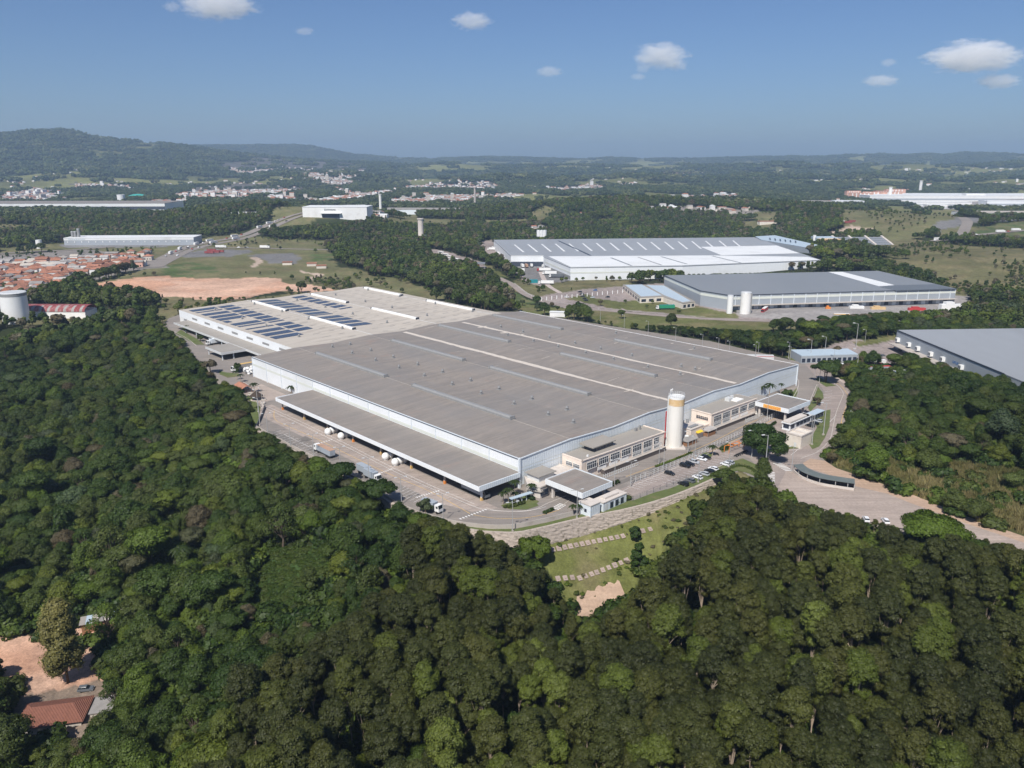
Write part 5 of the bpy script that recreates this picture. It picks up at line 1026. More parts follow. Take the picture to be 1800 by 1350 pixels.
# ------------------------------------------------------------------ retaining wall and terraces
rs=np.random.RandomState(21)
def rockwall(px,name,label,depth,m,inward=.0):
    P=smooth(pxpoly(px),11); V=[];F=[]; rows=10; n=len(P)
    for i,(x,y) in enumerate(P):
        a=np.array(P[max(0,i-1)]);b=np.array(P[min(n-1,i+1)]);d=(b-a)/np.linalg.norm(b-a); nn=np.array([d[1],-d[0]])
        dz=depth(x)
        for j in range(rows+1):
            t=j/rows; off=nn*(t*.9+rs.uniform(-.13,.13)*(0<j)); V.append((x+off[0],y+off[1],.35-t*(dz+.35)+(rs.uniform(-.12,.12) if j else 0)))
        V.append((x-nn[0]*.9,y-nn[1]*.9,.35))
    k=rows+2
    for i in range(n-1):
        for j in range(rows): F.append((i*k+j,i*k+j+1,(i+1)*k+j+1,(i+1)*k+j))
        F.append((i*k,(i+1)*k,(i+1)*k+k-1,i*k+k-1))
    mb=MB(); mb.add(V,F); return mb.build(name,MATS[m],label=label,category='wall',smooth=False)
rockwall([(846,936),(905,938),(950,930),(1000,918),(1050,907),(1100,897),(1150,884),(1200,867),(1256,843)],'retaining_wall','tall rough stone retaining wall above the grass terraces',lambda x:float(np.interp(x,[-20,-12,25,50,66,80],[3.2,6.0,6.0,3.3,2.4,2.4])),'rock_wall')
rockwall([(452,758),(500,785),(556,813),(600,834),(640,854),(690,887),(742,911),(800,927),(846,936)],'low_retaining_wall','low pale retaining wall under the loading yard fence',lambda t:3.0,'rock_wall')
slabm=MB().box(-.78,-.95,-.3,.78,.95,.2).box(-.3,-.3,.2,.3,.3,.45).mesh('terrace_slab',[MATS['slab']])
def slabs(px0,px1,n,zz,lab):
    A=np.array(march(*px0));B=np.array(march(*px1)); ra=math.atan2(B[1]-A[1],B[0]-A[0])
    for i in range(n):
        t=i/max(1,n-1); px=px0[0]+(px1[0]-px0[0])*t; py=px0[1]+(px1[1]-px0[1])*t; x,y=march(px,py); z=h1(x,y)
        e=1.2; gx=(h1(x+e,y)-h1(x-e,y))/(2*e); gy=(h1(x,y+e)-h1(x,y-e))/(2*e)
        nz=Vector((-gx,-gy,1)).normalized(); a=ra+rs.uniform(-.12,.12); ux=Vector((math.cos(a),math.sin(a),0)); ux=(ux-nz*ux.dot(nz)).normalized(); uy=nz.cross(ux)
        o=link('anchor_slab',slabm,None,(x,y,z+.15),0,label=lab,category='concrete slab',group='anchor slabs set in the grass terraces')
        o.rotation_euler=Matrix((ux,uy,nz)).transposed().to_euler(); q=rs.uniform(.85,1.1); o.scale=(q,q,1)
slabs((972,967),(1095,943),13,0,'weathered square concrete slab in the upper row across the grass slope'); slabs((1130,934),(1143,931),2,0,'square concrete slab right of the round bush on the upper grass slope'); slabs((909,982),(926,979),2,0,'square concrete slab at the left end of the upper row beside the pale tree')
slabs((981,1018),(1006,1016),3,0,'square concrete slab at the left end of the lower slope row'); slabs((1019,1017),(1040,1010),3,0,'pale square concrete slab in the lower slope row left of the middle'); slabs((1049,1007),(1102,986),6,0,'square concrete slab in the rising right part of the lower slope row')
def drape(px,w,name,m,zo=.25,far=True):
    P=smooth([march(a,b) for a,b in px],6); mb=MB(); n=len(P); rows=[]
    for i in range(n):
        a=np.array(P[max(0,i-1)]);b=np.array(P[min(n-1,i+1)]);d=(b-a)/np.linalg.norm(b-a);nn=np.array([-d[1],d[0]]); ww=w*(1+.18*math.sin(i*1.7)); row=[]
        for k in range(5): q=np.array(P[i])+nn*ww*(k/4-.5); row.append((q[0],q[1],h1(q[0],q[1])+zo))
        rows.append(row)
    for r0,r1 in zip(rows[:-1],rows[1:]):
        for k in range(4): mb.quad(r0[k],r0[k+1],r1[k+1],r1[k])
    return mb.build(name,MATS[m],kind='structure')
drape([(1096,1040),(1072,1046),(1045,1058),(1022,1074),(1008,1092)],6.5,'dirt_path','dirt_track')
# ------------------------------------------------------------------ fences and boundary walls
def fence(px,name,label,h=2.2,step=2.6,m='galv_light',rails=(.3,1.2,2.1),r=.06,mesh=None,z=0,cat='fence',px_is_world=False):
    P=px if px_is_world else pxpoly(px,z); t=top(name,label,cat,(P[0][0],P[0][1],z)); ox,oy=P[0]; pm=MB().tube((0,0,0),(0,0,h),r,n=5).mesh('post',[MATS[m]]); rl=MB()
    for a,b in zip(P[:-1],P[1:]):
        a=np.array(a);b=np.array(b);L=np.linalg.norm(b-a);n=max(1,int(L/step))
        for i in range(n+1):
            q=a+(b-a)*i/n; link('post',pm,t,(q[0]-ox,q[1]-oy,0))
        for zz in rails: rl.tube((a[0]-ox,a[1]-oy,zz),(b[0]-ox,b[1]-oy,zz),r*.5,n=4)
    rl.build('rail',MATS[m],t); return t
fence([(1109,850),(1142,838),(1205,812),(1245,793)],'mesh_fence','white posted mesh fence between the parking bays and the inner lane',2.6,2.4,rails=(.1,.9,1.7,2.5),r=.09)
fence([(1250,790),(1300,766),(1340,745),(1368,730)],'mesh_fence','white posted mesh fence behind the motorcycle bays and the big round tree',2.6,2.4,rails=(.1,.9,1.7,2.5),r=.09)
fence([(1113,880),(1160,861),(1206,843)],'post_fence','thin dark post fence along the outer edge of the lower parking area',2.0,3.4,'trim_dark',rails=(1.9,),r=.05)
def slabwall(px,name,label,h=1.6,t=.25,m='concrete'):
    o=wall_line(smooth(pxpoly(px),3),h,t).build(name,MATS[m],label=label,category='wall'); return o
slabwall([(746,908),(800,922),(858,929),(905,928),(960,917),(1008,905)],'boundary_wall','curved low grey boundary wall round the bottom corner of the yard',1.5)
slabwall([(451,752),(500,779),(556,808),(636,848),(690,882),(744,907)],'boundary_wall','long straight low wall at the outer edge of the loading yard',1.1)
slabwall([(466,716),(459,735),(451,752)],'boundary_wall','short dark faced wall at the left corner of the loading yard',1.4,.3,'trim_dark')
slabwall([(1411,731),(1424,710),(1432,695),(1438,678)],'boundary_wall','low wall along the outer side of the perimeter lane',.8)
# ------------------------------------------------------------------ lamp posts
def lamp_proto(h,arms,m='pole_grey'):
    t=top('street_lamp','x','street lamp',(0,0,0)); MB().tube((0,0,0),(0,0,h),.16,.09,8).build('pole',MATS[m],t)
    MB().box(-.3,-.3,0,.3,.3,.5).build('base',MATS['concrete'],t)
    for s in arms: MB().tube((0,0,h-.15),(s*1.5,0,h+.25),.06,n=5).build('arm',MATS[m],t); MB().box(min(s*1.3,s*2.3),-.2,h+.15,max(s*1.3,s*2.3),.2,h+.38).build('lamp_head',MATS['galv_light'],t)
    return t
first=[True]
lp10=lamp_proto(10.5,(-1,1)); lp1=lamp_proto(11,(1,)); used={id(lp10):0,id(lp1):0}
def lamp(px,proto,label,rz=0,sc=1.0,z=0,group='lamp posts round the plant',world=None):
    p=world or at(*px,z)
    if not used[id(proto)]:
        used[id(proto)]=1; o=proto; o.location=(p[0],p[1],z); o.rotation_euler=(0,0,rz); o['label']=label; o['group']=group
    else: o=dup(proto,(p[0],p[1],z),rz,label,group)
    o.scale=(sc,sc,sc); return o
LMP=[((471,766),'twin armed lamp post at the left corner of the loading yard'),((511,786),'twin armed lamp post left of the grey dump truck'),((552,805),'twin armed lamp post beside the cab of the dump truck'),((599,830),'twin armed lamp post behind the dump truck tail'),((649,850),'twin armed lamp post between the dump truck and the grey box trucks'),((706,887),'twin armed lamp post beside the right parking bays of the loading yard'),((779,918),'twin armed lamp post right of the small grey box truck'),
 ((901,934),'twin armed lamp post on the verge above the stone retaining wall'),((1014,911),'twin armed lamp post in front of the near gate canopy'),((1080,854),'slim lamp post on the grass behind the low guard house'),((1108,857),'slim lamp post at the near end of the parking bays')]
for i,(p,l) in enumerate(LMP): lamp(p,lp10,l,R(20),1.0)
for p,l,s in (((1158,817),'lamp post on the green strip below the near office middle',.9),((1166,830),'lamp post against the mesh fence beside the lone black car',.9),((1209,797),'lamp post on the green strip in front of the tall tank',.9),((1221,806),'lamp post against the mesh fence beside the pair of dark cars',.9),((1227,848),'dark lamp post among the cars of the lower parking row',1.0),((1281,822),'lamp post beside the orange barrier at the parking entrance',1.0),((1321,805),'pale lamp post on the left side of the big round tree',1.1),((1348,737),'lamp post in front of the far gate canopy',1.1),((1345,826),'tall leaning concrete lamp post beside the zebra crossings',1.35),((1391,830),'slim white post beside the zebra crossing',1.0),((1427,782),'lamp post beside the cream box building',1.25),((1425,770),'slim lamp post behind the cream box building',1.0),((1447,765),'concrete pole with crossarms beside the curved road',1.4),((1402,700),'lamp post on the planted strip at the warehouse corner',.9),((1432,664),'lamp post at the bend of the perimeter lane',.8),((1440,672),'slim lamp post under the umbrella tree',.9),((1496,746),'sign post at the road edge below the wooded hill',.6)): lamp(p,lp1,l,R(200),s)
for i,(x,y) in enumerate([(1004,570),(1055,577),(1097,588),(1139,600),(1187,612),(1234,625),(1262,632),(1281,638),(1327,645),(1332,640),(1386,640),(1388,648),(898,548),(955,556)]):
    lamp((x,y-10),lp1,'lamp post standing behind the far roof edge of the brown warehouse',R(200),.95,group='lamp posts behind the brown warehouse')
for p,l,s in (((454,724),'thin lamp post on the grass by the thatched hut',1.0),((457,748),'thin lamp post on the grass edge left of the yard corner',1.2),((461,712),'thin pole right of the thatched hut',.8),((1505,660),'concrete pole in front of the wooded hill beside the lane',1.4),((1504,612),'tall lamp post on the verge left of the big grey wall',1.5),((1520,605),'short lamp post on the verge near the grey wall corner',.9),((1449,628),'lamp post in front of the low grey office',1.2),((1424,634),'lamp post between the warehouse corner and the low grey office',1.2),((1465,640),'short lamp post before the planted low grey office',.8)): lamp(p,lp1,l,R(160),s)
# ------------------------------------------------------------------ cars
def car_mesh(kind='hatch'):
    b=MB(); L,Wd=4.1,1.72
    prof=[(-2.05,.32),(-2.05,.72),(-1.95,.98),(-1.15,1.05),(1.0,1.0),(1.85,.82),(2.05,.62),(2.05,.32)] if kind!='suv' else [(-2.2,.4),(-2.2,.95),(-2.1,1.1),(-1.2,1.15),(1.1,1.12),(2.0,.98),(2.2,.7),(2.2,.4)]
    n=len(prof); ins=[.0 if z<.8 else .06 for _,z in prof]
    vs=[(x,-Wd/2+ins[i],z) for i,(x,z) in enumerate(prof)]+[(x,Wd/2-ins[i],z) for i,(x,z) in enumerate(prof)]
    b.add(vs,[tuple(range(n))]+[tuple(range(2*n-1,n-1,-1))]+[(i,n+i,n+(i+1)%n,(i+1)%n) for i in range(n)])
    rz=1.45 if kind!='suv' else 1.66; rx0,rx1=(-1.6,.35) if kind!='suv' else (-1.9,.4)
    g=MB(); zb=1.0 if kind!='suv' else 1.12
    q=[(rx0-.3,-.76,zb),(1.05,-.76,zb),(1.05,.76,zb),(rx0-.3,.76,zb),(rx0,-.62,rz),(rx1,-.62,rz),(rx1,.62,rz),(rx0,.62,rz)]
    g.add(q,[(0,1,5,4),(1,2,6,5),(2,3,7,6),(3,0,4,7)])
    r=MB(); r.add([(rx0-.03,-.64,rz),(rx1+.03,-.64,rz),(rx1+.03,.64,rz),(rx0-.03,.64,rz),(rx0-.03,-.64,rz+.06),(rx1-.1,-.58,rz+.07),(rx1-.1,.58,rz+.07),(rx0-.03,.64,rz+.06)],[(4,5,6,7),(0,1,5,4),(1,2,6,5),(2,3,7,6),(3,0,4,7)])
    for x in (-.65,.25): 
        for s in (-1,1): r.tube((x-.1*(x>0),s*.77,zb),(x-.12,s*.63,rz),.05,n=4)
    wh=MB().tube((0,-.1,0),(0,.1,0),.31,n=12); hub=MB().tube((0,-.115,0),(0,.115,0),.18,n=8)
    return b,g,r,wh,hub
CARS={}
def car_proto(kind,color):
    b,g,r,wh,hub=car_mesh(kind); t=top('parked_car','x','car',(0,0,-500)); m=MATS['car_'+color]
    b.build('body',m,t); g.build('windows',MATS['car_glass'],t); r.build('roof',m,t)
    wm=wh.mesh('wheel',[MATS['rubber']]); hm=hub.mesh('hub',[MATS['galv']])
    for x in (-1.3,1.3):
        for s in (-1,1): w_=link('wheel',wm,t,(x,s*.76,.31)); link('hub',hm,w_,(0,0,0))
    MB().box(2.02,-.75,.62,2.08,-.45,.76).build('headlight',MATS['galv_light'],t); MB().box(2.02,.45,.62,2.08,.75,.76).build('headlight',MATS['galv_light'],t)
    return t
def car(px,color,heading,label,kind='hatch',z=0.02,group=None,world=None,name='parked_car'):
    k=(kind,color); p=world or at(*px,0)
    if k not in CARS: CARS[k]=car_proto(kind,color); o=CARS[k]; o.location=(p[0],p[1],z); o.rotation_euler=(0,0,heading); o['label']=label
    else: o=dup(CARS[k],(p[0],p[1],z),heading,label)
    if group: o['group']=group
    elif 'group' in o: del o['group']
    return o
HB=math.atan2(-EV[1],-EV[0])+R(8)      # nose away from the mesh fence
HT=math.atan2(EV[1],EV[0])+R(0)
car((1177,834),'black',HB,'lone black hatchback in the bays by the mesh fence'); car((1204,821),'black',HB,'black car on the left of the dark pair by the mesh fence','suv'); car((1212,818),'black',HB+.05,'black car on the right of the dark pair by the mesh fence')
car((1221,814),'silver',HB,'silver car left of the white hatchback by the mesh fence'); car((1234,809),'white',HB,'white hatchback between the silver and dark cars by the mesh fence'); car((1241,806),'black',HB,'black car at the end of the row beside the small palm')
car((1201,853),'black',HT,'black sedan at the lower left end of the outer row','suv'); car((1213,847),'grey',HT,'dark grey car second in the outer row'); car((1226,841),'white',HT,'white car third in the outer row beside the lamp post'); car((1238,835),'silver',HT,'silver car fourth in the outer row'); car((1247,830),'black',HT,'black car in the outer row beside the silver one'); car((1254,826),'white',HT,'white car half under the tree at the outer row'); car((1275,818),'white',HT,'white car left of the pair near the motorcycle area'); car((1282,815),'silver',HT,'pale silver car right of the pair near the motorcycle area')
car((1389,770),'white',HT,'white car beside the cream box building'); car((1392,763),'black',HT,'black car behind the white one at the cream box building'); car((1424,750),'black',HT,'black car in the bays above the cream box building'); car((1431,746),'black',HT,'second black car in the bays above the cream box building'); car((1438,742),'silver',HT,'silver car at the end of the bays beside the curved road')
car((1046,511),'blue',R(170),'blue car in the far paved car park'); car((1068,523),'black',R(170),'black car in the far paved car park'); car((1042,524),'silver',R(170),'silver car in the far paved car park')
for i,(x,y) in enumerate([(1022,518),(1024,522),(1027,526),(1030,529),(1019,514)]): car((x,y),'black',R(160),'dark car in the close file beside the round car park tree',group='dark cars in the file by the round tree')
car((996,523),'white',R(10),'white car at the left end of the far car park'); car((1552,627),'grey',R(10),'dark car alone on the paving near the grey wall')
car((1497,912),'blue',R(75),'blue car under the trees below the gravel lot'); car((1522,915),'white',R(80),'white car under the trees below the gravel lot, nearest the blue car'); car((1556,918),'white',R(85),'white car under the trees beside the big yellow-green tree'); car((1352,906),'white',R(60),'white car glimpsed among the trees below the bend')
car((1488,935),'white',R(80),'pale car half hidden in the trees left of the blue car'); 
# motorcycles
def motorbike():
    t=top('motorcycle','x','motorcycle',(0,0,0)); MB().tube((-.65,-.06,.3),(-.65,.06,.3),.3,n=10).build('rear_wheel',MATS['rubber'],t); MB().tube((.65,-.06,.3),(.65,.06,.3),.3,n=10).build('front_wheel',MATS['rubber'],t)
    MB().tube((-.65,0,.35),(.1,0,.7),.1,n=5).tube((.1,0,.7),(.6,0,.35),.1,n=5).box(-.2,-.16,.4,.3,.16,.85).build('body',MATS['car_black'],t); MB().box(-.75,-.14,.75,0,.14,.88).build('seat',MATS['rubber'],t); MB().tube((.55,0,.35),(.4,0,1.0),.04,n=4).tube((.4,-.35,1.02),(.4,.35,1.02),.03,n=4).build('handlebar',MATS['galv'],t); return t
mbk=motorbike(); spots=[(1293,803),(1296,801),(1299,800),(1302,798.5),(1306,797),(1309,795.5),(1312,794),(1288,783),(1304,775),(1307,773.5),(1311,771.5),(1315,769.5),(1261,800)]
for i,p in enumerate(spots):
    x,y=at(*p); lab='motorcycle parked in the cluster left of the big round tree' if i<7 else 'motorcycle parked along the mesh fence behind the orange barrier' if i<12 else 'dark motorcycle at the end of the planted island'
    if i==0: mbk.location=(x,y,0); mbk.rotation_euler=(0,0,HT); mbk['label']=lab; mbk['group']='motorcycles by the big round tree'
    else: dup(mbk,(x,y,0),HT+random.uniform(-.2,.2),lab,'motorcycles by the big round tree' if i<12 else 'motorcycle by the island')
ob=top('orange_barrier','orange overhead height barrier across the parking entrance','barrier',(*at(1281,797),0),ANG-.05); MB().box(0,-.1,2.5,11,.1,2.75).box(0,2.3,2.5,11,2.5,2.75).box(2,.1,2.5,2.2,2.3,2.75).box(5,.1,2.5,5.2,2.3,2.75).box(8.5,.1,2.5,8.7,2.3,2.75).build('beam',MATS['orange_paint'],ob)
for a in (0,10.7):
    for b in (-.1,2.3): MB().box(a,b,0,a+.25,b+.2,2.5).build('post',MATS['orange_paint'],ob)
# ------------------------------------------------------------------ trucks
def truck_proto(cabc,boxm,L=13.0,H=2.7,name='semi_trailer_truck',flat=False,topm=None):
    t=top(name,'x','truck',(0,0,0)); cm=MATS[cabc]
    x0=L/2
    c=MB().add([(x0+.6,-1.2,.9),(x0+2.7,-1.2,.9),(x0+2.7,1.2,.9),(x0+.6,1.2,.9),(x0+.6,-1.2,3.3),(x0+2.35,-1.15,3.3),(x0+2.35,1.15,3.3),(x0+.6,1.2,3.3),(x0+2.7,-1.2,2.0),(x0+2.7,1.2,2.0)],[(3,2,1,0),(4,5,6,7),(0,1,8,5,4),(3,7,6,9,2),(0,4,7,3),(1,2,9,8)]); c.build('cab',cm,t)
    MB().add([(x0+2.71,-1.05,2.05),(x0+2.71,1.05,2.05),(x0+2.42,1.0,3.1),(x0+2.42,-1.0,3.1)],[(0,1,2,3)]).box(x0+1.3,-1.215,2.1,x0+2.2,-1.2,2.9).box(x0+1.3,1.2,2.1,x0+2.2,1.215,2.9).build('windscreen',MATS['car_glass'],t)
    MB().box(-x0,-1.1,.95,x0+2.5,1.1,1.2).build('chassis',MATS['trim_dark'],t)
    MB().box(-x0,-1.25,1.25,x0,1.25,1.25+H,0).box(-x0,-1.27,1.25+H,x0,1.27,1.32+H,1).build('trailer_box',[MATS[boxm],MATS[topm or boxm]],t)
    wm=MB().tube((0,-1.22,0),(0,-.75,0),.5,n=10).mesh('wheel',[MATS['rubber']]); wm2=MB().tube((0,.75,0),(0,1.22,0),.5,n=10).mesh('wheel',[MATS['rubber']])
    for x in ([-x0+1.0,-x0+2.2,-x0+3.4,x0-.8,x0+1.8] if L>9 else [-x0+1.4,x0+1.7]):
        link('wheel',wm,t,(x,0,.5)); link('wheel',wm2,t,(x,0,.5))
    return t
TR={}
def truck(px,key,heading,label,cab='white_paint',box='white_paint',L=13,H=2.7,z=0,group=None,sc=1,topm=None,name='semi_trailer_truck',world=None):
    p=world or at(*px,z); k=(cab,box,L,H,topm,name)
    if k not in TR: TR[k]=truck_proto(cab,box,L,H,name,topm=topm); o=TR[k]; o.location=(*p,z); o.rotation_euler=(0,0,heading); o['label']=label
    else: o=dup(TR[k],(*p,z),heading,label)
    if group: o['group']=group
    elif 'group' in o: del o['group']
    return o
mat('box_grey',(.34,.38,.42),.5,.08,.4,dirt=(.25,.24,.23),dirtamt=.4,dsc=.5); mat('rust_load',(.42,.27,.19),.9,.2,.5)
AV=math.atan2(EV[1],EV[0])
truck((573,800),'a',AV,'grey dump trailer truck with reddish load and white cab in the loading yard bays',box='box_grey',L=11,H=2.3,topm='rust_load',name='dump_truck')
truck((640,833),'b',AV+math.pi,'grey box truck partly hidden by the yard edge trees',box='box_grey',L=7,H=2.5,name='box_truck'); truck((652,842),'b',AV+math.pi,'second grey box truck in front of the first at the yard edge',box='box_grey',L=7,H=2.5,name='box_truck'); truck((755,896),'b',AV+math.pi+.15,'small grey box truck with black and white cab near the bushy tree',box='box_grey',L=6,H=2.4,name='box_truck')
truck((832,867),'c',AV+math.pi,'truck with dark cab parked under the right end of the loading canopy','car_grey','box_grey',11,2.6)
truck((385,604),'d',ANG+math.pi,'white cab truck with pale container beside the projecting dock bay',box='wall_blue',L=12,H=2.7); truck((408,617),'d',ANG+math.pi,'pale container trailer under the edge of the projecting dock bay',box='wall_blue',L=12,H=2.7)
truck((432,650),'e',ANG+math.pi,'grey curtain trailer with a yellow stripe behind the warehouse left corner',box='fibre_roof',L=12,H=2.8,topm='yellow_paint')
truck((1530,650),'f',R(185),'white cab truck with pale trailer and red edge in front of the grey dock',box='wall_grey',topm='red_paint'); truck((1545,655),'f',R(185),'second white cab truck with red edged trailer at the grey dock',box='wall_grey',topm='red_paint'); truck((1537,644),'f2',R(185),'white trailer truck backed to the grey dock behind the red edged ones'); truck((1583,663),'g',R(185),'blue curtain trailer at the grey dock, nearest the trees',box='blue_paint',topm='white_paint'); truck((1527,637),'f2',R(185),'white truck furthest along the grey dock from the camera',L=9)
truck((1172,544),'h',R(185),'green curtain trailer truck driving on the road below the grey warehouse','white_paint','green_paint',topm='teal_paint')
truck((1344,549),'i',R(240),'white topped trailer with red and blue sides beside the two tanks','car_red','red_paint',12,2.8,topm='white_paint'); truck((1478,560),'j',R(180),'white topped truck with yellow and red side painting near the dark trees','white_paint','yellow_paint',12,2.8,topm='white_paint')
for px,l,kw in (((876,437),'white trailer in the row behind the big white warehouse',{}),((868,440),'white trailer second in the row behind the big white warehouse',{}),((886,445),'long white trailer parked beside the left end of the white warehouse',{}),((884,448),'long white trailer just in front of its twin beside the white warehouse',{}),((887,457),'white trailer with dark cab beside the left end of the white warehouse',{'cab':'car_black'}),
 ((918,470),'white trailer at the dark dock of the white warehouse',{}),((925,470),'brown loaded trailer at the dark dock of the white warehouse',{'box':'rust_load'}),((933,469),'white trailer in the right part of the dark dock',{}),((912,478),'long white trailer parked across the dock yard',{}),((918,482),'long pale trailer with blue cab parked across the dock yard',{'cab':'blue_paint'}),((966,470),'white trailer at the angled dock wall',{}),((958,477),'red cab truck with white trailer at the angled dock wall',{'cab':'red_paint'}),((968,483),'long white trailer truck lower along the angled dock wall',{}),((980,488),'dark brown trailer truck at the lower end of the angled dock wall',{'box':'car_grey'}),((962,500),'white box trailer parked at the bottom of the dock yard',{})):
    truck(px,'k',R(175 if px[1]>465 and px[0]>940 else 100 if px[0] in (918,925,933) else 178),l,**kw)
MB().box(-4,-2,0,4,2,3.2).build('site_cabin',MATS['teal_paint'],None,(*at(938,497),0),R(5),label='teal site cabin beside the dock yard entrance',category='cabin'); MB().box(-5,-2,0,5,2,3.5).box(-5.2,-2.2,3.5,5.2,2.2,3.8).build('site_cabin',MATS['plaster_white'],None,(*at(863,457),0),R(5),label='long white cabin on the bank left of the dock yard',category='cabin')
# ------------------------------------------------------------------ bus shelter along the dirt road
P=smooth(pxpoly([(1395,829),(1410,841),(1440,852),(1480,859),(1501,862)]),3); SB=top('bus_shelter','long curved open shelter with grey roof on a low pale wall beside the gravel lot','shelter',(P[0][0],P[0][1],0)); ox,oy=P[0]
Q=[]
for i,p in enumerate(P):
    a=np.array(P[max(0,i-1)]);b=np.array(P[min(len(P)-1,i+1)]);d=(b-a)/np.linalg.norm(b-a);Q.append((np.array(p)-[ox,oy],np.array([-d[1],d[0]])))
rf=MB();bw=MB();bk=MB()
for (p,n),(q,m_) in zip(Q[:-1],Q[1:]):
    a0,a1=p-n*.5,p+n*3.4; b0,b1=q-m_*.5,q+m_*3.4
    rf.quad((*a0,3.0),(*b0,3.0),(*b1,3.4),(*a1,3.4)).quad((*a0,2.85),(*b0,2.85),(*b0,3.0),(*a0,3.0)); bw.prism([tuple(p-n*.2),tuple(q-m_*.2),tuple(q+m_*.2),tuple(p+n*.2)],0,.9); bk.prism([tuple(p+n*3.0),tuple(q+m_*3.0),tuple(q+m_*3.2),tuple(p+n*3.2)],0,3.2)
rf.build('roof',mat('shelter_roof',(.12,.14,.135),.6,.1,.4,dirt=(.2,.2,.18),dirtamt=.4,dsc=.3),SB); bw.build('low_wall',MATS['concrete_light'],SB); bk.build('back_wall',MATS['plinth_dark'],SB)
for i in range(0,len(Q),2): p=Q[i][0]; MB().box(p[0]-.12,p[1]-.12,.9,p[0]+.12,p[1]+.12,3.0).build('post',MATS['pole_grey'],SB)
# ------------------------------------------------------------------ garden things at the left end
HT_=top('thatched_hut','dark thatched round hut on the grass at the left end of the yard','hut',(*at(451,703),0)); MB().cyl(0,0,2.2,4.9,3.6,.2,12).build('roof',MATS['thatch'],HT_); MB().cyl(0,0,0,.3,3.0,n=14).build('floor_slab',MATS['concrete_light'],HT_)
for k in range(6): a=k*math.pi/3; MB().tube((2.5*math.cos(a),2.5*math.sin(a),.3),(2.5*math.cos(a),2.5*math.sin(a),2.5),.12,n=5).build('post',MATS['wood'],HT_)
OH=top('tiled_shed','long orange tiled open shed at the left end of the yard','shed',(*at(428,687),0),ANG-math.pi/2-.1)
MB().add([(-6,-3,2.6),(6,-3,2.6),(6,0,4),(-6,0,4),(-6,3,2.6),(6,3,2.6)],[(0,1,2,3),(3,2,5,4)]).build('roof',MATS['clay_tile'],OH)
for a in (-5.5,0,5.3):
    for b in (-2.8,2.6): MB().box(a,b,0,a+.2,b+.2,2.7).build('post',MATS['wood'],OH)
rs=np.random.RandomState(9)
bag=MB().ball(0,0,.7,.95,8,5,lo=-50).mesh('bag',[MATS['white_paint']],True)
for i in range(34):
    a,b=at(437+rs.uniform(-7,7),653+rs.uniform(-5,6)); link('bulk_bag',bag,None,(a,b,rs.choice([0,1.1,2.1],p=[.5,.3,.2])),rs.uniform(0,3),label='white bulk bag in the heap at the warehouse left corner',category='bag',group='white bulk bags heaped at the corner')
RKM=[]
for i in range(3):
    b_=MB(); V,F=IC1; b_.add(V*(1+rs.uniform(-.2,.2,(len(V),1)))*np.array([1,.8,.55]),[tuple(f) for f in F]); RKM.append(b_.mesh('boulder',[MATS['concrete']]))
for i in range(46):
    t=rs.uniform(); px=413+t*46+rs.uniform(-5,5); py=686+t*12+rs.uniform(-4,4)
    if i%3==0: px=462+rs.uniform(-3,4); py=700+rs.uniform(-8,22)
    s=rs.uniform(.4,1.2); o=link('boulder',RKM[i%3],None,(*at(px,py),.2*s),rs.uniform(0,6),label='grey boulder in the rockery round the thatched hut',category='rock',group='rockery boulders by the thatched hut'); o.scale=(s,s,s)
# ------------------------------------------------------------------ palms and special trees
def palm(px,h,label,z=0,sc=1.0,fronds=15,world=None):
    p=world or at(*px,z); t=top('palm_tree',label,'palm',(*p,z),random.uniform(0,6)); MB().tube((0,0,0),(.2,0,h*.5),.2*sc,.16*sc,7).tube((.2,0,h*.5),(.1,.1,h),.16*sc,.12*sc,7).build('trunk',MATS['bark_pale'],t)
    rr=random.Random(int(px[0]) if px else 5); fr=MB()
    for k in range(fronds):
        a=2*math.pi*k/fronds+rr.uniform(-.2,.2); el=rr.uniform(.1,1.1); L=rr.uniform(2.4,3.2)*sc; pts=[]
        for i in range(6): s=i/5; rr_=L*s*math.cos(el*(1-s*.6)); zz=h+L*s*math.sin(el)*(1-s*.95)-s*s*L*.35; pts.append(Vector((.1+rr_*math.cos(a),.1+rr_*math.sin(a),zz)))
        sd_=Vector((-math.sin(a),math.cos(a),0))
        for i in range(5):
            w0=.42*sc*math.sin(math.pi*(.15+.8*i/5)); w1=.42*sc*math.sin(math.pi*(.15+.8*(i+1)/5)); dn=Vector((0,0,-.2*sc))
            fr.quad(pts[i],pts[i]+sd_*w0+dn,pts[i+1]+sd_*w1+dn,pts[i+1]).quad(pts[i],pts[i+1],pts[i+1]-sd_*w1+dn,pts[i]-sd_*w0+dn)
    o=fr.build('frond_crown',MATS['leaves'],t); o['tint']=.3; o['kind']='part'; del o['kind']; return t
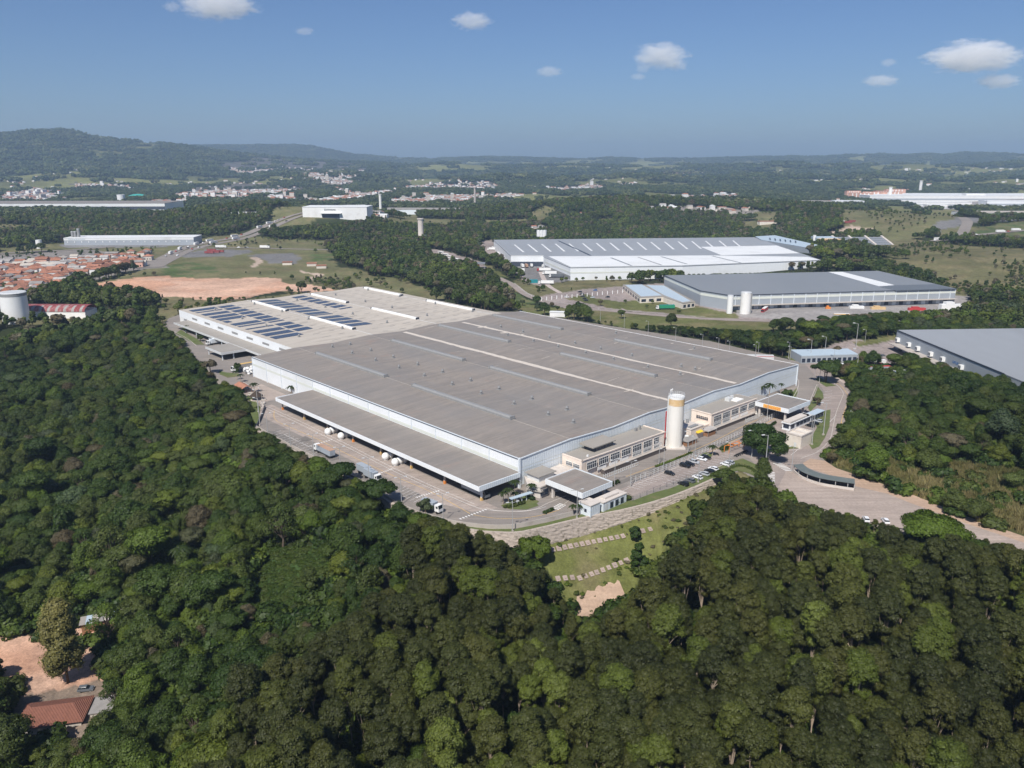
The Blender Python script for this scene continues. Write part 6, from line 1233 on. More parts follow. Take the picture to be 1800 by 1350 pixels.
for px,h,l,s in (((1352,705),9,'tall palm with full crown beside the far gate canopy',1.3),((1338,700),6.5,'palm with thin crown left of the tall one by the warehouse wall',1.1),((1372,694),6,'slim palm against the warehouse wall right of the tall one',.7),((1252,802),4.5,'small palm on the planted island at the parking entrance',.9),((905,872),6,'slender palm at the corner of the loading canopy',.9),((884,886),4.5,'short palm in the round planted bed, left one',.8),((894,884),5.5,'palm in the round planted bed, middle one',.9),((935,876),5.5,'palm beside the covered walkway',.8),((1007,905),3.5,'small palm near the near gate canopy, left one',.7),((1018,903),3.2,'small palm near the guard room',.7),((423,672),4.5,'slim palm behind the tiled shed',.8),((416,668),5,'tall slim palm left of the tiled shed',.7),((447,690),5,'palm with drooping crown beside the thatched hut',1.0),((512,692),4,'short palm between canopy and warehouse wall',1.0),((528,690),3.5,'short palm beside its twin at the canopy left end',.9),((320,985),9,'wild feathery palm in the wood left of the grassy gap',1.5),((905,880),3,'low palm in the round bed near the corner column',.7)):
    if px==(320,985): x,y=march(320,1005); palm((320,985),h,l,h1(x,y),s,18,(x,y))
    else: palm(px,h,l,0,s)
def big_tree(px,label,seed,H,Rr,style,tint,kind='leaves',n=6500,size=.36,z=None,name='broadleaf_tree',flat=1.0,trunks=1,nl=34,bark='bark',low=.36,trh=.5,nmin=.55):
    x,y=march(*px) if z is not None else at(*px); zz=h1(x,y)-.2 if z is not None else 0; rs=np.random.RandomState(seed); lobes=[]
    for i in range(nl):
        a=rs.uniform(0,6.283); q=math.sqrt(rs.uniform(0,1)); rr=q*Rr*.8
        if style=='dome': zc=H*.86-q*q*H*low+rs.uniform(-.5,.3) if i%3 else H*rs.uniform(.35,.75); lr=rs.uniform(1.2,2.0)*Rr/6
        elif style=='flat': zc=H*.86-q*q*H*.12+rs.uniform(-.6,.6); lr=rs.uniform(1.0,1.9)*Rr/6
        else: t=rs.uniform(.18,.95); zc=H*t; rr=Rr*.62*math.sin(math.pi*min(1,t*.9+.08))*math.sqrt(rs.uniform(.1,1)); lr=rs.uniform(1.0,1.7)*Rr/4.5
        lobes.append((rr*math.cos(a),rr*math.sin(a),zc,lr,lr,lr*(.8 if style!='flat' else .5)))
    P,F,T=leafmass(rs,lobes,n,size); t=top(name,label,'tree',(x,y,zz)); c=link('crown',npmesh('crown',P,F,[MATS[kind]],tone=T),t); c['tint']=tint
    m=MB()
    for k in range(trunks): a=k*2.2; m.tube((.6*k*math.cos(a),.6*k*math.sin(a),-.5),(1.5*k*math.cos(a),1.5*k*math.sin(a),H*trh),.38,.25,8)
    for l in lobes[:9]: m.tube((0,0,H*trh*.9),l[:3],.2,.06,5)
    m.build('trunk',MATS[bark],t,smooth=True); return t
big_tree((1344,806),'big round dense dark green tree between the motorcycles and the road junction',31,15,10.5,'dome',.15,n=13000,low=.45)
big_tree((1452,673),'umbrella shaped green tree on two trunks beside the curving road',32,12.5,8.5,'flat',.25,trunks=2,n=7000,nl=30)
big_tree((1632,990),'broad flat-topped yellow-green tree overlapping the gravel lot',33,17,11,'flat',.70,n=13000,nl=48,z=-6)
big_tree((1018,550),'round dark tree between the car park and the road behind the plant',34,10,5.2,'dome',.1,n=2600,nl=20,size=.5)
big_tree((898,478),'lone round green tree on the lawn beside the winding road',35,9,5.0,'dome',.3,n=2400,nl=18,size=.5)
big_tree((1117,951),'round dark bush on the upper grass slope',36,5.6,3.2,'dome',.1,z=-9,n=2600,nl=14,trh=.2)
big_tree((940,985),'pale bright green bushy tree against the stone retaining wall',37,9.5,5.6,'dome',.72,z=-12,n=5200,nl=22)
big_tree((1122,1012),'slim dark tree with large leaves at the right edge of the grass slope',38,12,3.6,'tall',.18,z=-19,n=3400,nl=18)
big_tree((120,1200),'tall olive golden weeping tree at the edge of the bare earth clearing',39,26,7.0,'tall',1.0,'gum_leaves',z=-24,n=15000,nl=110,size=.26); big_tree((18,1352),'large bright leafy tree hiding the left side of the tiled house',53,15,8.0,'dome',.5,z=-24,n=9000,nl=40,size=.26)
big_tree((418,655),'young green tree standing on a round grass island beside the trailers',40,6.5,2.6,'dome',.4,n=1500,nl=12)
big_tree((370,656),'sparse pale leaved tree with bare branches at the left yard edge',41,8.5,5,'dome',.97,n=1100,nl=22)
big_tree((330,585),'thin leaved tree on the verge beside the solar warehouse corner',42,6,3.2,'dome',.6,n=900,nl=14); big_tree((352,600),'slim tree on the verge beside the dock canopy',43,5.5,2.4,'dome',.45,n=800,nl=10)
big_tree((748,905),'bushy grey green tree at the yard fence beside the small box truck',44,6.5,3.4,'dome',.91,z=-3,n=2200,nl=16)
big_tree((1470,626),'flowering pinkish green tree in front of the low grey office',45,6.5,4.6,'dome',.95,n=2400,nl=18)
big_tree((1436,712),'small brownish tree on the strip beside the perimeter lane',46,5,2.6,'dome',.94,n=900,nl=10); big_tree((1274,858),'spreading green tree at the wall beside the outer car row',47,8,5.2,'dome',.45,z=-3,n=3800,nl=22)
big_tree((1384,696),'dense green bush mass behind the far gate canopy',48,3.2,3.2,'dome',.3,n=2400,nl=18,trh=.15)
big_tree((603,862),'spreading dark green tree overlapping the tail of the dump truck',51,12,6.5,'flat',.12,n=5000,nl=26,z=-6); big_tree((664,900),'spreading green tree half hiding the grey box trucks',52,13,7.5,'flat',.22,n=6000,nl=28,z=-6)
def hedge(px,label,m=.12,w=1.6,h=1.0,tint=.5,seed=1,z=0):
    P=smooth(pxpoly(px,z),3); rs=np.random.RandomState(seed); lobes=[]
    ox,oy=P[0]
    for a,b in zip(P[:-1],P[1:]):
        a=np.array(a);b=np.array(b);L=np.linalg.norm(b-a);n=max(1,int(L/1.2))
        for i in range(n): q=a+(b-a)*(i+.5)/n; r=w/2*rs.uniform(.8,1.2); lobes.append((q[0]-ox,q[1]-oy,h*.45,r,r,h*.55))
    V,F,T=leafmass(rs,lobes,60*len(lobes),.22); o=link('hedge',npmesh('hedge',V,F,[MATS['leaves']],tone=T),None,(ox,oy,z),label=label,category='hedge'); o['tint']=tint; return o
hedge([(1152,821),(1180,811),(1217,796)],'narrow grassy green strip dividing the inner lanes below the near office',tint=.72,seed=2,w=1.6,h=.7); hedge([(1328,762),(1345,756),(1364,744)],'low clipped hedge on the kerbed island near the far gate',tint=.2,seed=3,h=1.4); hedge([(957,903),(966,899),(972,896)],'dark round shrubs at the tip of the near gate island',tint=.1,seed=4); hedge([(1058,862),(1072,856),(1088,848)],'dark hedge right of the near gate canopy',tint=.1,seed=5,h=1.5,w=2.2)
hedge([(1080,886),(1092,882),(1106,878)],'orange and yellow flowering bush at the corner of the guard house',tint=.86,seed=6,w=3.4,h=2.2); hedge([(925,872),(938,880)],'rounded dark shrubs on the small lawn beside the walkway',tint=.12,seed=7,w=2.4,h=1.5); hedge([(1268,792),(1282,786)],'leafy bushes on the planted island at the parking entrance',tint=.35,seed=8,w=3,h=1.8); hedge([(886,893),(905,890),(922,884)],'low shrubs and flowers in the round planted bed',tint=.5,seed=9,w=2.6,h=1.0)
hedge([(1245,842),(1300,822),(1335,838)],'rough green bushes on the slope below the motorcycle area',tint=.6,seed=10,w=4,h=1.6,z=-1)
# ------------------------------------------------------------------ outlying warehouses, works and towers
def bld(name,label,px,ztop,zb=-3,wall='wall_grey',roof='roof_grey',cat='warehouse',pitch=None,kids=True,wn='wall'):
    """px = corners of the roof outline as surveyed at roof height"""
    P=[at(a,b,ztop) for a,b in px]; FOOT.append(P); ox,oy=P[0]; t=top(name,label,cat,(ox,oy,0)); Q=[(x-ox,y-oy) for x,y in P]
    MB().prism(Q,zb,ztop,top=False).build(wn,MATS[wall],t); c=np.mean(Q,0); Q2=[tuple(c+(np.array(q)-c)*1.003) for q in Q]
    MB().prism(Q2,ztop-.5,ztop).build('roof',MATS[roof],t); t['o']=0; del t['o']; return t,Q,(ox,oy)
def onroof(t,o,px,z,m,name='roof_strip',label=None):
    P=[at(a,b,z) for a,b in px]; return MB().prism([(x-o[0],y-o[1]) for x,y in P],z-.1,z+.06).build(name,MATS[m],t,label=label)
def wallband(t,A,B,z0,z1,m,name='wall_band',off=.12,inset=0.0):
    a=np.array(A);b=np.array(B);d=(b-a)/np.linalg.norm(b-a);n=np.array([d[1],-d[0]]); a=a+d*inset;b=b-d*inset
    mb=MB().prism([tuple(a),tuple(b),tuple(b+n*off),tuple(a+n*off)],z0,z1); return mb.build(name,MATS[m],t)
# grey warehouse behind the plant
MW,Q,o=bld('grey_warehouse','long dark grey warehouse with a pale roof stripe beyond the brown warehouse',[(1168,484),(1232,511),(1283,519),(1681,507.5),(1543,476)],13,wall='wall_grey',roof='roof_grey')
onroof(MW,o,[(1456,478),(1481,478),(1572,501),(1545,503)],13.05,'roof_white',label='pale stripe across the roof'); onroof(MW,o,[(1545,504),(1572,501.5),(1645,499.5),(1680,508),(1575,511)],13.04,'roof_grey_dark')
for A,B in ((Q[0],Q[1]),(Q[1],Q[2]),(Q[2],Q[3])): wallband(MW,A,B,9.2,11.2,'band_cream'); wallband(MW,A,B,12.6,13.2,'trim_dark',off=.3,name='gutter')
a,b=np.array(Q[2]),np.array(Q[3]); L=np.linalg.norm(b-a); d=(b-a)/L; n=np.array([d[1],-d[0]])
for i in range(20): p=a+d*L*(i+.5)/20; MB().prism([tuple(p-d*.25),tuple(p+d*.25),tuple(p+d*.25+n*.35),tuple(p-d*.25+n*.35)],3,12.6).build('pilaster',MATS['trim_light'],MW)
wallband(MW,Q[2],Q[3],4.3,4.7,'concrete',name='dock_canopy',off=4.0); 
for i in range(28):
    p=a+d*(8+(L-12)*i/28); MB().prism([tuple(p),tuple(p+d*3.6),tuple(p+d*3.6+n*.2),tuple(p+n*.2)],.6,3.8).build('dock_door',MATS['trim_dark' if i%2 else 'wall_blue'],MW)
ax,ao,oo=bld('annex_building','low office annex with three pale blue metal roofs beside the grey warehouse',[(1095,500),(1125,523),(1165,521),(1200,533),(1222,530),(1167,501)],5,wall='plaster',roof='roof_lightgrey',cat='building')
onroof(ax,oo,[(1099,501),(1127,521),(1163,519),(1128,500)],5.1,'sheet_blue'); onroof(ax,oo,[(1136,501),(1168,519),(1200,531),(1214,529),(1167,502)],5.1,'sheet_blue')
a,b=np.array(ao[0]),np.array(ao[1]); n_=6
for (a,b,n_) in ((ao[0],ao[1],7),(ao[1],ao[2],3),(ao[3],ao[4],3)):
    a=np.array(a);b=np.array(b);d=(b-a)/np.linalg.norm(b-a);L=np.linalg.norm(b-a);n=np.array([d[1],-d[0]])
    for i in range(n_): p=a+d*L*(i+.2)/n_; q=p+d*L*.6/n_; MB().prism([tuple(p),tuple(q),tuple(q+n*.1),tuple(p+n*.1)],1,3.4).build('window',MATS['window_glass'],ax)
def silo(px,r,h,label,m='white_paint',z=0,name='silo',cat='silo',zw=None):
    x,y=at(*px,z); FOOT.append([(x-r,y-r),(x+r,y-r),(x+r,y+r),(x-r,y+r)]); t=top(name,label,cat,(x,y,z-.5)); MB().cyl(0,0,0,h,r,n=24,cap=False).build('shell',MATS[m],t,smooth=True); MB().cyl(0,0,h,h+.5,r*1.03,r*.97,24).build('rim',MATS['galv_light'],t); return t
silo((1282,552),2.4,15.5,'slim pale blue white tank left of the wide one in front of the grey warehouse'); sl_=silo((1309,553),4.2,18.5,'wide off-white tank with ladder in front of the grey warehouse','plaster_white'); MB().box(3.6,-2.6,0,4.3,-1.6,18).build('ladder',MATS['galv'],sl_)
# white warehouse complex
BW,Q,o=bld('white_warehouse','huge white and grey roofed warehouse complex in the middle distance',[(868,421.5),(898,449),(955,449),(958,452),(1003,470),(1200,467),(1442,457),(1325,417)],13.5,wall='wall_white',roof='roof_pale')
onroof(BW,o,[(964,450.5),(1003,469),(1200,466),(1440,456.5),(1420,451.5),(1250,449)],13.6,'roof_white'); onroof(BW,o,[(1232,434),(1268,448.5),(1405,445),(1365,431.5)],13.62,'roof_white')
rr=random.Random(4)
for i in range(17): x=903+i*24; y0=430-.45*i; onroof(BW,o,[(x,y0),(x+2.6,y0),(x+19,y0+13),(x+15.5,y0+13)],13.66,'roof_white')
for x0,x1,y0,y1 in ((1072,1108,453,467),(1160,1205,451,464),(1250,1300,450,462)): onroof(BW,o,[(x0,y0),(x0+4,y0),(x1+4,y1),(x1,y1)],13.7,'roof_grey')
onroof(BW,o,[(980,423),(983,423),(1040,449),(1036,449)],13.68,'trim_dark'); onroof(BW,o,[(1120,452),(1123,452),(1165,466),(1161,466)],13.69,'galv')
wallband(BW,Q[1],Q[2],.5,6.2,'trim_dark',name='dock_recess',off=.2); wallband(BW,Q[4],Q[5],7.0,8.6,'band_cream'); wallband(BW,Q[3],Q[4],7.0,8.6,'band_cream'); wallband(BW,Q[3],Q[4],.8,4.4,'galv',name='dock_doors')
for i in range(len(Q)-2): wallband(BW,Q[i],Q[i+1],13.1,13.75,'galv_light',name='gutter',off=.25)
rr_,Q,o=bld('white_roofed_hall','pale grey hall behind the right end of the white warehouse complex',[(1328,415.5),(1338,421),(1425,436),(1440,431),(1362,413.5)],15,wall='wall_grey',roof='sheet_blue')
for i in range(6): onroof(rr_,o,[(1352+9*i,418+1.0*i),(1354+9*i,418+1.0*i),(1355+9*i,421+1.0*i),(1353+9*i,421+1.0*i)],16,'trim_dark',name='roof_vent')
silo((1430,434),2.2,17,'slim white tank at the end of the pale grey hall')
for i,x in enumerate((947,952,957)): silo((x,428),3.3,20,'%s of the three white tanks standing behind the white warehouse'%('left one','middle one','right one')[i])
# dark grey warehouse on the right
RW,Q,o=bld('grey_warehouse','big grey walled warehouse cut by the right edge of the view',[(1577,580),(1766,657),(1900,712),(2100,640),(1960,575)],13,wall='wall_grey',roof='roof_pale')
wallband(RW,Q[0],Q[1],12.5,13.2,'trim_dark',name='gutter',off=.3)
a=np.array(Q[0]);b=np.array(Q[1]);d=(b-a)/np.linalg.norm(b-a);n=np.array([d[1],-d[0]])
dk=MB().prism([tuple(a+d*2),tuple(a+d*76),tuple(a+d*76+n*6),tuple(a+d*2+n*6)],4.4,4.9).build('dock_canopy',MATS['concrete'],RW)
for s_ in (4,18,29,44,57,76,): 
    p=a+d*s_+n*.8; q=MB().box(p[0]-1.2,p[1]-1.2,6.0,p[0]+1.2,p[1]+1.2,8.6).build('air_cooler',MATS['white_paint'],RW); MB().box(p[0]-1.3,p[1]-1.3,6.5,p[0]-1.2,p[1]-.3,8.1).box(p[0]-1.3,p[1]+.3,6.5,p[0]-1.2,p[1]+1.1,8.1).build('grille',MATS['trim_dark'],q)
for i in range(9): p=a+d*(5+8*i); MB().prism([tuple(p),tuple(p+d*4),tuple(p+d*4+n*.2),tuple(p+n*.2)],.6,4.2).build('dock_door',MATS['trim_dark'],RW)
p=a+d*66; lt=MB()
for k in range(4): q=p+d*(1.5*k); zk=8.2; lt.prism([tuple(q),tuple(q+d*.4),tuple(q+d*.4+n*.12),tuple(q+n*.12)],zk-.9,zk+.5).prism([tuple(q+d*.4),tuple(q+d*1.1),tuple(q+d*1.1+n*.12),tuple(q+d*.4+n*.12)],zk+(.1 if k%2 else -.9),zk+(.5 if k%2 else -.5))
lt.build('lettering',MATS['blue_paint'],RW)
x,y=at(1742,668,4); FOOT.append([(x-6,y-3),(x+6,y-3),(x+6,y+3),(x-6,y+3)]); hv=top('white_tank','white boxy tank with curved lid against the grey wall above the trees','tank',(x,y,0)); MB().box(-5,-3,0,5,3,9.5).build('body',MATS['white_paint'],hv); lid=MB(); 
lid.add([(-5.2,-3.2,9.5),(5.2,-3.2,9.5),(5.2,0,10.8),(-5.2,0,10.8),(5.2,3.2,9.5),(-5.2,3.2,9.5)],[(0,1,2,3),(3,2,4,5),(0,3,5),(1,4,2)]).build('lid',MATS['roof_white'],hv)
GO,Q,o=bld('grey_office','low dark grey office with pale metal roof left of the big grey wall',[(1390,614.5),(1409,625),(1508,622),(1490,612.5)],5,wall='wall_grey',roof='sheet_blue',cat='building')
a=np.array(Q[1]);b=np.array(Q[2]);L=np.linalg.norm(b-a);d=(b-a)/L;n=np.array([d[1],-d[0]])
for i in range(11): p=a+d*L*(i+.15)/11; MB().prism([tuple(p),tuple(p+d*L*.06),tuple(p+d*L*.06+n*.1),tuple(p+n*.1)],.6,3.0).build('window',MATS['window_glass'],GO)
gk=top('gate_kiosk','small white kiosk with three windows beside the low grey office','kiosk',(*at(1419,636),0)); MB().box(-3,-1.5,0,3,1.5,3).build('wall',MATS['white_paint'],gk)
for i in range(3): MB().box(-2.6+1.8*i,-1.56,1.2,-1.3+1.8*i,-1.5,2.2).build('window',MATS['window_glass'],gk)
wk=top('white_canopy','flat white canopy on posts at the edge of the wooded hill','canopy',(*at(1490,650),0)); MB().box(-5,-2,3.4,5,2,3.8).build('roof',MATS['roof_white'],wk)
for a in (-4.5,0,4.5): MB().box(a,-1.8,0,a+.2,-1.6,3.4).build('post',MATS['galv'],wk)
rt=top('red_white_trailer','long white trailer with a thin red stripe behind the far corner of the brown roof','trailer',(*at(1336,634),0),R(-4)); MB().box(-8,-1.3,1,8,1.3,3.7).build('body',MATS['galv_light'],rt); MB().box(-8,-1.35,2.9,8,-1.3,3.2).build('red_stripe',MATS['red_paint'],rt)
wh=top('white_shed','small white shed just beyond the far edge of the brown roof','shed',(*at(980,556),0),R(-8)); MB().box(-6,-2.6,0,6,2.6,3.6).build('wall',MATS['white_paint'],wh); MB().box(-6.3,-2.9,3.6,6.3,2.9,3.9).build('roof',MATS['roof_white'],wh)
ck=top('checkpoint_canopy','grey flat checkpoint canopy beside the winding road','canopy',(*at(832,471),0),R(-2)); MB().box(-14,-5,5,14,5,6.2).build('roof',MATS['roof_grey'],ck); MB().box(-13,-3,0,-6,3,4.4).build('booth',MATS['blue_paint'],ck); MB().box(2,-3,0,7,3,4.2).build('orange_booth',MATS['orange_paint'],ck)
for a in (-13.5,-1,13): MB().box(a,-4.5,0,a+.5,-4,5).build('column',MATS['galv'],ck)
# white guard posts beside the far car park
for i in range(20): x=952+i*8.9; y=529-.88*i+(.0 if i>5 else -.2*i); MB().box(-.3,-.3,0,.3,.3,3.2).build('white_post',MATS['white_paint'],None,(*at(x,y),0),label='white concrete post in the line beside the far car park',category='post',group='white concrete posts beside the far car park')
tp_=MB()
for k,(xa,ya,xb,yb) in enumerate(((1383,527,1425,531),)): pass
bt=top('blue_tarpaulins','bright blue tarpaulins spread on the dock apron of the grey warehouse','tarpaulin',(*at(1408,549),.0)); 
for dx,dy,w_,h_ in ((-8,3,9,6),(2,-2,11,6),(-4,9,14,5)): MB().box(dx-w_/2,dy-h_/2,0,dx+w_/2,dy+h_/2,.8).build('sheet',MATS['brightblue'],bt)
for px,m,l,dm in (((1505,544),'white_paint','white van bodies on the raised slab of the grey warehouse yard',(6,3,3)),((1543,545),'tan','tan loader machine beside the raised slab',(6,3,2.6)),((1611,546),'red_paint','red container at the dock of the grey warehouse',(7,3,2.4)),((1670,545),'white_paint','white stack at the right end of the grey warehouse',(9,5,5)),((1455,546),'orange_paint','orange stack beside the dock of the grey warehouse',(2,2,3))):
    MB().box(-dm[0],-dm[1]/2,0,dm[0],dm[1]/2,dm[2]).box(-dm[0]*.6,-dm[1]/2-.01,dm[2],dm[0]*.2,dm[1]/2,dm[2]*1.4).build('yard_container',MATS[m],None,(*at(*px),0),R(2),label=l,category='container')
# left: round tank, red shed, blue trailer
lt_=silo((30,566),9.4,23.5,'large round white tank rising from the wood at the left edge','white_paint',name='round_tank',cat='tank'); MB().cyl(0,0,21.2,23.6,9.5,n=24,cap=False).build('top_band',MATS['galv'],lt_,smooth=True)
x,y=at(105,556,0); FOOT.append([(x-36,y-12),(x+62,y-12),(x+62,y+12),(x-36,y+12)])
rsd=top('red_roof_shed','long shed with a streaked red and white curved roof behind the round tank','shed',(x,y,0),R(-1)); MB().box(-30,-9,0,26,9,5.5).build('wall',MATS['plaster_white'],rsd)
seg=MB(); nseg=26
for i in range(nseg):
    u0=-30+56*i/nseg; u1=-30+56*(i+1)/nseg; mm=1 if i%3==0 and i>4 else 0
    for k in range(8):
        a0=math.pi*k/8;a1=math.pi*(k+1)/8; seg.add([(u0,-9.5*math.cos(a0),5.5+4.2*math.sin(a0)),(u1-.05,-9.5*math.cos(a0),5.5+4.2*math.sin(a0)),(u1-.05,-9.5*math.cos(a1),5.5+4.2*math.sin(a1)),(u0,-9.5*math.cos(a1),5.5+4.2*math.sin(a1))],[(0,1,2,3)],mm if k<3 else 0)
seg.build('roof',[mat('red_sheet',(.24,.06,.06),.7,.25,.3,dirt=(.45,.38,.36),dirtamt=.6,dsc=.3,stretch=(1,.15,1)),MATS['fibre_roof']],rsd)
truck((155,549),'z',R(178),'blue curtain trailer with white cab beside the red roofed shed','white_paint','blue_paint',14,3.0,topm='white_paint')
# left distance: factories
def box(name,label,px,w,dp,h,wall,roof,cat='building',rz=0,z=None,sink=3,far=True,trim=None):
    """px = middle of the foot of the front wall"""
    x,y=march(*px) if far else at(*px); z=h1(x,y) if z is None else z; FOOT.append([(x+a*math.cos(rz)-b*math.sin(rz),y+a*math.sin(rz)+b*math.cos(rz)) for a,b in ((-w/2,0),(w/2,0),(w/2,dp),(-w/2,dp))])
    t=top(name,label,cat,(x,y,z),rz); MB().box(-w/2,0,-sink,w/2,dp,h).build('wall',MATS[wall],t); MB().box(-w/2-.4,-.4,h,w/2+.4,dp+.4,h+.6).build('roof',MATS[roof],t)
    if trim: MB().box(-w/2,-.15,trim[0],w/2,0,trim[1]).build('window_band',MATS[trim[2]],t)
    return t
t=box('long_factory','long low white factory with a row of small wall lights beyond the brick houses',(228,431),185,40,10.5,'wall_grey','roof_white','factory',R(4),trim=(7.5,10.6,'roof_white'))
for i in range(18): MB().box(-88+10*i,-.4,4.2,-87+10*i,0,6.2).build('wall_light',MATS['white_paint'],t)
strokes(t,'u',-.2,-86,-62,8.2,10.0,9,'sheet_blue',5,.1)
for i,(x_,h_) in enumerate(((130,20),(135,20),(141,24))): silo((x_,431),2.0,h_,'%s grey tank on the left end of the long white factory'%('left','middle','tall right')[i],'galv')
for i in range(5): silo((303+5*i,430),2.0,8,'%s of five squat tanks at the right end of the long factory'%('first','second','third','fourth','fifth')[i],'galv')
silo((70,438),4,13,'small white round tank beyond the brick houses')
box('long_depot','very long brown roofed depot with green stripe above the dark wood at the far left',(90,371),520,120,17,'roof_white','roof_brown','factory',R(2),trim=(3,10,'trim_dark'))
silo((215,365),10,34,'white water tank behind the long brown roofed depot'); 
x,y=march(243,350); t=top('green_dome_hall','turquoise domed hall behind the long depot','hall',(x,y,h1(x,y))); MB().ball(0,0,0,38,20,6,lo=0,zs=.42).build('dome',mat('turquoise',(.05,.42,.36),.5,.05,1),t,smooth=True)
t=box('white_factory','white block factory with a dark loading bay in the middle distance',(589,384),112,60,19,'white_paint','roof_white','factory',R(0)); MB().box(-22,-.6,0,8,-.1,9).build('loading_bay',MATS['trim_dark'],t); MB().box(-24,-6,8.5,12,0,9.4).build('bay_canopy',MATS['roof_white'],t); strokes(t,'u',-.1,-18,2,13.5,16.5,8,'trim_dark',6,.2)
box('white_factory_annex','lower white annex with pale roof joined to the block factory',(625,381),40,60,17,'wall_grey','roof_white','factory',R(12))
t=box('grey_works','long grey roofed works behind the trees right of the white block factory',(738,377),165,70,10,'wall_blue','roof_lightgrey','factory',R(-3))
def tower(px,r,h,label,m='plaster_white',cat='tower',name='water_tower',r1=None):
    x,y=march(*px); t=top(name,label,cat,(x,y,h1(x,y)-2)); MB().cyl(0,0,0,h,r,r1 or r,14).build('shaft',MATS[m],t,smooth=False); MB().cyl(0,0,h,h+1.5,(r1 or r)*1.25,n=14).build('cap',MATS[m],t); return t
tower((669,367),3,34,'thin white tower beside the white block factory'); tower((835,364),3.6,52,'tall tapered brick chimney right of the grey works','concrete','chimney','chimney',2.6); tower((867,336),8,22,'short white water tank on the ridge right of the chimney'); tower((740,422),4.2,34,'pale round tower beside a white flat roof in the woods','concrete_light'); box('flat_roof_works','low white flat roofed works beside the pale round tower',(720,424),70,45,5,'concrete_light','concrete_light','works')
tower((1563,354),5,46,'lone white water tower above the white factory roofs'); tower((1617,338),5.5,44,'white water tower on the wooded slope behind the factories')
box('white_office','white two storey house beside the wooded knoll at the highway',(428,382),42,14,8,'white_paint','roof_white','building',R(0),trim=(2,4.5,'window_glass'))
# right distance
for x0_,x1_,yb,dp,h_,wl,rf,l in ((1562,1900,353,210,15,'white_paint','roof_white','longest white factory hall on the far right'),(1610,1700,362,40,10,'white_paint','roof_white','middle white factory hall in front of the longest one'),(1632,1662,366,25,9,'plaster_white','roof_white','small white hall left of the factory car park'),(1742,1810,362,50,14,'wall_white','roof_white','white hall with clerestory right of the factory middle'),(1722,1910,384,70,11,'wall_white','roof_beige','pale hall with tan roof near the right edge'),(1412,1464,364,60,12,'wall_grey','roof_lightgrey','grey shed with open front left of the orange apartment blocks'),(1400,1420,362,30,8,'wall_grey','roof_lightgrey','small grey workshop left of the sheds'),(1470,1516,361,40,12,'wall_white','roof_white','white arched warehouse beside the apartment blocks'),(1700,1728,352,30,20,'white_paint','roof_white','tall white block rising from the longest factory hall')):
    q=march((x0_+x1_)/2,yb); box('factory_hall',l,((x0_+x1_)/2,yb),(x1_-x0_)*math.hypot(*q)/FOC,dp,h_,wl,rf,'factory',R(-2),trim=(2,h_*.45,'wall_grey'))
for i,(x_,y_,w_) in enumerate(((1512,352,60),(1536,350,58),(1552,348,45),(1566,350,60),(1574,345,55),(1500,348,40))):
    t=box('apartment_block','%s orange roofed pink apartment block on the far right ridge'%('first','second','third','fourth','fifth','leftmost')[i],(x_,y_),w_*1.25,16,23,'plaster_pink','clay_tile','apartment block',R(-25 if i<2 else 5),trim=(3,5,'plaster_white')); 
    for k in range(5): MB().box(-w_/2+w_*(k+.3)/5,-.3,0,-w_/2+w_*(k+.6)/5,0,22).build('stair_strip',MATS['plaster_white'],t)
# stepped concrete building with stripes
x,y=at(1515,437,0); FOOT.append([(x-70,y-20),(x+60,y-20),(x+60,y+50),(x-70,y+50)]); t=top('striped_building','white stepped concrete building with dark striped roof bays and an orange front','building',(x,y,0))
for k in range(4):
    x0=-30+24*k; MB().prism([(x0,0),(x0+3,0),(x0+3,40),(x0,40)],0,[6,6,15,15]).build('fin_wall',MATS['concrete_light'],t)
    if k<3:
        for j in range(4): MB().prism([(x0+3,2+9*j),(x0+24,2+9*j),(x0+24,8+9*j),(x0+3,8+9*j)],0,[5.5+2.1*j,5.5+2.1*j,6.9+2.1*j,6.9+2.1*j]).build('roof_bay',MATS['roof_grey'],t)
MB().box(-60,0,0,-30,30,7).build('wall',MATS['plaster_pink'],t); MB().box(-58,-.4,7,-30,14,13).build('orange_front',MATS['tan'],t); MB().prism([(-60,14),(-30,14),(-30,38),(-60,38)],7,14).build('back_hall',MATS['sheet_blue'],t)
# highways and roads
def road(px,w_,label,z=.35,m='asphalt',name='road',far=True):
    P=smooth([march(a,b) if far else at(a,b) for a,b in px],8); L=[]
    Pz=[(x,y,h1(x,y)+z) for x,y in P]; mb=MB(); n=len(P)
    for i in range(n-1):
        a=np.array(P[i]);b=np.array(P[i+1]);d=(b-a)/(np.linalg.norm(b-a)+1e-9);nn=np.array([-d[1],d[0]])*w_/2
        mb.quad((a[0]+nn[0],a[1]+nn[1],Pz[i][2]),(a[0]-nn[0],a[1]-nn[1],Pz[i][2]),(b[0]-nn[0],b[1]-nn[1],Pz[i+1][2]),(b[0]+nn[0],b[1]+nn[1],Pz[i+1][2]))
    for a,b in zip(P[:-1:4],P[4::4]):
        a=np.array(a);b=np.array(b);d=(b-a)/(np.linalg.norm(b-a)+1e-9);nn=np.array([-d[1],d[0]])*(w_/2+4); FOOT.append([tuple(a+nn),tuple(b+nn),tuple(b-nn),tuple(a-nn)])
    return mb.build(name,MATS[m],kind='structure')
FOOT_N=len(FOOT)
road([(255,470),(290,452),(320,438),(360,427),(415,417),(460,400),(500,383),(540,372)],15,'',m='asphalt'); road([(275,470),(305,454),(335,440),(372,430),(425,420),(470,404),(510,386),(548,374)],13,'',m='asphalt')
road([(0,446),(60,442),(120,440),(200,434)],12,''); road([(330,437),(420,436),(520,438),(600,440)],9,'')
road([(1640,424),(1700,415),(1800,405),(1900,398)],16,''); road([(1690,415),(1697,400),(1700,390),(1690,382)],16,'')
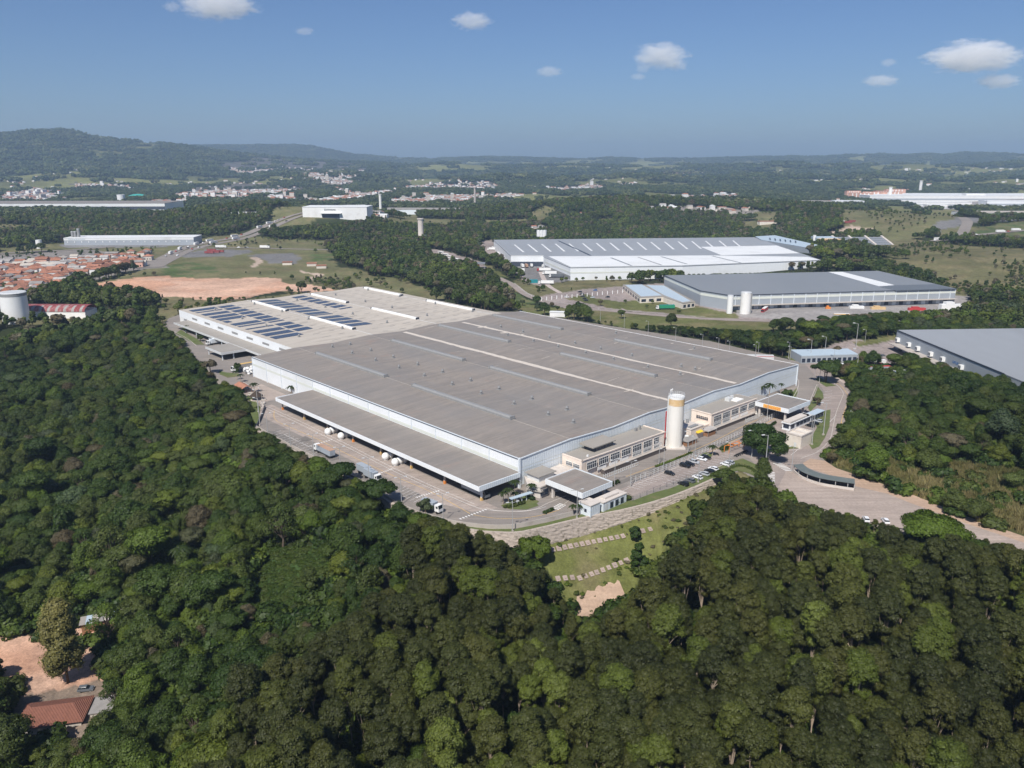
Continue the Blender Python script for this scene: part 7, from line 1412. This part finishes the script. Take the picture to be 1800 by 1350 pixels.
road([(742,438),(790,455),(830,470),(870,486),(900,500),(925,518),(965,532),(1040,543),(1130,552),(1230,560),(1330,567),(1440,572),(1560,568)],7.5,'',z=.12,m='block_paving',far=False); road([(950,478),(962,500),(985,515)],5,'',z=.1,m='sidewalk',far=False)
lines('kerb_stones',[smooth(pxpoly([(925,515),(967,529),(1040,539.5),(1130,548.5),(1230,556.5),(1320,563)]))],.9,'kerb',z=.25)
fence([(905,500),(930,520),(950,528)],'road_fence','white fence following the bend of the winding road',1.6,5,'white_paint',rails=(1.4,),r=.12)
# vehicles on the highway
rs=np.random.RandomState(77)
cm={c:(MB().box(-2.1,-.9,.3,2.1,.9,1.0).box(-1.3,-.8,1.0,.9,.8,1.5)).mesh('far_car',[MATS['car_'+c]]) for c in ('white','silver','black','red')}
tm=MB().box(-7,-1.3,1,5,1.3,4).box(5.4,-1.3,.8,7.6,1.3,3.4).mesh('far_truck',[MATS['white_paint']])
for i in range(46):
    if i<30: t=rs.uniform(); lane=rs.choice([0,1]); pts=[(290,452),(320,438),(360,427),(415,417),(460,400),(500,383)]; off=(0,0) if lane==0 else (14,2)
    elif i<38: t=rs.uniform(); pts=[(330,437),(420,436),(520,438)]; off=(0,0)
    else: t=rs.uniform(); pts=[(1640,424),(1700,415),(1800,405)]; off=(0,0)
    k=t*(len(pts)-1); j=min(int(k),len(pts)-2); f=k-j; px=pts[j][0]*(1-f)+pts[j+1][0]*f+off[0]; py=pts[j][1]*(1-f)+pts[j+1][1]*f+off[1]
    x,y=march(px,py); a=march(*pts[j]);b=march(*pts[j+1]); c=rs.choice(list(cm)); tr_=rs.uniform()<.35
    link('distant_truck' if tr_ else 'distant_car',tm if tr_ else cm[c],None,(x,y,h1(x,y)+.5),math.atan2(b[1]-a[1],b[0]-a[0]),label='%s driving on the %s'%('white truck' if tr_ else {'white':'white','silver':'silver','black':'dark','red':'red'}[c]+' car',('highway beyond the grass field at the left' if i<30 else 'side road below the highway' if i<38 else 'highway at the far right')),category='truck' if tr_ else 'car',group='traffic on the distant roads')
tmr=MB().box(-6,-1.3,.8,6,1.3,3.4).mesh('trailer',[mat('dull_red',(.25,.05,.05),.7,.2,.5,dirt=(.4,.3,.3),dirtamt=.6,dsc=.5)])
for i,(x_,y_) in enumerate(((368,446),(378,445),(386,444),(372,442))): link('red_trailer',tmr,None,(*march(x_,y_),0),0,label='red trailer parked in the lorry park beside the highway',category='trailer',group='red trailers in the lorry park')
for i in range(24):
    x_=rs.uniform(1380,1500); y_=397-.05*(x_-1380)+rs.uniform(-1.5,1.5); x,y=march(x_,y_); mm=tmr if i%3 else tm; link('parked_lorry',mm,None,(x,y,h1(x,y)),rs.uniform(0,.4),label='%s parked lorry in the dirt yard on the far hillside'%('red' if i%3 else 'white'),category='truck',group='lorries in the hillside dirt yard')
for i in range(22):
    x_=rs.uniform(745,815); y_=441+.36*(x_-745)+rs.uniform(-4,5); x,y=at(x_,y_); link('far_parked_car',cm[rs.choice(list(cm))],None,(x,y,0),rs.uniform(0,3),label='car in the crowded car park left of the checkpoint canopy',category='car',group='cars in the crowded far car park')
for i in range(6): x,y=at(775+9*i,446+4.2*i); MB().box(-5,-1.3,.5,5,1.3,3.4,0).box(-4.5,-1.31,1.6,4.5,-1.3,2.7,1).build('parked_bus',[MATS['plaster_white'],MATS['window_glass']],None,(x,y,0),R(-50),label='pale bus with dark windows in the line above the crowded car park',category='bus',group='buses in the line above the far car park')
# ------------------------------------------------------------------ houses
def house_mesh(rs,hip,roofm,wallm,w_,d_,h_):
    wmb=MB().box(-w_/2,-d_/2,-3,w_/2,d_/2,h_); 
    for k in range(3): wmb.box(-w_/2+w_*(.15+.3*k),-d_/2-.05,1.0,-w_/2+w_*(.15+.3*k)+1.2,-d_/2,2.3,1)
    e=.5; r=MB(); rh=h_+min(w_,d_)*.22; i=d_/2 if hip else -.01
    V=[(-w_/2-e,-d_/2-e,h_),(w_/2+e,-d_/2-e,h_),(w_/2+e,d_/2+e,h_),(-w_/2-e,d_/2+e,h_),(-w_/2-e+(i if hip else 0),0,rh),(w_/2+e-(i if hip else 0),0,rh)]
    r.add(V,[(0,1,5,4),(2,3,4,5),(1,2,5),(3,0,4)]); return wmb.mesh('wall',[MATS[wallm],MATS['window_glass']]),r.mesh('roof',[MATS[roofm]])
rs=np.random.RandomState(55); HM=[]
for i,(hip,rm,wm_) in enumerate([(1,'clay_tile','plaster'),(0,'clay_tile','plaster_white'),(0,'fibre_roof','plaster'),(0,'fibre_roof','plaster_pink'),(0,'fibre_roof','plaster_white'),(0,'clay_tile','plaster'),(0,'roof_beige','plaster_white'),(1,'clay_tile','plaster_white'),(0,'clay_tile','plaster_pink'),(1,'clay_tile','plaster')]): HM.append((house_mesh(rs,hip,rm,wm_,rs.uniform(9,13),rs.uniform(7,9.5),rs.uniform(3.2,6.2)),rm,wm_))
RN={'roof_beige':'beige','clay_tile':'orange tiled','fibre_roof':'grey sheet','roof_white':'white'}; WN={'plaster':'cream','plaster_white':'white','plaster_pink':'pink'}
HP=[]
def houses(px,spacing,n,lab,grp,rs,rot=0.,far=False,stuff=False,jit=.22):
    P=np.array([march(a,b) for a,b in px]) if far else np.array(pxpoly(px)); x0,y0=P.min(0);x1,y1=P.max(0); out=[]
    c,s=math.cos(rot),math.sin(rot); q=max(x1-x0,y1-y0); cx,cy=(x0+x1)/2,(y0+y1)/2; g=np.arange(-q,q,spacing)
    for a in g:
        for b in g:
            if rs.uniform()<.12: continue
            u=a+rs.uniform(-jit,jit)*spacing;v=b+rs.uniform(-jit,jit)*spacing; out.append((cx+u*c-v*s,cy+u*s+v*c))
    out=np.array(out); k=inpoly(out[:,0],out[:,1],P); out=out[k]; out=out[np.argsort(np.hypot(out[:,0],out[:,1]))][:n]
    hz=hgt(out[:,0],out[:,1])
    for (x,y),z in zip(out,hz):
        i=rs.randint(len(HM)); (wm_,rm_),rn,wn=HM[i]; HP.append((x,y))
        if stuff: stuffh.append((x,y,z,i,rot+rs.choice([0,math.pi/2]),rs.uniform(.8,1.3))); continue
        o=link('house',None,None,(x,y,z),rot+rs.choice([0,math.pi/2])+rs.uniform(-.1,.1),label='small %s house with %s roof %s'%(WN[wn],RN[rn],lab),category='house',group=grp); s_=rs.uniform(.8,1.25); o.scale=(s_,s_,rs.uniform(.9,1.2)); link('wall',wm_,o); link('roof',rm_,o)
stuffh=[]
houses([(-60,462),(100,448),(170,444),(228,455),(262,468),(206,476),(140,492),(60,524),(-60,545)],13.2,215,'in the crowded neighbourhood by the earth lot','houses of the left neighbourhood',rs,.2)
houses([(225,446),(262,444),(262,462),(228,458)],16,8,'at the field end of the neighbourhood','houses of the left neighbourhood',rs,.2)
for px,l in (((505,466),'red roofed barn on the grass beyond the bare earth lot'),((565,472),'orange roofed cottage at the edge of the wood beyond the field'),((548,468),'small pink outbuilding beside the lone tree')): box('farm_building',l,px,11,8,3,'plaster','clay_tile','house',.2)
for px,w_,l in (((1085,415),62,'long low ruined shed with grey roofs in front of the wooded hill'),((1355,394),40,'long pink tiled house on the terraced knoll'),((955,408),16,'red roofed cottage among the trees behind the white warehouse'),((1020,378),14,'small orange roofed house in the clearing'),((1160,384),38,'white barn among the trees on the wooded hill'),((1270,368),16,'white house beside orange roofs on the far side of the wood'),((1285,372),16,'orange roofed house beside the white one across the wood'),((1310,366),20,'cream house on the right of the little row across the wood'),((1255,372),14,'long low house left of the little row across the wood')):
    box('country_house',l,px,w_,12,4.5,'plaster','clay_tile' if 'red' in l or 'orange' in l or 'pink' in l else 'fibre_roof','house',.1)
for P_,sp in TOWNS: houses(P_,sp*1.12,340,'','',rs,rs.uniform(-.4,.4),True,True,.45)
for i in range(800):
    px_,py_=rs.uniform(-20,1820),rs.uniform(294,352)
    if vn(np.array([px_*1.]),np.array([py_*6.]),120,8)[0]<.5: continue
    a_=march(px_,py_); z_=h1(*a_); stuffh.append((a_[0],a_[1],z_,0,rs.uniform(0,3),rs.uniform(.8,1.5)))
# all far town houses in one object, past the limit of houses that can be told apart
V=[];F=[];MI=[];mm=[MATS['plaster_white'],MATS['clay_tile'],MATS['fibre_roof'],MATS['roof_white'],MATS['plaster']]
for (x,y,z,i,r_,s_) in stuffh:
    w_,d_,h_=rs.uniform(8,18)*s_,rs.uniform(7,11),rs.uniform(2.8,5.5) if rs.uniform()<.97 else rs.uniform(10,18); c,s=math.cos(r_),math.sin(r_); T=lambda a,b,q:(x+a*c-b*s,y+a*s+b*c,z+q)
    b_=MB().box(-w_/2,-d_/2,-4,w_/2,d_/2,h_); o=len(V); V+=[T(*v) for v in b_.v]; F+=[tuple(k+o for k in f) for f in b_.f]; MI+=[0 if rs.uniform()<.5 else 4]*6
    o=len(V); V+=[T(*v) for v in ((-w_/2-.4,-d_/2-.4,h_),(w_/2+.4,-d_/2-.4,h_),(w_/2+.4,d_/2+.4,h_),(-w_/2-.4,d_/2+.4,h_),(-w_/2,0,h_+1.7),(w_/2,0,h_+1.7))]; F+=[tuple(k+o for k in f) for f in ((0,1,5,4),(2,3,4,5),(1,2,5),(3,0,4))]; MI+=[int(rs.choice([1,2,3],p=[.45,.4,.15]))]*4
me=bpy.data.meshes.new('far_towns'); me.from_pydata(V,[],F); [me.materials.append(m) for m in mm]; me.polygons.foreach_set('material_index',MI); link('far_towns',me,kind='stuff',label='distant towns of small white and orange roofed houses on the slopes')
for x,y in [(a[0],a[1]) for a in stuffh]: FOOT.append([(x-3,y-3),(x+3,y-3),(x+3,y+3),(x-3,y+3)])
# ------------------------------------------------------------------ the clearing at the lower left
x,y=at(104,1283,-24); z=h1(x,y); FOOT.append([(x-13,y-9),(x+13,y-9),(x+13,y+9),(x-13,y+9)])
z-=.5
HS=top('tiled_house','low house with a big hipped terracotta tile roof at the lower left edge','house',(x,y,z),R(12)); MB().box(-11,-6.5,-1,10,6.5,3.0).build('wall',MATS['plaster'],HS)
MB().add([(-12,-7.5,3),(11,-7.5,3),(11,7.5,3),(-12,7.5,3),(-8,.5,5.6),(6,.5,5.6)],[(0,1,5,4),(2,3,4,5),(1,2,5),(3,0,4)]).build('roof',mat('tile_roof_near',(.27,.115,.078),.85,.25,.9,dirt=(.2,.09,.06),dirtamt=.6,dsc=.35,rib=(0,.5,.09)),HS); MB().box(12,-3,-1,19,6,2.6).build('side_wall',MATS['plaster'],HS); MB().box(11.6,-3.4,2.6,19.4,6.4,2.9).build('side_roof',MATS['fibre_roof'],HS); HS.scale=(.72,.72,.8)
car(None,'grey',R(10),'grey blue car parked behind the big tiled roof',world=(x+2,y+11),z=h1(x+2,y+11)+.05)
x,y=at(182,1112,-23); z=h1(x,y); FOOT.append([(x-8,y-5),(x+8,y-5),(x+8,y+5),(x-8,y+5)])
SK=top('tin_shack','rough shack with patched blue, red and white sheet roof at the edge of the wood','shack',(x,y,z),R(22)); MB().box(-5.5,-2,-1,5.5,2,2.8).build('wall',MATS['wood'],SK)
for i,m_ in enumerate(('roof_lightgrey','sheet_blue','roof_beige','fibre_roof','roof_beige','sheet_blue','roof_lightgrey')): u=-6+1.75*i; MB().box(u,-2.6,2.8+.03*i,u+1.7,2.6,2.95+.03*i).build('roof_sheet',MATS[m_],SK)
x,y=at(107,1172,-24); z=h1(x,y); tk=top('teal_tank','teal plastic water tank on the earth slope beside the golden tree','tank',(x,y,z)); MB().cyl(0,0,-.5,2.2,1.1,n=14).build('shell',MATS['teal_paint'],tk); MB().cyl(0,0,2.2,2.5,.7,.5,12).build('lid',MATS['teal_paint'],tk)
# ------------------------------------------------------------------ clouds: small fair weather puffs, far beyond and above the haze
def cloud(px,py,wpx,hpx,D,label,seed,dens=.012):
    q=ray(px,py); q=q*D/q[1]; x=q[0]; z=CAMH+q[2]; W_=wpx/FOC*D/2; H_=hpx/FOC*D/2
    m,nt,b,out=newmat('cloud_%d'%seed); nt.nodes.remove(b); pv=nt.nodes.new('ShaderNodeVolumePrincipled'); pv.inputs['Color'].default_value=(1,1,1,1); pv.inputs['Anisotropy'].default_value=-.2
    tc=N(nt,'ShaderNodeTexCoord'); g=N(nt,'ShaderNodeMapping'); nt.links.new(tc.outputs['Object'],g.inputs[0])
    ln=N(nt,'ShaderNodeVectorMath',operation='LENGTH'); nt.links.new(tc.outputs['Object'],ln.inputs[0])
    ad=N(nt,'ShaderNodeVectorMath',operation='ADD'); ad.inputs[1].default_value=(seed*3.1,seed*1.7,0); nt.links.new(tc.outputs['Object'],ad.inputs[0])
    nz=noise(nt,ad.outputs[0],2.9,8,.68); a=N(nt,'ShaderNodeMath',operation='MULTIPLY_ADD'); a.inputs[1].default_value=2.3; nt.links.new(nz,a.inputs[0])
    sb=N(nt,'ShaderNodeMath',operation='MULTIPLY'); sb.inputs[1].default_value=-1.22; nt.links.new(ln.outputs['Value'],sb.inputs[0]); nt.links.new(sb.outputs[0],a.inputs[2])
    mr=N(nt,'ShaderNodeMapRange'); mr.inputs[1].default_value=.20; mr.inputs[2].default_value=.42; mr.inputs[3].default_value=0; mr.inputs[4].default_value=dens; nt.links.new(a.outputs[0],mr.inputs[0]); nt.links.new(mr.outputs[0],pv.inputs['Density']); nt.links.new(pv.outputs[0],out.inputs['Volume'])
    V,F=IC2; o=MB().add(V*1.05,[tuple(f) for f in F]).build('cloud',m,None,(x,D,z),label=label,category='cloud'); o.scale=(W_,max(W_*.6,H_),H_)
D=9000
for a in ((1162,98,110,52,'puffy white cloud with two small fragments below it, right of centre',1),(1713,100,190,62,'largest white cloud near the upper right corner',2),(385,8,150,60,'white cloud cut by the top edge left of centre',3),(830,37,80,34,'small slanting white wisp above the centre',4),(1190,116,46,20,'small fragment under the right side of the puffy cloud',5),(1130,121,30,18,'small fragment under the left side of the puffy cloud',6),(1548,142,70,24,'thin white wisp left of the largest cloud',7),(965,126,56,22,'tiny white wisp in the middle of the sky',8),(1756,143,90,30,'thin wisp under the right end of the largest cloud',9),(1122,135,34,14,'tiny faint fragment lowest under the puffy cloud',10),(1562,110,34,18,'tiny faint wisp above the thin left wisp',11),(535,55,40,16,'faint grey wisp below the top edge cloud',12),(303,12,36,22,'faint small puff left of the top edge cloud',13)):
    cloud(*a[:4],D,a[4],a[5],.0045 if a[2]>60 else .0035)
woods()
